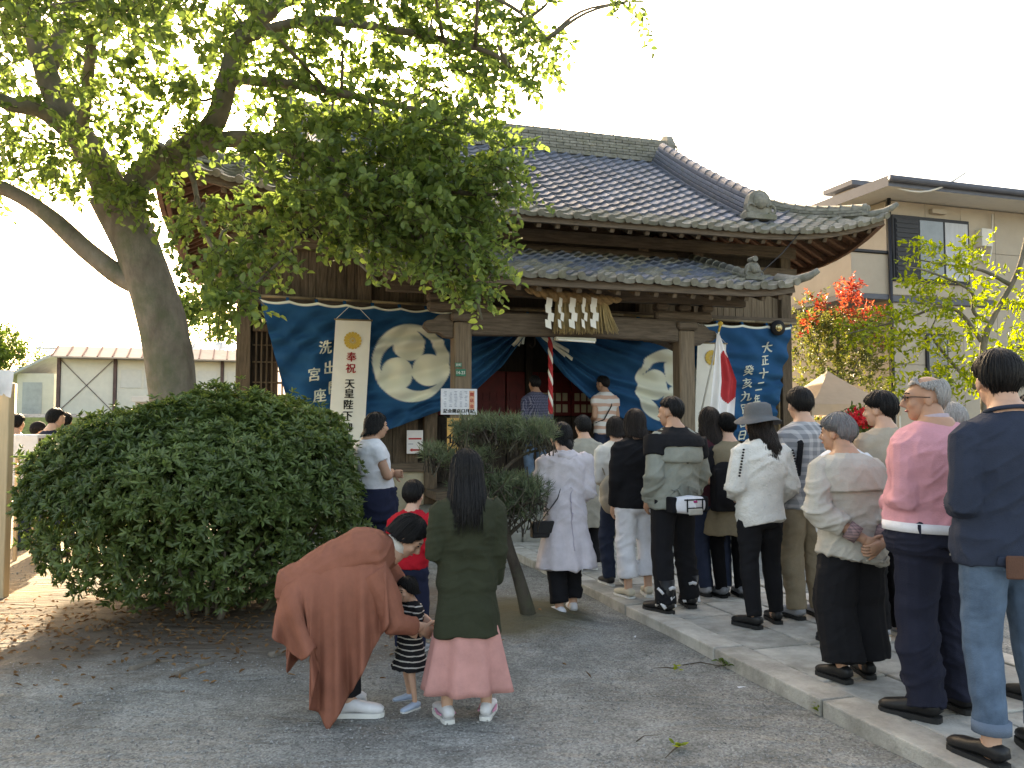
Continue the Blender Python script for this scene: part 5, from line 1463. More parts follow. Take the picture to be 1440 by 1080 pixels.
        mb.tube([b - d * .008 * h, b + d * .014 * h, b + d * .026 * h + f * .006 * h, b + d * .034 * h + f * .014 * h], [.0075 * h, .0068 * h, .006 * h, .004 * h], 6)
    def body(s, curl=.5, palms=(None, None), hdirs=(None, None), nose=1.0):
        """the skin: trunk, limbs, hands, head with a face, one mesh"""
        H = s.H; mb = MB()
        s.torso(mb, .47, .86, .868)
        for k in 'LR':
            s.arm(mb, k, (.031, .026, .018)); s.leg(mb, k, (.048, .033, .022))
            mb.ball(s.J['an' + k] + Vector((0, .01 * H, -.012 * H)), (.024 * H, .04 * H, .026 * H), 10, 6)
        mb.tube([s.J['neck'] - Vector((0, 0, .02 * H)), s.J['neck'], s.J['headbase'] + (s.J['headbase'] - s.J['neck']) * .9], [.042 * H, .034 * H, .032 * H], 14)
        V1, N1, F1 = remesh(mb, max(.011, s.vox * 1.25), 3)
        hd = MB(); M4 = s.HM
        R3 = M4.to_3x3()
        def ball(c, r, nu=14, nv=10): hd.ball(M4 @ Vector(c), r, nu, nv, R3)
        ball((0, -.012, .022), (.076, .094, .092)); ball((0, .030, -.045), (.056, .060, .066)); ball((0, .052, -.085), (.030, .030, .026))
        ball((0, .072, .020), (.052, .025, .03)); ball((.034, .064, -.028), (.024, .024, .024)); ball((-.034, .064, -.028), (.024, .024, .024))
        hd.tube([M4 @ Vector((0, .088, .014)), M4 @ Vector((0, .102, -.012)), M4 @ Vector((0, .112, -.030)), M4 @ Vector((0, .094, -.040))], [.007 * s.hk, .010 * s.hk, .0135 * s.hk, .010 * s.hk], 8)
        for x in (-1, 1):
            hd.ball(M4 @ Vector((x * .079, -.004, -.012)), (.008, .020, .031), 10, 8, R3)
        hd.tube([M4 @ Vector((0, -.022, -.14)), M4 @ Vector((0, -.012, -.06)), M4 @ Vector((0, -.008, 0))], [.050 * s.hk, .050 * s.hk, .05 * s.hk], 12)
        V2, N2, F2 = remesh(hd, .0075 * max(.8, s.vox / .0095), 2)
        ex = MB()
        for x in (-1, 1):
            ex.mi = 1; ex.ball(M4 @ Vector((x * .030, .0865, .006)), (.012, .006, .006), 8, 6, R3)
            ex.mi = 1; ex.tube([M4 @ Vector((x * .014, .094, .026)), M4 @ Vector((x * .032, .092, .031)), M4 @ Vector((x * .048, .080, .025))], [.0035 * s.hk] * 3, 5)
        ex.mi = 2; ex.ball(M4 @ Vector((0, .088, -.062)), (.022, .009, .0065), 10, 6, R3)
        ex.mi = 0
        for i, k in enumerate('LR'): s.hand(ex, k, curl, palms[i], hdirs[i])
        V = np.concatenate([V1, V2, np.array(ex.v)]); n1, n2 = len(V1), len(V2)
        F = [list(map(int, f)) for f in F1] + [[int(i) + n1 for i in f] for f in F2] + [[i + n1 + n2 for i in f] for f in ex.f]
        fm = [0] * (len(F1) + len(F2)) + ex.m
        return link('body', np_mesh('body', V, F, (s.skin, EYE, LIP), True, fm), s.root)
    def shoes(s, mat, sole, name='shoe', L=.158, w=.030, hi=.036, boot=0, lace=None, accent=None):
        for k in 'LR':
            f = getattr(s, 'foot' + k); H = s.H; an = s.J['an' + k]
            tilt = f[4] if len(f) > 4 else 0
            mt = Matrix.Translation((an.x, an.y + .0 * H, an.z - .05 * H)) @ Matrix.Rotation(R(f[2]), 4, 'Z') @ Matrix.Rotation(R(tilt), 4, 'X')
            mb = MB(); P, rr = [], []
            for y, ww, hh, zc in ((-.034, .018, .016, .022), (-.028, .024, .030, .030), (-.008, .026, hi, .034), (.02, .027, hi * .92, .034), (.05, .029, hi * .72, .028), (.085, .031, .021, .023), (.108, .027, .017, .020), (.120, .016, .011, .016)):
                P.append(mt @ Vector((0, y * H * L / .158, (zc + .004) * H))); rr.append((ww * .86 * H * w / .030, hh * H * .8))
            mb.tube(P, rr, 14, right=mt.to_3x3() @ Vector((1, 0, 0)), sq=2.4)
            if boot: mb.tube([mt @ Vector((0, -.005 * H, .03 * H)), mt @ Vector((0, -.008 * H, .09 * H)), mt @ Vector((0, -.004 * H, boot * H))], [(.030 * H, .036 * H), (.030 * H, .034 * H), (.036 * H, .040 * H)], 14)
            sh = mb.build(name, mat, s.root, True)
            so = MB(); out = []
            for y, ww in ((-.038, .010), (-.034, .022), (-.02, .027), (.02, .026), (.06, .031), (.09, .032), (.112, .026), (.123, .012)): out.append((ww * .88 * w / .030, y * L / .158))
            poly = out + [(-x, y) for x, y in out[::-1]]
            n = len(poly); Vs = [mt @ Vector((x * H, y * H, z * H)) for z in (0, .015) for x, y in poly]
            so.add(Vs, [tuple(range(n - 1, -1, -1)), tuple(range(n, 2 * n))] + [(i, (i + 1) % n, n + (i + 1) % n, n + i) for i in range(n)])
            so.build('sole', sole, sh)
            if lace is not None:
                lb_ = MB()
                for j in range(4): lb_.tube([mt @ Vector((x * .016 * H, (.018 + j * .013) * H, (.058 - .006 * j) * H - abs(x) * .004 * H)) for x in (-1, 0, 1)], [.0028 * H] * 3, 5)
                lb_.build('lace', lace, sh)
            if accent is not None:
                ab = MB()
                for x in (-1, 1): ab.tube([mt @ Vector((x * .028 * H, -.012 * H, .030 * H)), mt @ Vector((x * .0295 * H, .02 * H, .026 * H)), mt @ Vector((x * .030 * H, .055 * H, .034 * H))], [.004 * H, .006 * H, .003 * H], 6)
                ab.build('stripe', accent, sh)
    # ---- hair
    def hair(s, mat, style='short', length=.0, n=150, vol=1.0, wave=0.0, name='hair', seed=1):
        rs = np.random.default_rng(seed + int(s.H * 1000)); M4 = s.HM
        a = np.array([.086, .106, .110]) * np.array([vol, vol, 1 + (vol - 1) * .8]); c0 = np.array([0, -.012, .022])
        def tend(ph):                                  # ph: 0 front .. pi back
            f = (1 + math.cos(ph)) / 2
            base = {'short': (58, 90, 130), 'mop': (66, 94, 138), 'bob': (60, 118, 122), 'long': (60, 108, 108), 'balding': (20, 82, 118), 'crop': (50, 80, 128)}[style]
            sde = math.sin(ph) ** 2
            v = base[0] * f ** 1 + base[2] * (1 - f)
            return R(v * (1 - sde * .8) + base[1] * sde * .8)
        def tstart(ph): return R(52) * (1 + .25 * math.cos(ph)) if style == 'balding' else 0.0
        nape = style in ('short', 'mop', 'crop', 'balding') and length < .03
        def drop(ph):
            k = (1 - math.cos(ph)) / 2
            if nape: return (.062 if style != 'crop' else .05) * max(0, min(1, (k - .62) / .25))
            if length <= 0: return 0.0
            return length * max(0, min(1, (k - .22) / .30))
        def path(ph, t, off=0.0):
            te, ts, dr = tend(ph), tstart(ph), drop(ph)
            tcap = (.72 if nape else .55) if dr > 0 else 1.0
            if nape and dr > 0: te = lerp(te, R(106), min(1, dr / .03))
            if t <= tcap or tcap >= 1: th, dz = ts + (te - ts) * t / tcap, 0
            else: th, dz = te, (t - tcap) / (1 - tcap) * dr
            d = np.array([math.sin(th) * math.sin(ph), math.sin(th) * math.cos(ph), math.cos(th)])
            if nape and dr > 0: a_ = a * (1 - .36 * (dz / .062) ** .9 - .05 * max(0, (th - R(70)) / R(36)))
            else: a_ = a
            if dr > 0 and th > R(92) and not nape:
                d2 = np.array([math.sin(ph), math.cos(ph), 0]) ; d = np.array([d2[0] * .99, d2[1] * .99, math.cos(th)])
            tp_ = 1 - ((.15 + .10 * (vol - 1) / .1 * .5) * max(0, (th - R(70)) / max(.2, te - R(70))) ** 1.25 if dr <= 0 else 0)
            p = c0 + d * (a_ * tp_ + off)
            p = p * np.array([1 + (0 if nape else min(dz, .2) * 1.1), 1, 1]) + np.array([wave * .012 * math.sin(dz * 40 + ph * 5), -(0 if nape else min(dz, .16) * .50 + max(0, dz - .16) * .12) * ((1 - math.cos(ph)) / 2) ** .35, -dz])
            return p
        mb = MB(); nphi, nr = 56, 15; V, F = [], []
        ragged = 1 - .10 * rs.random(nphi)
        for j in range(nr + 1):
            for i in range(nphi):
                ph = 2 * math.pi * i / nphi
                g_ = .0012 * math.sin(ph * 31 + 2 * math.sin(ph * 7)) + .0012 * rs.normal()
                V.append(M4 @ Vector(path(ph, max(.02, j / nr * ragged[i]), g_)))
        o = len(V)
        for i in range(nphi):
            ph = 2 * math.pi * i / nphi; p = path(ph, ragged[i]); V.append(M4 @ Vector((p[0] * .80, p[1] * .80, p[2] + .008)))
        for j in range(nr + 1):
            for i in range(nphi):
                k = (i + 1) % nphi
                if j < nr: F.append((j * nphi + i, (j + 1) * nphi + i, (j + 1) * nphi + k, j * nphi + k))
                else: F.append((j * nphi + i, o + i, o + k, j * nphi + k))
        if style != 'balding': F.append(tuple(range(nphi)))
        mb.add(V, F)
        cap = mb.build(name, mat, s.root, True)
        mb = MB()
        for _ in range(int(n * 3.2)):
            ph = rs.uniform(0, 2 * math.pi); t0 = rs.uniform(.02, .6) ; off = rs.uniform(.000, .006)
            if tend(ph) < R(40): continue
            fly = rs.normal(size=3) * np.array([.012, .012, .006]) * (1.0 if rs.random() < .14 else .22)
            t1 = rs.uniform(.82, 1.10 if length else 1.07); P, dv = [], rs.normal() * .12
            m = 8
            for j in range(m):
                t = t0 + (t1 - t0) * j / (m - 1); p = path(ph + dv * j / m, t, off + (.006 * (j / m) ** 3 if not length else 0))
                P.append(M4 @ Vector(p + fly * (j / m) ** 2))
            w = rs.uniform(.0016, .0045) * s.hk
            mb.tube(P, [w * .5, w, w, w, w * .9, w * .8, w * .55, w * .12], 4)
        mb.build('hair_locks', mat, cap, True)
        return cap
def on_path(px, py):
    p = ground(px, py, .074); q = SHI @ p
    return p if -1.46 < q.x < .28 else ground(px, py, .004)

def patch(p, target, name, mat, c, size, ax=(1, 0, 0), up=(0, 0, 1), n=(8, 8), off=.004, th=.004, taper=1.0):
    """a flat piece of cloth laid on a garment: pocket, flap, strip"""
    c, ax, up = Vector(c), Vector(ax).normalized(), Vector(up).normalized(); V = []
    for j in range(n[1] + 1):
        for i in range(n[0] + 1):
            k = lerp(1, taper, 1 - j / n[1]); V.append(c + ax * ((i / n[0] - .5) * size[0] * k) + up * ((j / n[1] - .5) * size[1]))
    F = [(j * (n[0] + 1) + i, j * (n[0] + 1) + i + 1, (j + 1) * (n[0] + 1) + i + 1, (j + 1) * (n[0] + 1) + i) for j in range(n[1]) for i in range(n[0])]
    o = link(name, np_mesh(name, V, F, mat, True), p.root)
    m = o.modifiers.new('w', 'SHRINKWRAP'); m.target = target; m.wrap_method = 'NEAREST_SURFACEPOINT'; m.wrap_mode = 'ABOVE_SURFACE'; m.offset = off
    m = o.modifiers.new('t', 'SOLIDIFY'); m.thickness = th; m.offset = 1
    return o
# ---------------------------------------------------------------- the people
K = dict(white=cloth('white', (.62, .63, .66)), navy=cloth('navy', (.016, .020, .042)), black=cloth('black', (.012, .012, .014)), red=cloth('red', (.40, .012, .022)), rust=cloth('rust', (.245, .095, .064), bscale=220),
         olive=cloth('olive', (.030, .034, .021)), pinkskirt=cloth('dusty_pink', (.47, .235, .215)), lav=cloth('lavender', (.49, .455, .485)), greige=cloth('greige', (.30, .285, .24)), whitetr=cloth('white_cotton', (.66, .66, .70)),
         bike=cloth('grey_green', (.225, .235, .205)), maroon=cloth('maroon', (.050, .016, .022)), khaki=cloth('khaki', (.20, .165, .11)), knit=cloth('white_knit', (.60, .59, .56), bscale=70, bump=.9), felt=cloth('felt_grey', (.105, .11, .118)),
         tan=cloth('tan', (.26, .21, .145)), cream=cloth('cream', (.60, .57, .52)), beige=cloth('beige', (.36, .31, .245)), pink=cloth('pink', (.56, .27, .31)), dnavy=cloth('dark_navy', (.018, .020, .034)), slate=cloth('slate_navy', (.026, .034, .055)),
         jean=cloth('denim', (.075, .115, .17), var=.35), djean=cloth('dark_denim', (.022, .03, .055)), sand=cloth('sand', (.40, .35, .27)), stone=cloth('stone', (.40, .38, .34)))
LEA = M('black_leather', (.012, .012, .013), rough=.45, var=.2, bump=.2); SOLE_D = M('dark_sole', (.02, .02, .02), rough=.8, var=.1, bump=.2); SOLE_W = M('white_rubber', (.60, .60, .58), rough=.6, var=.08, bump=.1)
SNK = cloth('sneaker_white', (.58, .58, .60), bump=.15); SNK_G = cloth('sneaker_grey', (.30, .31, .34)); CRM = cloth('cream_leather', (.52, .47, .38), rough=.6)

# 1 man in white polo at the bush
p = Person('man in white polo shirt with navy pullover tied round his waist, arms folded', ground(521, 836), 1.69, -62, girth=1.12, arms=('crossed', 'crossed'), skin=SKIN_D, group=None)
p.body(); p.top('polo_shirt', K['white'], .50, 1.12, 'short', (.052, .046, .04), belly=.035)
mb = MB(); mb.tube([p.J['neck'] + Vector((0, .0, -.012)), p.J['neck'] + Vector((0, .006, .035))], [(.075, .068), (.062, .06)], 16); mb.build('collar', K['white'], p.root, True)
p.trousers('trousers', K['navy'], (.064, .05, .042), belly=.02)
mb = MB(); mb.tube([Vector((0, 0, z * 1.69)) for z in (.40, .46, .53, .585)], [(.225, .20), (.24, .225), (.24, .225), (.225, .205)], 24, sq=2.3); mb.tube([(0, .17, .95), (.02, .2, .8), (.03, .19, .62)], [.05, .045, .05], 10)
p.finish(mb, 'tied_pullover', K['navy'], ridge=.014, vert=.02); p.shoes(LEA, SOLE_D); p.hair(HB, 'bob', .06, 150, 1.0)
# 2 boy in red
p = Person('small boy in red shirt and navy trousers, back turned', ground(578, 918), 1.15, -12, arms=('front', 'front'), headk=1.22, group=None)
p.body(); p.top('shirt', K['red'], .50, 1.14, 'long', (.05, .043, .036)); p.trousers('trousers', K['navy'], (.062, .05, .042)); p.shoes(SNK_G, SOLE_W); p.hair(HB, 'mop', 0, 170, 1.03)
# 3 woman bending to the toddler
F3 = ground(488, 1000)
s3 = 4.55 / FPX
def c3(px, py, x): return (x, (px - 488) * s3, (1000 - py) * s3)
J3 = {'pelvis': c3(432, 826, 0), 'waist': c3(462, 800, 0), 'chest': c3(505, 782, 0), 'neck': c3(550, 778, 0), 'headbase': c3(560, 772, 0), 'shL': c3(535, 795, -.15), 'shR': c3(532, 800, .16),
      'elL': c3(555, 862, -.17), 'elR': c3(556, 868, .20), 'wrL': c3(590, 876, -.06), 'wrR': c3(592, 880, .10), 'hipL': c3(438, 840, -.08), 'hipR': c3(438, 840, .08), 'knL': c3(478, 915, -.10), 'knR': c3(488, 915, .10), 'anL': c3(462, 978, -.10), 'anR': c3(490, 978, .10)}
p = Person('woman in rust wrap and dark trousers stooping to hold the toddler', F3, 1.60, -84, joints=J3, feet=((-.06, -.05, 6), (.06, .02, -4)), head_tilt=38, head_yaw=0, group=None)
p.HM = Matrix.Translation(c3(571, 757, 0)) @ Matrix.Rotation(R(-8), 4, 'Z') @ Matrix.Rotation(R(-42), 4, 'X') @ Matrix.Scale(.95, 4)
p.body(curl=.8, hdirs=((.5, .6, -.5), (-.5, .6, -.5)))
p.trousers('trousers', K['black'], (.058, .050, .052), ease=1.0, low=.02)
p.shoes(SNK, SOLE_W, lace=SNK_G, L=.160, hi=.031); p.hair(HB, 'bob', .02, 170, 1.0)
mb = MB(); mb.tube([Vector(c3(545, 778, 0)), Vector(c3(556, 768, 0)), Vector(c3(562, 764, 0))], [.062, .07, .058], 16); mb.build('collar', K['cream'], p.root, True)
mb = MB(); p.torso(mb, .47, 1.22, .845)
mb.ball(c3(432, 836, 0), (.18, .16, .14), 18, 12); mb.ball(c3(420, 824, 0), (.17, .13, .13), 18, 12); mb.ball(c3(455, 815, 0), (.185, .15, .13), 18, 12); mb.ball(c3(520, 792, 0), (.18, .12, .10), 18, 12)
for k in 'LR':
    J = p.J; mb.tube([J['sh' + k] - Vector((0, .03, 0)), lerp(J['sh' + k], J['el' + k], .5), J['el' + k], lerp(J['el' + k], J['wr' + k], .75)], [.092, .088, .075, .055], 12)
p.finish(mb, 'wrap', K['rust'], ridge=.010, kf=.9, smooth=2)
def drape(hem, sg, x1, seed):
    """hanging side of the wrap: a sheet that leaves the bodice and falls in folds to its hem"""
    n_ = 80; nv = 36
    top_ = interp_poly([c3(*q, 0)[1:] for q in ((393, 850), (403, 822), (425, 800), (458, 785), (492, 775), (522, 775), (543, 785))], np.linspace(0, 1, n_))
    hm = interp_poly([c3(*q, 0)[1:] for q in hem], np.linspace(0, 1, n_))
    V = []
    for j in range(nv + 1):
        t = j / nv
        for i in range(n_):
            y, z = lerp(top_[i][0], hm[i][0], t), lerp(top_[i][1], hm[i][1], t)
            w = (.62 + .38 * math.sin(min(t * 3.0, 1) * math.pi / 2)) * x1 * (.45 + .55 * math.sin(min(1, i / 18) * math.pi / 2))
            f = t ** 1.2 * (.050 * math.sin(i * .40 + seed + 1.2 * t) + .022 * math.sin(i * .9 + seed * 2))
            V.append((sg * (w + f), y, z))
    F = []
    for j in range(nv):
        for i in range(n_ - 1):
            a = j * n_ + i; q = (a, a + 1, a + n_ + 1, a + n_); F.append(q if sg < 0 else q[::-1])
    o = link('wrap_drape', np_mesh('wrap_drape', V, F, K['rust'], True), p.root)
    md = o.modifiers.new('t', 'SOLIDIFY'); md.thickness = .006; md.offset = 0
drape([(391, 884), (412, 904), (431, 916), (452, 893), (454, 930), (444, 977), (470, 1003), (500, 955), (525, 905), (549, 862)], 1, .235, .4)
drape([(391, 884), (394, 930), (398, 958), (425, 930), (455, 895), (480, 900), (510, 890), (549, 862)], -1, .225, 2.0)
# 4 toddler
p = Person('toddler in black and white striped dress held by the stooping woman', ground(577, 992), .68, 128, arms=(((.16, .06, .60), (.16, .16, .66)), 'front'), headk=1.42, feet=((-.11, .04, 10), (.11, -.04, -14)), group=None, head_tilt=10)
p.body(curl=.6); p.top('dress', pattern_mat('striped_jersey', 'stripe', (.014, .014, .016), (.50, .48, .45), (34,), .22), .50, 1.16, 'short', (.055, .05, .045), hem=[(.42, .135, .115, 0), (.30, .17, .15, 0)], vert=.012)
p.shoes(cloth('toddler_shoe', (.34, .42, .55)), SOLE_W, L=.19, w=.036); p.hair(HB, 'bob', .03, 120, 1.02)
# 5 girl in olive cardigan
p = Person('girl with long black hair, olive cardigan and dusty pink skirt', ground(656, 1010), 1.41, 8, arms=('front', ((.118, -.01, .63), (.112, .05, .50))), feet=((-.075, .0, 14), (.075, .015, -16)), group=None, headk=1.06)
p.body(); cd = p.top('cardigan', K['olive'], .50, 1.20, 'long', (.055, .048, .040), hem=[(.47, .112, .088, 0), (.40, .120, .098, -.01), (.315, .128, .105, -.015)], vert=.03)
p.skirt('skirt', K['pinkskirt'], .115, (.165, .135), .50, 9, .16, r0=(.080, .066), seed=4); p.shoes(SNK, SOLE_W, accent=cloth('pink_stripe', (.55, .25, .35)), lace=SNK, L=.17)
p.hair(HB, 'long', .30, 260, 1.16, seed=5)
# 6, 7 worshippers on the entrance floor
def floor_pos(px, yl):
    x, _ = onwall(px, 600, yl); return shl(x, yl, .602)
m_plaid1 = pattern_mat('navy_check', 'plaid', (.022, .026, .060), (.22, .22, .30), (42, 42), .32)
p = Person('man in navy checked shirt and jeans praying at the entrance', floor_pos(753, -.58), 1.75, 22, arms=('front', 'front'), head_tilt=-14, skin=SKIN_D, group='worshippers at the shrine entrance')
p.body(); p.top('checked_shirt', m_plaid1, .47, 1.14, 'long'); p.trousers('jeans', K['jean']); p.shoes(LEA, SOLE_D); p.hair(HB, 'short', 0, 90)
m_str = pattern_mat('peach_stripe', 'stripe', (.60, .58, .57), (.52, .33, .26), (8.5,), .45)
p = Person('man in peach and white striped shirt at the shrine entrance', floor_pos(850, -.60), 1.76, 28, arms=('front', 'front'), skin=SKIN_D, group='worshippers at the shrine entrance', head_yaw=18)
p.body(); p.top('striped_shirt', m_str, .47, 1.15, 'short', (.05, .046, .042)); p.trousers('trousers', K['djean']); p.shoes(LEA, SOLE_D); p.hair(HB, 'short', 0, 90)
mb = MB(); mb.tube([p.J['shR'] + Vector((-.05, -.02, .05)), p.J['chest'] + Vector((.02, -.165, .0)), p.J['waist'] + Vector((-.12, -.15, .0)), p.J['waist'] + Vector((-.19, -.02, -.05))], [(.018, .004)] * 4, 6); mb.build('strap', K['black'], p.root)
# 8 woman in lavender coat
p = Person('woman in long pale lavender hooded coat with small black shoulder bag', ground(795, 866), 1.60, 18, lean=5, arms=('phone', 'front'), feet=((-.05, -.03, 8), (.055, .05, -14, .0)), head_tilt=-8, head_yaw=14)
p.body(); ct = p.top('coat', K['lav'], .50, 1.2, 'long', (.062, .055, .044), hem=[(.47, .118, .092, .0), (.36, .138, .110, -.01), (.245, .162, .130, -.015)], vert=.035, ridge=.011)
patch(p, ct, 'back_seam', cloth('lavender_seam', (.36, .33, .39)), (0, -.3, .52 * 1.6), (.007, .50), n=(1, 30), th=.003)
mb = MB(); mb.tube([p.J['neck'] + Vector((-.075, -.02, -.01)), p.J['neck'] + Vector((-.06, -.075, -.03)), p.J['neck'] + Vector((0, -.095, -.05)), p.J['neck'] + Vector((.06, -.075, -.03)), p.J['neck'] + Vector((.075, -.02, -.01))], [.025, .035, .042, .035, .025], 10); mb.build('hood', K['lav'], p.root, True)
p.trousers('trousers', K['black'], (.058, .05, .05), low=.03); p.shoes(SNK, SOLE_W, L=.165); p.hair(HB, 'short', .05, 150, 1.02)
mb = MB(); M4 = p.HM; mb.tube([M4 @ Vector((0, -.10, -.02)), M4 @ Vector((0, -.135, -.06)), M4 @ Vector((0, -.12, -.13)), M4 @ Vector((.0, -.10, -.17))], [.03, .036, .03, .008], 10); mb.build('ponytail', HB, p.root, True)
b8 = empty('shoulder_bag', p.root.location + Vector((-.19, -.13, .72)), R(22)); tag(b8, 'small black box shoulder bag on a thin strap against the lavender coat', 'bag')
bevel(MB().box((0, 0, 0), (.20, .07, .13)).build('bag_body', LEA, b8), .012, 2); bevel(MB().box((0, -.04, .02), (.205, .012, .10)).build('flap', LEA, b8), .008)
mb = MB(); mb.tube([(-.02, 0, .06), (.11, -.055, .25), (.20, -.03, .48), (.22, .03, .62)], [(.006, .004)] * 4, 6); mb.tube([(.09, 0, .06), (.16, -.05, .25), (.22, -.02, .5), (.22, .03, .62)], [(.006, .004)] * 4, 6); mb.build('strap', LEA, b8)
# 9 greige coat
p = Person('person with short black hair in long greige coat and black trousers', on_path(822, 800), 1.60, 16, arms=('front', 'front'), head_tilt=-10)
p.body(); p.top('coat', K['greige'], .50, 1.22, 'long', (.055, .05, .04), hem=[(.42, .135, .105, 0), (.27, .155, .125, 0)], vert=.02); p.trousers('trousers', K['black'], (.06, .055, .052)); p.shoes(SNK_G, SOLE_W); p.hair(HB, 'mop', 0, 120, 1.05)
mb = MB(); mb.tube([p.J['shR'] + Vector((-.04, -.03, .05)), p.J['chest'] + Vector((.04, -.16, -.02)), p.J['waist'] + Vector((-.10, -.15, .03)), p.J['waist'] + Vector((-.20, -.04, -.05))], [(.010, .004)] * 4, 6); mb.build('strap', K['greige'], p.root)
# 9b half hidden person with tan rucksack
p = Person('half hidden person in cream top with tan rucksack beside white trousers', on_path(868, 822), 1.58, 12, arms=('front', 'front'))
p.body(); p.top('blouse', K['cream'], .47, 1.15); p.trousers('trousers', K['djean'], (.058, .046, .04)); p.shoes(LEA, SOLE_W); p.hair(HBR, 'bob', .05, 100)
rk = empty('rucksack', p.root.location + Vector((-.04, -.17, .86)), R(12)); tag(rk, 'soft tan drawstring rucksack on the half hidden person', 'rucksack')
mb = MB(); mb.ball((0, 0, 0), (.15, .09, .19), 16, 12); mb.ball((0, -.02, -.07), (.15, .10, .12), 16, 10); V_, N_, F_ = remesh(mb, .012, 2); V_ += N_ * (.008 * vnoise(V_ * 14))[:, None]; link('bag_body', np_mesh('bag_body', V_, F_, K['beige'], True), rk)
mb = MB(); mb.tube([(-.08, .04, .17), (-.10, .12, .30), (-.09, .2, .36)], [(.012, .005)] * 3, 6); mb.tube([(.08, .04, .17), (.10, .12, .30), (.09, .2, .36)], [(.012, .005)] * 3, 6); mb.build('strap', K['tan'], rk)
# 10 white trousers
p = Person('woman in black sweater and wide white trousers with cream flats', on_path(897, 840), 1.63, 14, arms=('down', 'front'), feet=((-.06, -.0, 12), (.065, .03, -12)))
p.body(); p.top('sweater', K['black'], .47, 1.2, 'long', (.055, .049, .038), ridge=.011); p.trousers('trousers', K['whitetr'], (.060, .056, .060), low=.055, vert=.012, ridge=.010); p.shoes(CRM, SOLE_W, hi=.026)
p.hair(HBR, 'bob', .10, 200, 1.10, wave=.6)
# 11 motorcyclist
p = Person('man in grey-green riding jacket with black shoulders and riding boots', on_path(950, 857), 1.73, 22, girth=1.08, arms=('pocket', ((.155, .0, .63), (.13, .06, .51))), feet=((-.085, -.03, 16), (.095, .04, -18)), head_yaw=28, skin=SKIN_D)
p.body(); jk = p.top('jacket', K['bike'], .47, 1.24, 'long', (.058, .052, .042), ridge=.012)
patch(p, jk, 'waist_strap', cloth('grey_green_dark', (.15, .16, .14)), (0, -.3, .56 * 1.73), (.34, .045), n=(20, 2), th=.007)
mb = MB(); mb.tube([p.spine(z) + Vector((0, -.016, 0)) for z in (.69, .70, .75, .79)], [(.128 * 1.73, .104 * 1.73), (.131 * 1.73, .106 * 1.73), (.128 * 1.73, .103 * 1.73), (.115 * 1.73, .09 * 1.73)], 28, right=(1, 0, 0), sq=2.3); p.finish(mb, 'back_flap', K['bike'], ridge=.006)
mb = MB(); s_ = p
pts = [p.spine(z) for z in (.765, .800, .822, .838, .855)]; mb.tube(pts, [(.144 * 1.73, .116 * 1.73), (.141 * 1.73, .107 * 1.73), (.118 * 1.73, .090 * 1.73), (.075 * 1.73, .066 * 1.73), (.052 * 1.73, .052 * 1.73)], 24, right=(1, 0, 0), sq=2.3)
for k in 'LR': mb.tube([lerp(p.J['sh' + k], p.J['el' + k], t) for t in (0, .3, .55)], [.106, .105, .097], 14)
p.finish(mb, 'jacket_yoke', K['black'])
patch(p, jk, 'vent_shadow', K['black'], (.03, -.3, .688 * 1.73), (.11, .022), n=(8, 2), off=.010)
p.trousers('riding_trousers', K['black'], (.066, .055, .050), ease=1.04, ridge=.013); p.shoes(LEA, SOLE_D, 'boot', L=.17, w=.034, boot=.15)
for k, f in (('L', p.footL), ('R', p.footR)):
    an = p.J['an' + k]; mt = Matrix.Translation((an.x, an.y, 0)) @ Matrix.Rotation(R(f[2]), 4, 'Z'); mb = MB()
    for sg in (-1, 1):
        mb.tube([mt @ Vector((sg * .058, -.05, .05)), mt @ Vector((sg * .06, 0, .10)), mt @ Vector((sg * .056, .05, .06))], [.014, .018, .012], 8)
        mb.tube([mt @ Vector((sg * .058, -.03, .16)), mt @ Vector((sg * .06, .02, .20))], [.012, .016], 8)
    mb.tube([mt @ Vector((-.03, -.068, .20)), mt @ Vector((0, -.072, .21)), mt @ Vector((.03, -.068, .20))], [.014] * 3, 8)
    V, F = text_geo('V', .07, .006); ab = mb.build('boot_panel', SNK, p.root, True)
    link('boot_mark', np_mesh('boot_mark', [mt @ Vector((x, -.0735, .115 + z)) for x, z in V], F, SNK), p.root)
p.hair(HB, 'crop', 0, 150, .98)
wb = empty('waist_bag', p.root.location + Vector((.075, -.19, .86)), R(22)); tag(wb, 'white and black buckled waist bag worn by the motorcyclist', 'bag')
mb = MB(); mb.tube([(-.13, .02, 0), (0, -.015, 0), (.13, .02, 0)], [(.05, .06), (.085, .075), (.05, .06)], 16, right=(0, 1, 0), sq=3); V_, N_, F_ = remesh(mb, .009, 1); link('bag_body', np_mesh('bag_body', V_, F_, K['whitetr'], True), wb)
for c, d_ in (((-.145, .02, 0), (.05, .10, .125)), ((.145, .02, 0), (.05, .10, .125)), ((0, -.088, .045), (.20, .008, .012)), ((0, -.094, -.02), (.14, .012, .012)), ((-.07, -.088, .0), (.014, .014, .11)), ((.07, -.088, .0), (.014, .014, .11))):
    bevel(MB().box(c, d_).build('black_trim', K['black'], wb), .01)
bevel(MB().box((0, -.095, -.048), (.13, .02, .05)).build('pocket', K['stone'], wb), .008); bevel(MB().box((0, -.093, .03), (.03, .02, .018)).build('buckle', cloth('magenta_pull', (.35, .03, .14)), wb), .004)
mb = MB(); mb.tube([(x * .225, .18 + .17 * -math.cos(x * 1.35), .02) for x in np.linspace(-1, 1, 14)], [(.018, .006)] * 14, 6, right=(0, 0, 1)); mb.build('belt', K['black'], wb)
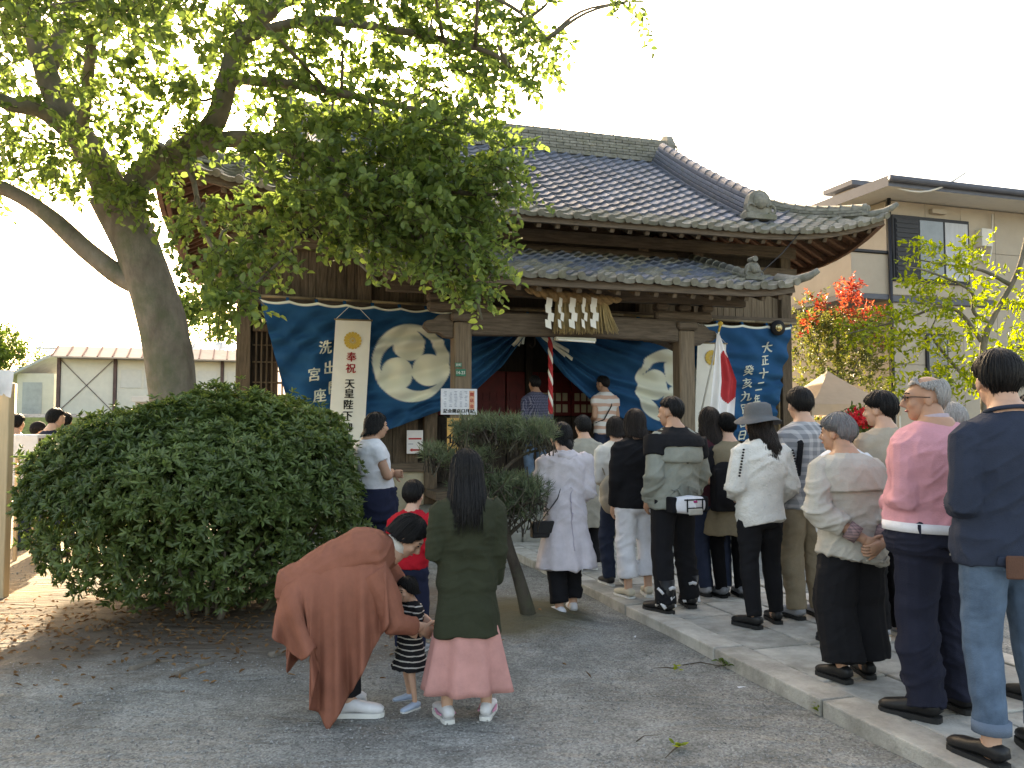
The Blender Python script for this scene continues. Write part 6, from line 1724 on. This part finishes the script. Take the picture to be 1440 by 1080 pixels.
# 12 long hair, maroon
p = Person('woman with long dark hair, maroon top and black rucksack', on_path(1003, 836), 1.65, 14, arms=('front', 'front'), head_tilt=-6)
p.body(); p.top('top', K['maroon'], .47, 1.16); p.trousers('trousers', K['djean'], (.06, .05, .044)); p.shoes(SNK_G, SOLE_D); p.hair(HBR, 'long', .30, 200, 1.08, wave=.5, seed=3)
rk = empty('rucksack', p.root.location + Vector((.08, -.20, .93)), R(10)); tag(rk, 'black rucksack worn over the maroon top', 'rucksack')
mb = MB(); mb.box((0, 0, 0), (.26, .13, .36)); mb.ball((0, 0, .17), (.13, .065, .08)); mb.ball((0, -.05, -.06), (.11, .06, .11)); V_, N_, F_ = remesh(mb, .012, 3); link('bag_body', np_mesh('bag_body', V_, F_, K['black'], True), rk)
mb = MB(); mb.tube([(-.09, .05, .2), (-.1, .13, .38), (-.1, .25, .4)], [(.018, .006)] * 3, 6); mb.tube([(.09, .05, .2), (.1, .13, .38), (.1, .25, .4)], [(.018, .006)] * 3, 6); mb.build('strap', K['black'], rk)
# 13 khaki dress
p = Person('person with cropped black hair in khaki pinafore over black sleeves', on_path(1026, 838), 1.60, 10, arms=('front', ((.145, -.03, .62), (.11, .07, .50))), head_yaw=10)
p.body(); p.top('pinafore', K['khaki'], .50, 1.2, 'none', hem=[(.44, .125, .10, 0), (.34, .145, .12, 0)], vert=.02)
for k in 'LR': mb = MB(); p.arm(mb, k, (.052, .047, .04), .6); p.finish(mb, 'sleeve', K['black']); p.trousers('leggings', K['black'], (.055, .042, .034)); p.shoes(SNK_G, SOLE_D); p.hair(HB, 'crop', 0, 150, 1.05)
# 14 woman in hat
p = Person('woman in grey felt hat, white open-knit sweater and black trousers', on_path(1073, 878), 1.63, 14, arms=(((.14, -.02, .64), (.08, .10, .585)), ((.14, -.02, .64), (.12, .07, .55))), feet=((-.075, -.035, 22), (.075, .03, -12)), head_yaw=16)
p.body(); kn = p.top('knit_sweater', K['knit'], .47, 1.18, 'long', (.058, .054, .042), ridge=.012, hem=[(.455, .115, .095, -.01)])
p.trousers('trousers', K['black'], (.062, .046, .036), low=0); p.shoes(LEA, SOLE_D, hi=.030); p.hair(HBR, 'long', .26, 200, 1.04, wave=1.0, seed=9)
M4 = p.HM; mb = MB(); prof = [(.006, .152), (.06, .150), (.09, .135), (.100, .10), (.104, .055), (.106, .040), (.135, .022), (.172, -.004), (.174, -.010), (.135, .012), (.102, .030)]
V, F = [], []; n = 36
for j, (r, z) in enumerate(prof):
    for i in range(n):
        a = 2 * math.pi * i / n; dip = .018 * math.cos(2 * a) * (r > .12)
        V.append(M4 @ Vector((r * math.cos(a), -.012 + r * 1.13 * math.sin(a), z + .018 - dip)))
for j in range(len(prof) - 1):
    for i in range(n): F.append((j * n + i, (j + 1) * n + i, (j + 1) * n + (i + 1) % n, j * n + (i + 1) % n))
F.append(tuple(range(n))); mb.add(V, F); mb.build('hat', K['felt'], p.root, True)
for k in 'LR':                                         # openwork rows of the knit, dark ladder holes at the shoulders
    mb = MB()
    for t in np.linspace(.08, .8, 10):
        q = lerp(p.J['sh' + k], p.J['el' + k], t) + Vector(((-1 if k == 'L' else 1) * .03, -.092, .02))
        mb.ball(q, (.010, .012, .008), 6, 4)
    mb.build('openwork', K['black'], p.root)
# 15 plaid shirt man
m_plaid2 = pattern_mat('grey_check', 'plaid', (.20, .21, .23), (.42, .42, .43), (16, 16), .4)
p = Person('tall man in grey checked shirt with dark shoulder strap and khaki trousers', on_path(1134, 868), 1.79, 12, arms=('down', 'front'))
p.body(); p.top('checked_shirt', m_plaid2, .47, 1.15); p.trousers('trousers', K['tan'], (.064, .052, .044)); p.shoes(SNK_G, SOLE_D); p.hair(HB, 'mop', 0, 170, 1.06)
mb = MB()
for sg in (-1, 1): mb.tube([p.J['chest'] + Vector((sg * .10, .10, .10)), p.J['neck'] + Vector((sg * .11, -.0, -.02)), p.J['chest'] + Vector((sg * .12, -.155, .05)), p.J['waist'] + Vector((sg * .13, -.14, .03))], [(.022, .006)] * 4, 6)
mb.build('strap', K['black'], p.root)
# 15b navy cap
p = Person('person in navy cap and white top, mostly behind the grey haired woman', on_path(1190, 905), 1.58, 10, arms=('front', 'front'))
p.body(); p.top('blouse', K['white'], .47, 1.15); p.trousers('trousers', K['black'], (.06, .05, .045)); p.shoes(LEA, SOLE_D); p.hair(HB, 'short', .04, 90)
M4 = p.HM; mb = MB(); mb.ball(M4 @ Vector((0, -.012, .045)), (.094, .112, .095), 18, 12, M4.to_3x3()); mb.tube([M4 @ Vector((0, .08, .04)), M4 @ Vector((0, .15, .03)), M4 @ Vector((0, .18, .02))], [(.07, .008), (.06, .007), (.03, .005)], 12, right=(1, 0, 0)); mb.build('cap', K['navy'], p.root, True)
# 16 elderly woman, hands behind her back
p = Person('grey haired woman in pale jacket with hands clasped behind her back', on_path(1200, 955), 1.565, 14, lean=6, girth=1.1, arms=(((.165, -.05, .63), (.028, -.140, .515)), ((.165, -.05, .63), (.020, -.145, .500))), feet=((-.06, .0, 12), (.07, .03, -14)), head_yaw=30, head_tilt=-2, skin=SKIN_D)
p.body(curl=1.0, palms=((0, 1, .2), (0, 1, .2)), hdirs=((.75, -.05, -.35), (-.75, -.10, -.25)))
jk = p.top('jacket', K['stone'], .47, 1.22, 'three', (.062, .055, .045), hem=[(.445, .136, .112, 0)], ridge=.012)
patch(p, jk, 'hem_band', K['stone'], (0, -.25, .455 * 1.565), (.36, .035), n=(24, 2), th=.005)
mb = MB(); pts = [p.spine(z) + Vector((0, -.012, 0)) for z in (.70, .74, .79, .822, .842)]; mb.tube(pts, [(.150 * 1.565, .112 * 1.565), (.148 * 1.565, .111 * 1.565), (.142 * 1.565, .104 * 1.565), (.115 * 1.565, .088 * 1.565), (.06 * 1.565, .06 * 1.565)], 28, right=(1, 0, 0), sq=2.3); p.finish(mb, 'jacket_cape', K['stone'])
mb = MB(); ck = pattern_mat('pink_check', 'plaid', (.30, .20, .20), (.12, .09, .10), (60, 60), .4)
for k in 'LR': MB().tube([lerp(p.J['el' + k], p.J['wr' + k], .60), lerp(p.J['el' + k], p.J['wr' + k], .82)], [.054, .050], 14).build('cuff', ck, p.root, True)
p.trousers('wide_trousers', K['black'], (.078, .080, .082), low=.02, vert=.02); p.shoes(LEA, SOLE_D); p.hair(HG, 'mop', .0, 300, 1.07)
# 17 beige sweater
p = Person('person with black bobbed hair in beige sweater and black trousers', on_path(1250, 896), 1.73, 14, arms=('front', 'down'), head_yaw=30)
p.body(); p.top('sweater', K['beige'], .47, 1.18, 'long', (.054, .048, .038)); p.trousers('trousers', K['black'], (.062, .052, .046)); p.shoes(SNK_G, SOLE_W); p.hair(HB, 'mop', .02, 170, 1.12)
# 18 pink shirt man
p = Person('balding man with glasses in pink long sleeved shirt and navy trousers', on_path(1322, 1004), 1.765, 16, girth=1.19, arms=('front', 'down'), feet=((-.075, -.01, 30), (.08, .02, -2)), head_yaw=62, skin=SKIN_D)
p.body(); p.top('pink_shirt', K['pink'], .54, 1.17, 'long', (.056, .050, .041), belly=.03, ridge=.012); tr = p.trousers('trousers', K['dnavy'], (.072, .060, .052), top=.556, ease=1.10, ridge=.013, belly=.02)
for sg in (-1, 1):
    patch(p, tr, 'pocket_welt', cloth('welt_dark', (.008, .008, .014)), (sg * .09, -.25, .485 * 1.765), (.13, .014), n=(10, 1)); patch(p, tr, 'button', K['stone'], (sg * .09, -.25, .470 * 1.765), (.012, .012), n=(2, 2), th=.006)
patch(p, tr, 'back_seam', cloth('welt_dark', (.008, .008, .014)), (0, -.25, .47 * 1.765), (.008, .18), n=(1, 14))
mb = MB(); mb.tube([p.spine(.530), p.spine(.556)], [(.1415 * 1.765, .1165 * 1.765)] * 2, 32, right=(1, 0, 0), sq=2.3); mb.build('belt', K['whitetr'], p.root, True)
for a in (-.9, -.2, .2, .9, 2.2): MB().box(p.spine(.543) + Vector((.252 * math.sin(a), -.207 * math.cos(a), 0)), (.016, .016, .06), a).build('belt_loop', K['dnavy'], p.root)
mb = MB(); mb.tube([p.spine(.842) + Vector((0, .0, 0)), p.spine(.868) + Vector((0, .012, .0))], [(.082, .078), (.070, .068)], 18); mb.build('collar', cloth('pink_grey', (.42, .34, .37)), p.root, True)
M4 = p.HM; mb = MB()
for x in (-1, 1):
    mb.tube([M4 @ Vector((x * .032 + .021 * math.cos(a), .1, .004 + .015 * math.sin(a))) for a in np.linspace(0, 6.283, 13)], [.0022] * 13, 5)
    mb.tube([M4 @ Vector((x * .053, .098, .008)), M4 @ Vector((x * .078, .06, .008)), M4 @ Vector((x * .085, -.01, .004))], [.0026] * 3, 5)
mb.tube([M4 @ Vector((-.011, .102, .006)), M4 @ Vector((.011, .102, .006))], [.0022] * 2, 5); mb.build('glasses', LEA, p.root)
p.shoes(LEA, SOLE_D, L=.168, w=.034); p.hair(HLG, 'balding', 0, 260, .97)
# 18b grey haired person behind
p = Person('grey haired person in dark jacket with striped collar and sand trousers', on_path(1352, 944), 1.63, 10, arms=('front', 'front'))
p.body(); p.top('jacket', K['black'], .47, 1.2); p.trousers('trousers', K['sand'], (.062, .052, .044)); p.shoes(LEA, SOLE_D); p.hair(HLG, 'mop', 0, 200, 1.03)
mb = MB()
for z in (.835, .825): mb.tube([p.spine(z) + Vector((.115 * math.cos(a) * 1.3, .09 * math.sin(a) * 1.25, 0)) for a in np.linspace(0, 6.283, 20)], [.006] * 20, 5)
mb.build('collar_stripe', K['stone'], p.root)
# 19 man at the end of the queue
p = Person('man in slate navy sweater and blue jeans at the near end of the queue', on_path(1428, 1070), 1.83, 2, arms=('front', 'front'), feet=((-.075, -.01, 18), (.08, .03, -10)), head_yaw=-14)
p.body(); swt = p.top('sweater', K['slate'], .47, 1.19, 'long', (.054, .048, .039), ridge=.013); jn = p.trousers('jeans', K['jean'], (.060, .047, .040), low=.035, ridge=.012)
mb = MB(); mb.tube([p.spine(.838) + Vector((.098 * math.cos(a), -.004 + .085 * math.sin(a), .012 - .02 * math.sin(a))) for a in np.linspace(0, 6.283, 25)], [.010] * 25, 8); mb.build('neckband', K['slate'], p.root, True)
for sg in (-1, 1): patch(p, jn, 'back_pocket', cloth('denim_pocket', (.085, .125, .18), var=.35), (sg * .085, -.22, .50 * 1.83 - .05), (.125, .14), taper=.8, th=.006)
patch(p, jn, 'back_seam', cloth('denim_seam', (.05, .08, .13)), (0, -.22, .50 * 1.83 - .02), (.012, .22), n=(1, 14)); patch(p, swt, 'hem_band', K['slate'], (0, -.25, .482 * 1.83), (.34, .05), n=(24, 3), th=.008)
mb = MB()
for k in 'LR': c = p.J['an' + k]; MB().tube([c + Vector((0, 0, .055)), c + Vector((0, 0, .105))], [(.076, .080), (.077, .081)], 16).build('turn_up', cloth('denim_light', (.12, .16, .22)), p.root, True)
bevel(MB().box((-.085, -.172, .875), (.075, .012, .10), R(-8)).build('wallet', cloth('brown_leather', (.10, .05, .035), rough=.6), p.root), .006)
p.shoes(LEA, SOLE_D, hi=.026); p.hair(HB, 'mop', .01, 260, 1.07)
# 20 at the very edge
p = Person('dark haired person in black cut off by the picture edge', on_path(1475, 985), 1.66, 20, arms=('phone', 'phone'))
p.body(); p.top('jacket', K['black'], .47, 1.18); p.trousers('trousers', K['black']); p.shoes(LEA, SOLE_D); p.hair(HB, 'mop', 0, 100, 1.05)
# far group in the sunlight at the left
for (px, d, H, lab, mt_, cap, yaw) in ((22, 10.6, 1.72, 'person in white shirt in the sunlight beside the stall', 'white', 0, 10), (50, 11.2, 1.62, 'person in black cap among the far sunlit group', 'stone', 1, -30), (74, 10.0, 1.78, 'dark haired man in navy shirt behind the bush', 'dnavy', 0, -20), (90, 10.8, 1.74, 'person half hidden behind the man in navy', 'tan', 0, 20)):
    q = pix(px, 600, d); p = Person(lab, (q.x, q.y, .0), H, yaw, group='people in the sunlight beyond the bush', vox=.02)
    p.body(); p.top('shirt', K[mt_], .47, 1.15, 'short', (.05, .046, .042)); p.trousers('trousers', K['djean']); p.shoes(LEA, SOLE_D); p.hair(HB, 'crop', 0, 60)
    if cap:
        M4 = p.HM; mb = MB(); mb.ball(M4 @ Vector((0, -.01, .05)), (.094, .112, .09), 14, 10, M4.to_3x3()); mb.tube([M4 @ Vector((0, .08, .04)), M4 @ Vector((0, .17, .03))], [(.07, .008), (.04, .006)], 10, right=(1, 0, 0)); mb.build('cap', K['black'], p.root, True)
# ================================================================ background and small things
# ---- two-storey house on the right
H0 = pix(1258, 600, 18.0); H0.z = 0
house = empty('house', H0, R(18)); tag(house, 'beige two-storey house with dark hip roof and balcony behind the trees', 'house')
m_siding = M('cream_siding', (.37, .315, .25), rough=.85, var=.07, scale=2, bump=.2, bscale=50, rand=.03)
m_roofm = M('dark_metal_roof', (.085, .09, .11), rough=.5, var=.12, scale=3, bump=.1)
m_sash = M('dark_sash', (.02, .021, .026), rough=.5, var=.1, bump=0); m_soffit = M('cream_soffit', (.55, .52, .47), rough=.8, var=.05, bump=.05)
m_glass = M('window_glass', (.11, .12, .13), rough=.08, var=.2, scale=1.5, bump=0, spec=.8); m_curt = M('net_curtain', (.40, .41, .43), rough=.8, var=.15, scale=5, stretch=(12, 1, .4), bump=.3, bscale=18)
def hbox(name, x0, x1, y0, y1, z0, z1, m, par=house, bev=.006):
    o = MB().box(((x0 + x1) / 2, (y0 + y1) / 2, (z0 + z1) / 2), (x1 - x0, y1 - y0, z1 - z0)).build(name, m, par)
    if bev: bevel(o, bev)
    return o
w = hbox('wall', .02, 10, .06, 8, 0, 6.5, m_siding, bev=0)
for i in range(10):
    for z0, z1 in ((0, 1.5), (1.5, 2.9), (2.9, 4.25), (4.42, 5.5), (5.5, 6.5)): hbox('siding_panel', i + .004, i + .996, .03, .055, z0 + .004, z1 - .004, m_siding, w, .003)
for i in range(4): hbox('siding_panel', -.012, .015, .1 + i * 1.95, .09 + (i + 1) * 1.95, 0, 6.5, m_siding, w, .003)
hbox('floor_band', -.05, 10, -.02, .03, 4.26, 4.40, m_roofm)
mb = MB(); ex0, ex1, ey0, ey1, ez = -.75, 10.8, -.8, 8.8, 6.52
mb.add([(ex0, ey0, ez), (ex1, ey0, ez), (ex1, ey1, ez), (ex0, ey1, ez), (ex0, ey0, ez + .22), (ex1, ey0, ez + .22), (ex1, ey1, ez + .22), (ex0, ey1, ez + .22), (4, 4, ez + 1.5), (6.5, 4, ez + 1.5)],
       [(0, 3, 7, 4), (0, 4, 5, 1), (1, 5, 6, 2), (2, 6, 7, 3), (4, 8, 9, 5), (5, 9, 6), (6, 9, 8, 7), (7, 8, 4)])
rf = mb.build('roof', m_roofm, house)
MB().box(((ex0 + ex1) / 2, (ey0 + ey1) / 2, ez + .012), (ex1 - ex0 - .05, ey1 - ey0 - .05, .02)).build('soffit', m_soffit, rf)
mb = MB(); mb.tube([(ex0, ey0 - .05, ez + .15), (ex1, ey0 - .05, ez + .15)], [.07, .07], 10); mb.build('gutter', m_roofm, rf, True)
mb = MB(); mb.tube([(-.04, -.03, ez), (-.04, -.03, 0)], [.04, .04], 8); mb.build('downpipe', m_sash, house, True)
win = hbox('window', .05, 2.18, -.03, .03, 4.72, 6.18, m_sash)
sh = hbox('shutter', .10, .72, -.06, -.03, 4.80, 6.10, m_sash, win)
for k in range(12): hbox('louver', .12, .70, -.075, -.06, 4.84 + k * .105, 4.91 + k * .105, m_sash, win, 0)
for x0, x1 in ((.78, 1.42), (1.48, 2.12)):
    hbox('curtain', x0, x1, -.034, -.031, 4.80, 6.10, m_curt, win, 0); hbox('pane', x0, x1, -.045, -.040, 4.80, 6.10, m_glass if x0 < 1 else m_curt, win, 0)
win2 = hbox('window', .9, 1.5, -.03, .03, 2.0, 3.6, m_sash); hbox('pane', .95, 1.45, -.04, -.034, 2.05, 3.55, m_glass, win2, 0)
hbox('vent', 1.1, 1.5, -.08, .03, 6.28, 6.38, m_siding)
mt_ = hbox('meter_box', 2.42, 2.72, -.15, .03, 5.62, 6.02, m_soffit)
mb = MB(); mb.tube([(2.5, -.05, 5.62), (2.52, -.05, 5.3), (2.72, -.05, 5.25), (2.8, -.05, 5.6), (2.85, -.05, 6.4)], [.02] * 5, 6); mb.build('conduit', m_soffit, mt_, True)
bal = hbox('balcony', -1.0, -.02, .05, 3.4, 4.42, 5.30, m_siding)
hbox('railing', -1.06, -.01, -.0, 3.45, 5.31, 5.37, m_sash, bal); hbox('fascia', -1.04, -.01, .0, 3.44, 4.30, 4.41, m_roofm, bal)
pen = hbox('penthouse', 3.75, 4.4, 5.5, 6.3, ez + .9, 8.62, m_siding); hbox('penthouse_roof', 3.5, 4.65, 5.25, 6.55, 8.63, 8.78, m_roofm, pen)
mb = MB(); A_, B_ = Vector((-.6, -.7, 6.55)), Vector((1.2, -.9, 6.95)); mb.tube([lerp(A_, B_, t) - Vector((0, 0, .25 * math.sin(math.pi * t))) for t in np.linspace(0, 1, 9)], [.022] * 9, 6); mb.build('service_wire', m_soffit, house, True)
# ---- sheds on the bank at the left
S1 = pix(80, 600, 38.0); S1.z = 2.0
shed = empty('prefab_shed', S1, R(17)); tag(shed, 'long pale prefabricated shed with ribbed lean-to roof behind the tree trunk', 'shed')
m_shed = M('shed_panel', (.60, .56, .48), rough=.8, var=.08, scale=2, bump=.1); m_shedd = M('shed_end', (.38, .39, .39), rough=.8, var=.15, scale=3, bump=.2); m_stl = M('rust_steel', (.10, .06, .055), rough=.7, var=.3, bump=.1)
m_lean = M('lean_to_roof', (.42, .33, .26), rough=.5, var=.1, scale=3, bump=.1); m_rib = M('roof_rib', (.24, .12, .10), rough=.6, var=.15, bump=.1); m_wr = M('pale_roof', (.60, .60, .58), rough=.4, var=.06, bump=.05)
hbox('wall', 0, 14, .1, 7, -.2, 2.72, m_shedd, shed, 0)
for k in range(6):
    p_ = hbox('wall_panel', .1 + k * 2.35, 2.35 + k * 2.35, .03, .095, .1, 2.65, m_shed, shed); hbox('post', -.06 + k * 2.35, .08 + k * 2.35, -.06, .1, -.2, 2.7, m_stl, shed)
    if k == 0:
        for a, b in (((.1, .3), (2.25, 2.6)), ((.1, 2.6), (2.25, .3))): part(MB().bar((a[0], -.01, a[1]), (b[0], -.01, b[1]), .02, .03), 'brace', m_stl, shed, bev=0)
    else:
        for j in range(2): hbox('window', .25 + k * 2.35 + j * 1.0, 1.15 + k * 2.35 + j * 1.0, -.0, .028, 1.35, 2.2, m_soffit, shed)
mb = MB(); mb.add([(-.2, -.7, 2.66), (14.2, -.7, 2.66), (14.2, .6, 3.22), (-.2, .6, 3.22), (-.2, -.7, 2.72), (14.2, -.7, 2.72), (14.2, .6, 3.28), (-.2, .6, 3.28)], [(0, 3, 2, 1), (4, 5, 6, 7), (0, 1, 5, 4), (1, 2, 6, 5), (2, 3, 7, 6), (3, 0, 4, 7)])
lr = mb.build('lean_to_roof', m_lean, shed)
for k in range(24): part(MB().bar((-.15 + k * .62, -.71, 2.74), (-.15 + k * .62, .6, 3.30), .05, .05), 'rib', m_rib, lr, bev=0)
mb = MB(); mb.add([(-1.0, .5, 3.2), (14.4, .5, 3.2), (14.4, 4, 4.0), (-1.0, 4, 4.0), (14.4, 7.4, 3.0), (-1.0, 7.4, 3.0), (-1, .5, 3.1), (14.4, .5, 3.1)], [(0, 1, 2, 3), (3, 2, 4, 5), (6, 7, 1, 0)]); ur = mb.build('roof', m_wr, shed)
for k in range(12): part(MB().bar((-.9 + k * 1.3, .5, 3.22), (-.9 + k * 1.3, 4, 4.02), .04, .05), 'rib', m_shedd, ur, bev=0)
S2 = pix(22, 600, 46.0); S2.z = 2.0
sh2 = empty('storage_hut', S2, R(10)); tag(sh2, 'low pale hut with dark sloping roof beyond the grass bank', 'hut')
hbox('wall', 0, 1.9, 0, 4, -.3, 2.5, m_shed, sh2); hbox('door', .3, 1.3, -.03, 0, -.2, 2.0, m_shedd, sh2)
mb = MB(); mb.add([(-.8, -.5, 2.0), (2.2, -.5, 3.6), (2.2, 4.5, 3.6), (-.8, 4.5, 2.0), (-.8, -.5, 2.15), (2.2, -.5, 3.75), (2.2, 4.5, 3.75), (-.8, 4.5, 2.15)], [(0, 3, 2, 1), (4, 5, 6, 7), (0, 1, 5, 4), (1, 2, 6, 5), (2, 3, 7, 6), (3, 0, 4, 7)]); mb.build('roof', m_shedd, sh2)
# low wall by the trunk
lw = pix(200, 600, 24.0); lw.z = 0
lwall = empty('garden_wall', lw, R(17)); tag(lwall, 'low cream wall with grille beyond the tree trunk', 'wall')
hbox('wall', -.2, 3.6, 0, .2, 0, 2.25, m_siding, lwall); hbox('coping', -.3, 3.7, -.06, .26, 2.26, 2.42, m_soffit, lwall)
for k in range(6): hbox('grille_bar', -.1 + k * .09, -.07 + k * .09, -.03, 0, 1.6, 2.1, m_stl, lwall, 0)
# ---- tent behind the queue
T0_ = pix(1165, 600, 15.8); T0_.z = 0
tent = empty('canopy_tent', T0_, R(12)); tag(tent, 'beige peaked canopy tent behind the queue', 'tent')
m_tent = M('tent_cloth', (.50, .40, .31), rough=.8, var=.06, bump=.1, trans=.3)
a = .9; mb = MB(); V = []; n = 10
for (x0, y0), (x1, y1) in (((-a, -a), (a, -a)), ((a, -a), (a, a)), ((a, a), (-a, a)), ((-a, a), (-a, -a))):
    W = [];
    for j in range(n + 1):
        t = j / n
        for i in range(n + 1):
            u = i / n; x, y = lerp(x0, x1, u) * (1 - t), lerp(y0, y1, u) * (1 - t)
            W.append((x, y, 1.95 + .66 * t - .07 * math.sin(math.pi * t)))
    mb.add(W, [(j * (n + 1) + i, j * (n + 1) + i + 1, (j + 1) * (n + 1) + i + 1, (j + 1) * (n + 1) + i) for j in range(n) for i in range(n)])
    mb.add([(x0, y0, 1.95), (x1, y1, 1.95), (x1, y1, 1.75), (x0, y0, 1.75)], [(0, 1, 2, 3)])
mb.build('canopy', m_tent, tent)
for sx in (-1, 1):
    for sy in (-1, 1): MB().box((sx * (a - .03), sy * (a - .03), .97), (.04, .04, 1.94)).build('pole', m_soffit, tent)
# ---- stall at the left edge
st = pix(6, 600, 7.6); st.z = 0
stall = empty('festival_stall', st, R(6)); tag(stall, 'pale wooden stall post with ruffled cloth at the picture edge', 'stall')
m_pale = M('pale_wood', (.50, .38, .24), rough=.7, var=.15, scale=4, stretch=(8, 8, .6), bump=.2)
hbox('post', -.05, .06, -.05, .06, 0, 1.95, m_pale, stall); hbox('post', -1.9, -1.8, -.05, .06, 0, 1.95, m_pale, stall); hbox('counter', -1.9, .02, -.02, .5, .78, .84, m_pale, stall); hbox('front_board', -1.85, .0, -.01, .02, .1, .77, m_pale, stall)
V, F = quadgrid(lambda u, v: (-1.95 + 2.06 * u, -.09 + .045 * math.sin(u * 60 + v) * v + .0, 2.06 - .24 * v + .012 * math.sin(u * 42) * v), 120, 6); link('valance', np_mesh('valance', V, F, K['white'], True), stall)
tag(link('cloth', np_mesh('cloth', [(0, 0, 0)], []), None), kind='helper') if False else None
tb2 = pix(36, 600, 9.4); tb2.z = 0
trest = empty('white_table', tb2, R(8)); tag(trest, 'white topped table with hanging sheet in front of the far group', 'table')
hbox('top', -.28, .16, -.05, .45, 1.42, 1.46, K['white'], trest); hbox('sheet', -.28, .16, -.075, -.055, 1.22, 1.45, K['white'], trest)
for x in (-.24, .12):
    for y in (0, .4): hbox('leg', x - .02, x + .02, y - .02, y + .02, 0, 1.42, m_pale, trest)
# ---- things on the ground
m_peb = M('pebble', (.25, .25, .245), rough=.95, var=.4, scale=60, bump=0, detail=0, spec=.05)
n = 26000
py_ = 2.6 + 6.8 * rng.random(n) ** 1.5; px_ = (rng.random(n) * 2 - 1) * (py_ * .64 + .2)
loc = np.array([SHI @ Vector((a_, b_, 0)) for a_, b_ in zip(px_, py_)]); ok = ~((loc[:, 0] > -1.52) & (loc[:, 0] < .34)); ok &= (((px_ + 2.7) / 2.4) ** 2 + ((py_ - 7.2) / 1.7) ** 2 > 1) & (((px_ - .1) / .6) ** 2 + ((py_ - 6.9) / .85) ** 2 > 1); px_, py_ = px_[ok], py_[ok]; n = len(px_)
P = np.stack([px_, py_, gz(px_, py_) + .004], 1); sz = rng.uniform(.003, .0075, (n, 1)) * (1 + (rng.random((n, 1)) < .03) * .8)
OCT = np.array([(1, 0, 0), (0, 1, 0), (-1, 0, 0), (0, -1, 0), (0, 0, .8), (0, 0, -.6)], float)
ang = rng.random(n) * 6.28; sq = rng.uniform(.6, 1.3, n)
V = np.empty((n, 6, 3)); V[..., 0] = OCT[:, 0] * np.cos(ang)[:, None] - OCT[:, 1] * np.sin(ang)[:, None] * sq[:, None]; V[..., 1] = OCT[:, 0] * np.sin(ang)[:, None] + OCT[:, 1] * np.cos(ang)[:, None] * sq[:, None]; V[..., 2] = OCT[:, 2]
V = (V * sz[:, None] + P[:, None]).reshape(-1, 3)
tri = np.array([(0, 1, 4), (1, 2, 4), (2, 3, 4), (3, 0, 4), (1, 0, 5), (2, 1, 5), (3, 2, 5), (0, 3, 5)])
tag(link('gravel', np_mesh('gravel', V, (np.arange(n)[:, None, None] * 6 + tri[None]).reshape(-1, 3), m_peb, False)), 'loose grey gravel covering the court', 'gravel', kind='stuff')
def sprig(name, label, cat, px, py, nl, L, mat, spread, dry=None):
    q = ground(px, py); e = empty(name, (q.x, q.y, .006)); tag(e, label, cat)
    C = rng.normal(size=(nl, 3)) * np.array([spread, spread, .012]); C[:, 2] = np.abs(C[:, 2]) + .008
    Dv = sph(nl); Dv[:, 2] = np.abs(Dv[:, 2]) * .35
    link('leaves', leaves_mesh('leaves', C, Dv, np.tile([0, 0, 1.], (nl, 1)) + rng.normal(size=(nl, 3)) * .3, rng.uniform(.7, 1.2, nl) * L, rng.uniform(.35, .5, nl) * L, mat), e, None, 'stuff')
    mb = MB(); a_ = random.uniform(0, 6.28)
    mb.tube([(0, 0, .015), (.06 * math.cos(a_), .06 * math.sin(a_), .014), (.16 * math.cos(a_), .15 * math.sin(a_ + .3), .01)], [.004, .004, .002], 5); mb.build('stalk', m_twig, e)
sprig('fallen_sprig', 'dark heap of fallen twig leaves against the kerb', 'sprig', 1035, 937, 120, .045, m_mid, .045)
sprig('fallen_sprig', 'small pale green sprig on the gravel left of the leaf heap', 'sprig', 951, 945, 10, .045, m_young, .02)
sprig('fallen_sprig', 'small green sprig on the gravel below the kerb stones', 'sprig', 1150, 1001, 9, .05, m_young, .02)
sprig('fallen_sprig', 'small green sprig on the gravel nearest the camera', 'sprig', 956, 1054, 10, .045, m_young, .02)
def scrap(label, px, py, s):
    q = ground(px, py); mb = MB(); o = [(random.uniform(-1, 1) * s, random.uniform(-.6, .6) * s, .012 + random.uniform(0, .012)) for _ in range(5)]
    o.sort(key=lambda p_: math.atan2(p_[1], p_[0])); mb.add([(0, 0, .025)] + o, [(0, i + 1, (i + 1) % 5 + 1) for i in range(5)]); e = mb.build('paper_scrap', K['white']); e.location = q; tag(e, label, 'litter')
scrap('white paper scrap on the gravel beside the leaf heap', 1042, 971, .035); scrap('tiny white paper scrap on the gravel near the pine', 895, 899, .03)
for lab, pts in (('thin curved twig lying on the gravel in front', [(895, 1045), (905, 1038), (930, 1036), (950, 1040)]), ('long thin twig lying beside the leaf heap', [(960, 937), (985, 933), (1010, 938), (1028, 936)])):
    mb = MB(); q0 = ground(*pts[0]); mb.tube([ground(*q) - q0 + Vector((0, 0, .008)) for q in pts], [.004, .004, .003, .002], 5); e = mb.build('twig', m_twig); e.location = q0; tag(e, lab, 'twig')
mb = MB()
for pts in ([(185, 945), (215, 935), (245, 932)], [(245, 955), (265, 945), (300, 935)], [(380, 925), (420, 915), (450, 905)]):
    mb = MB(); limb(mb, [np.array(ground(*q) - tb) + [0, 0, .012] for q in pts], .028, .012, 8, .1); mb.build('root', m_bark, tree, True)
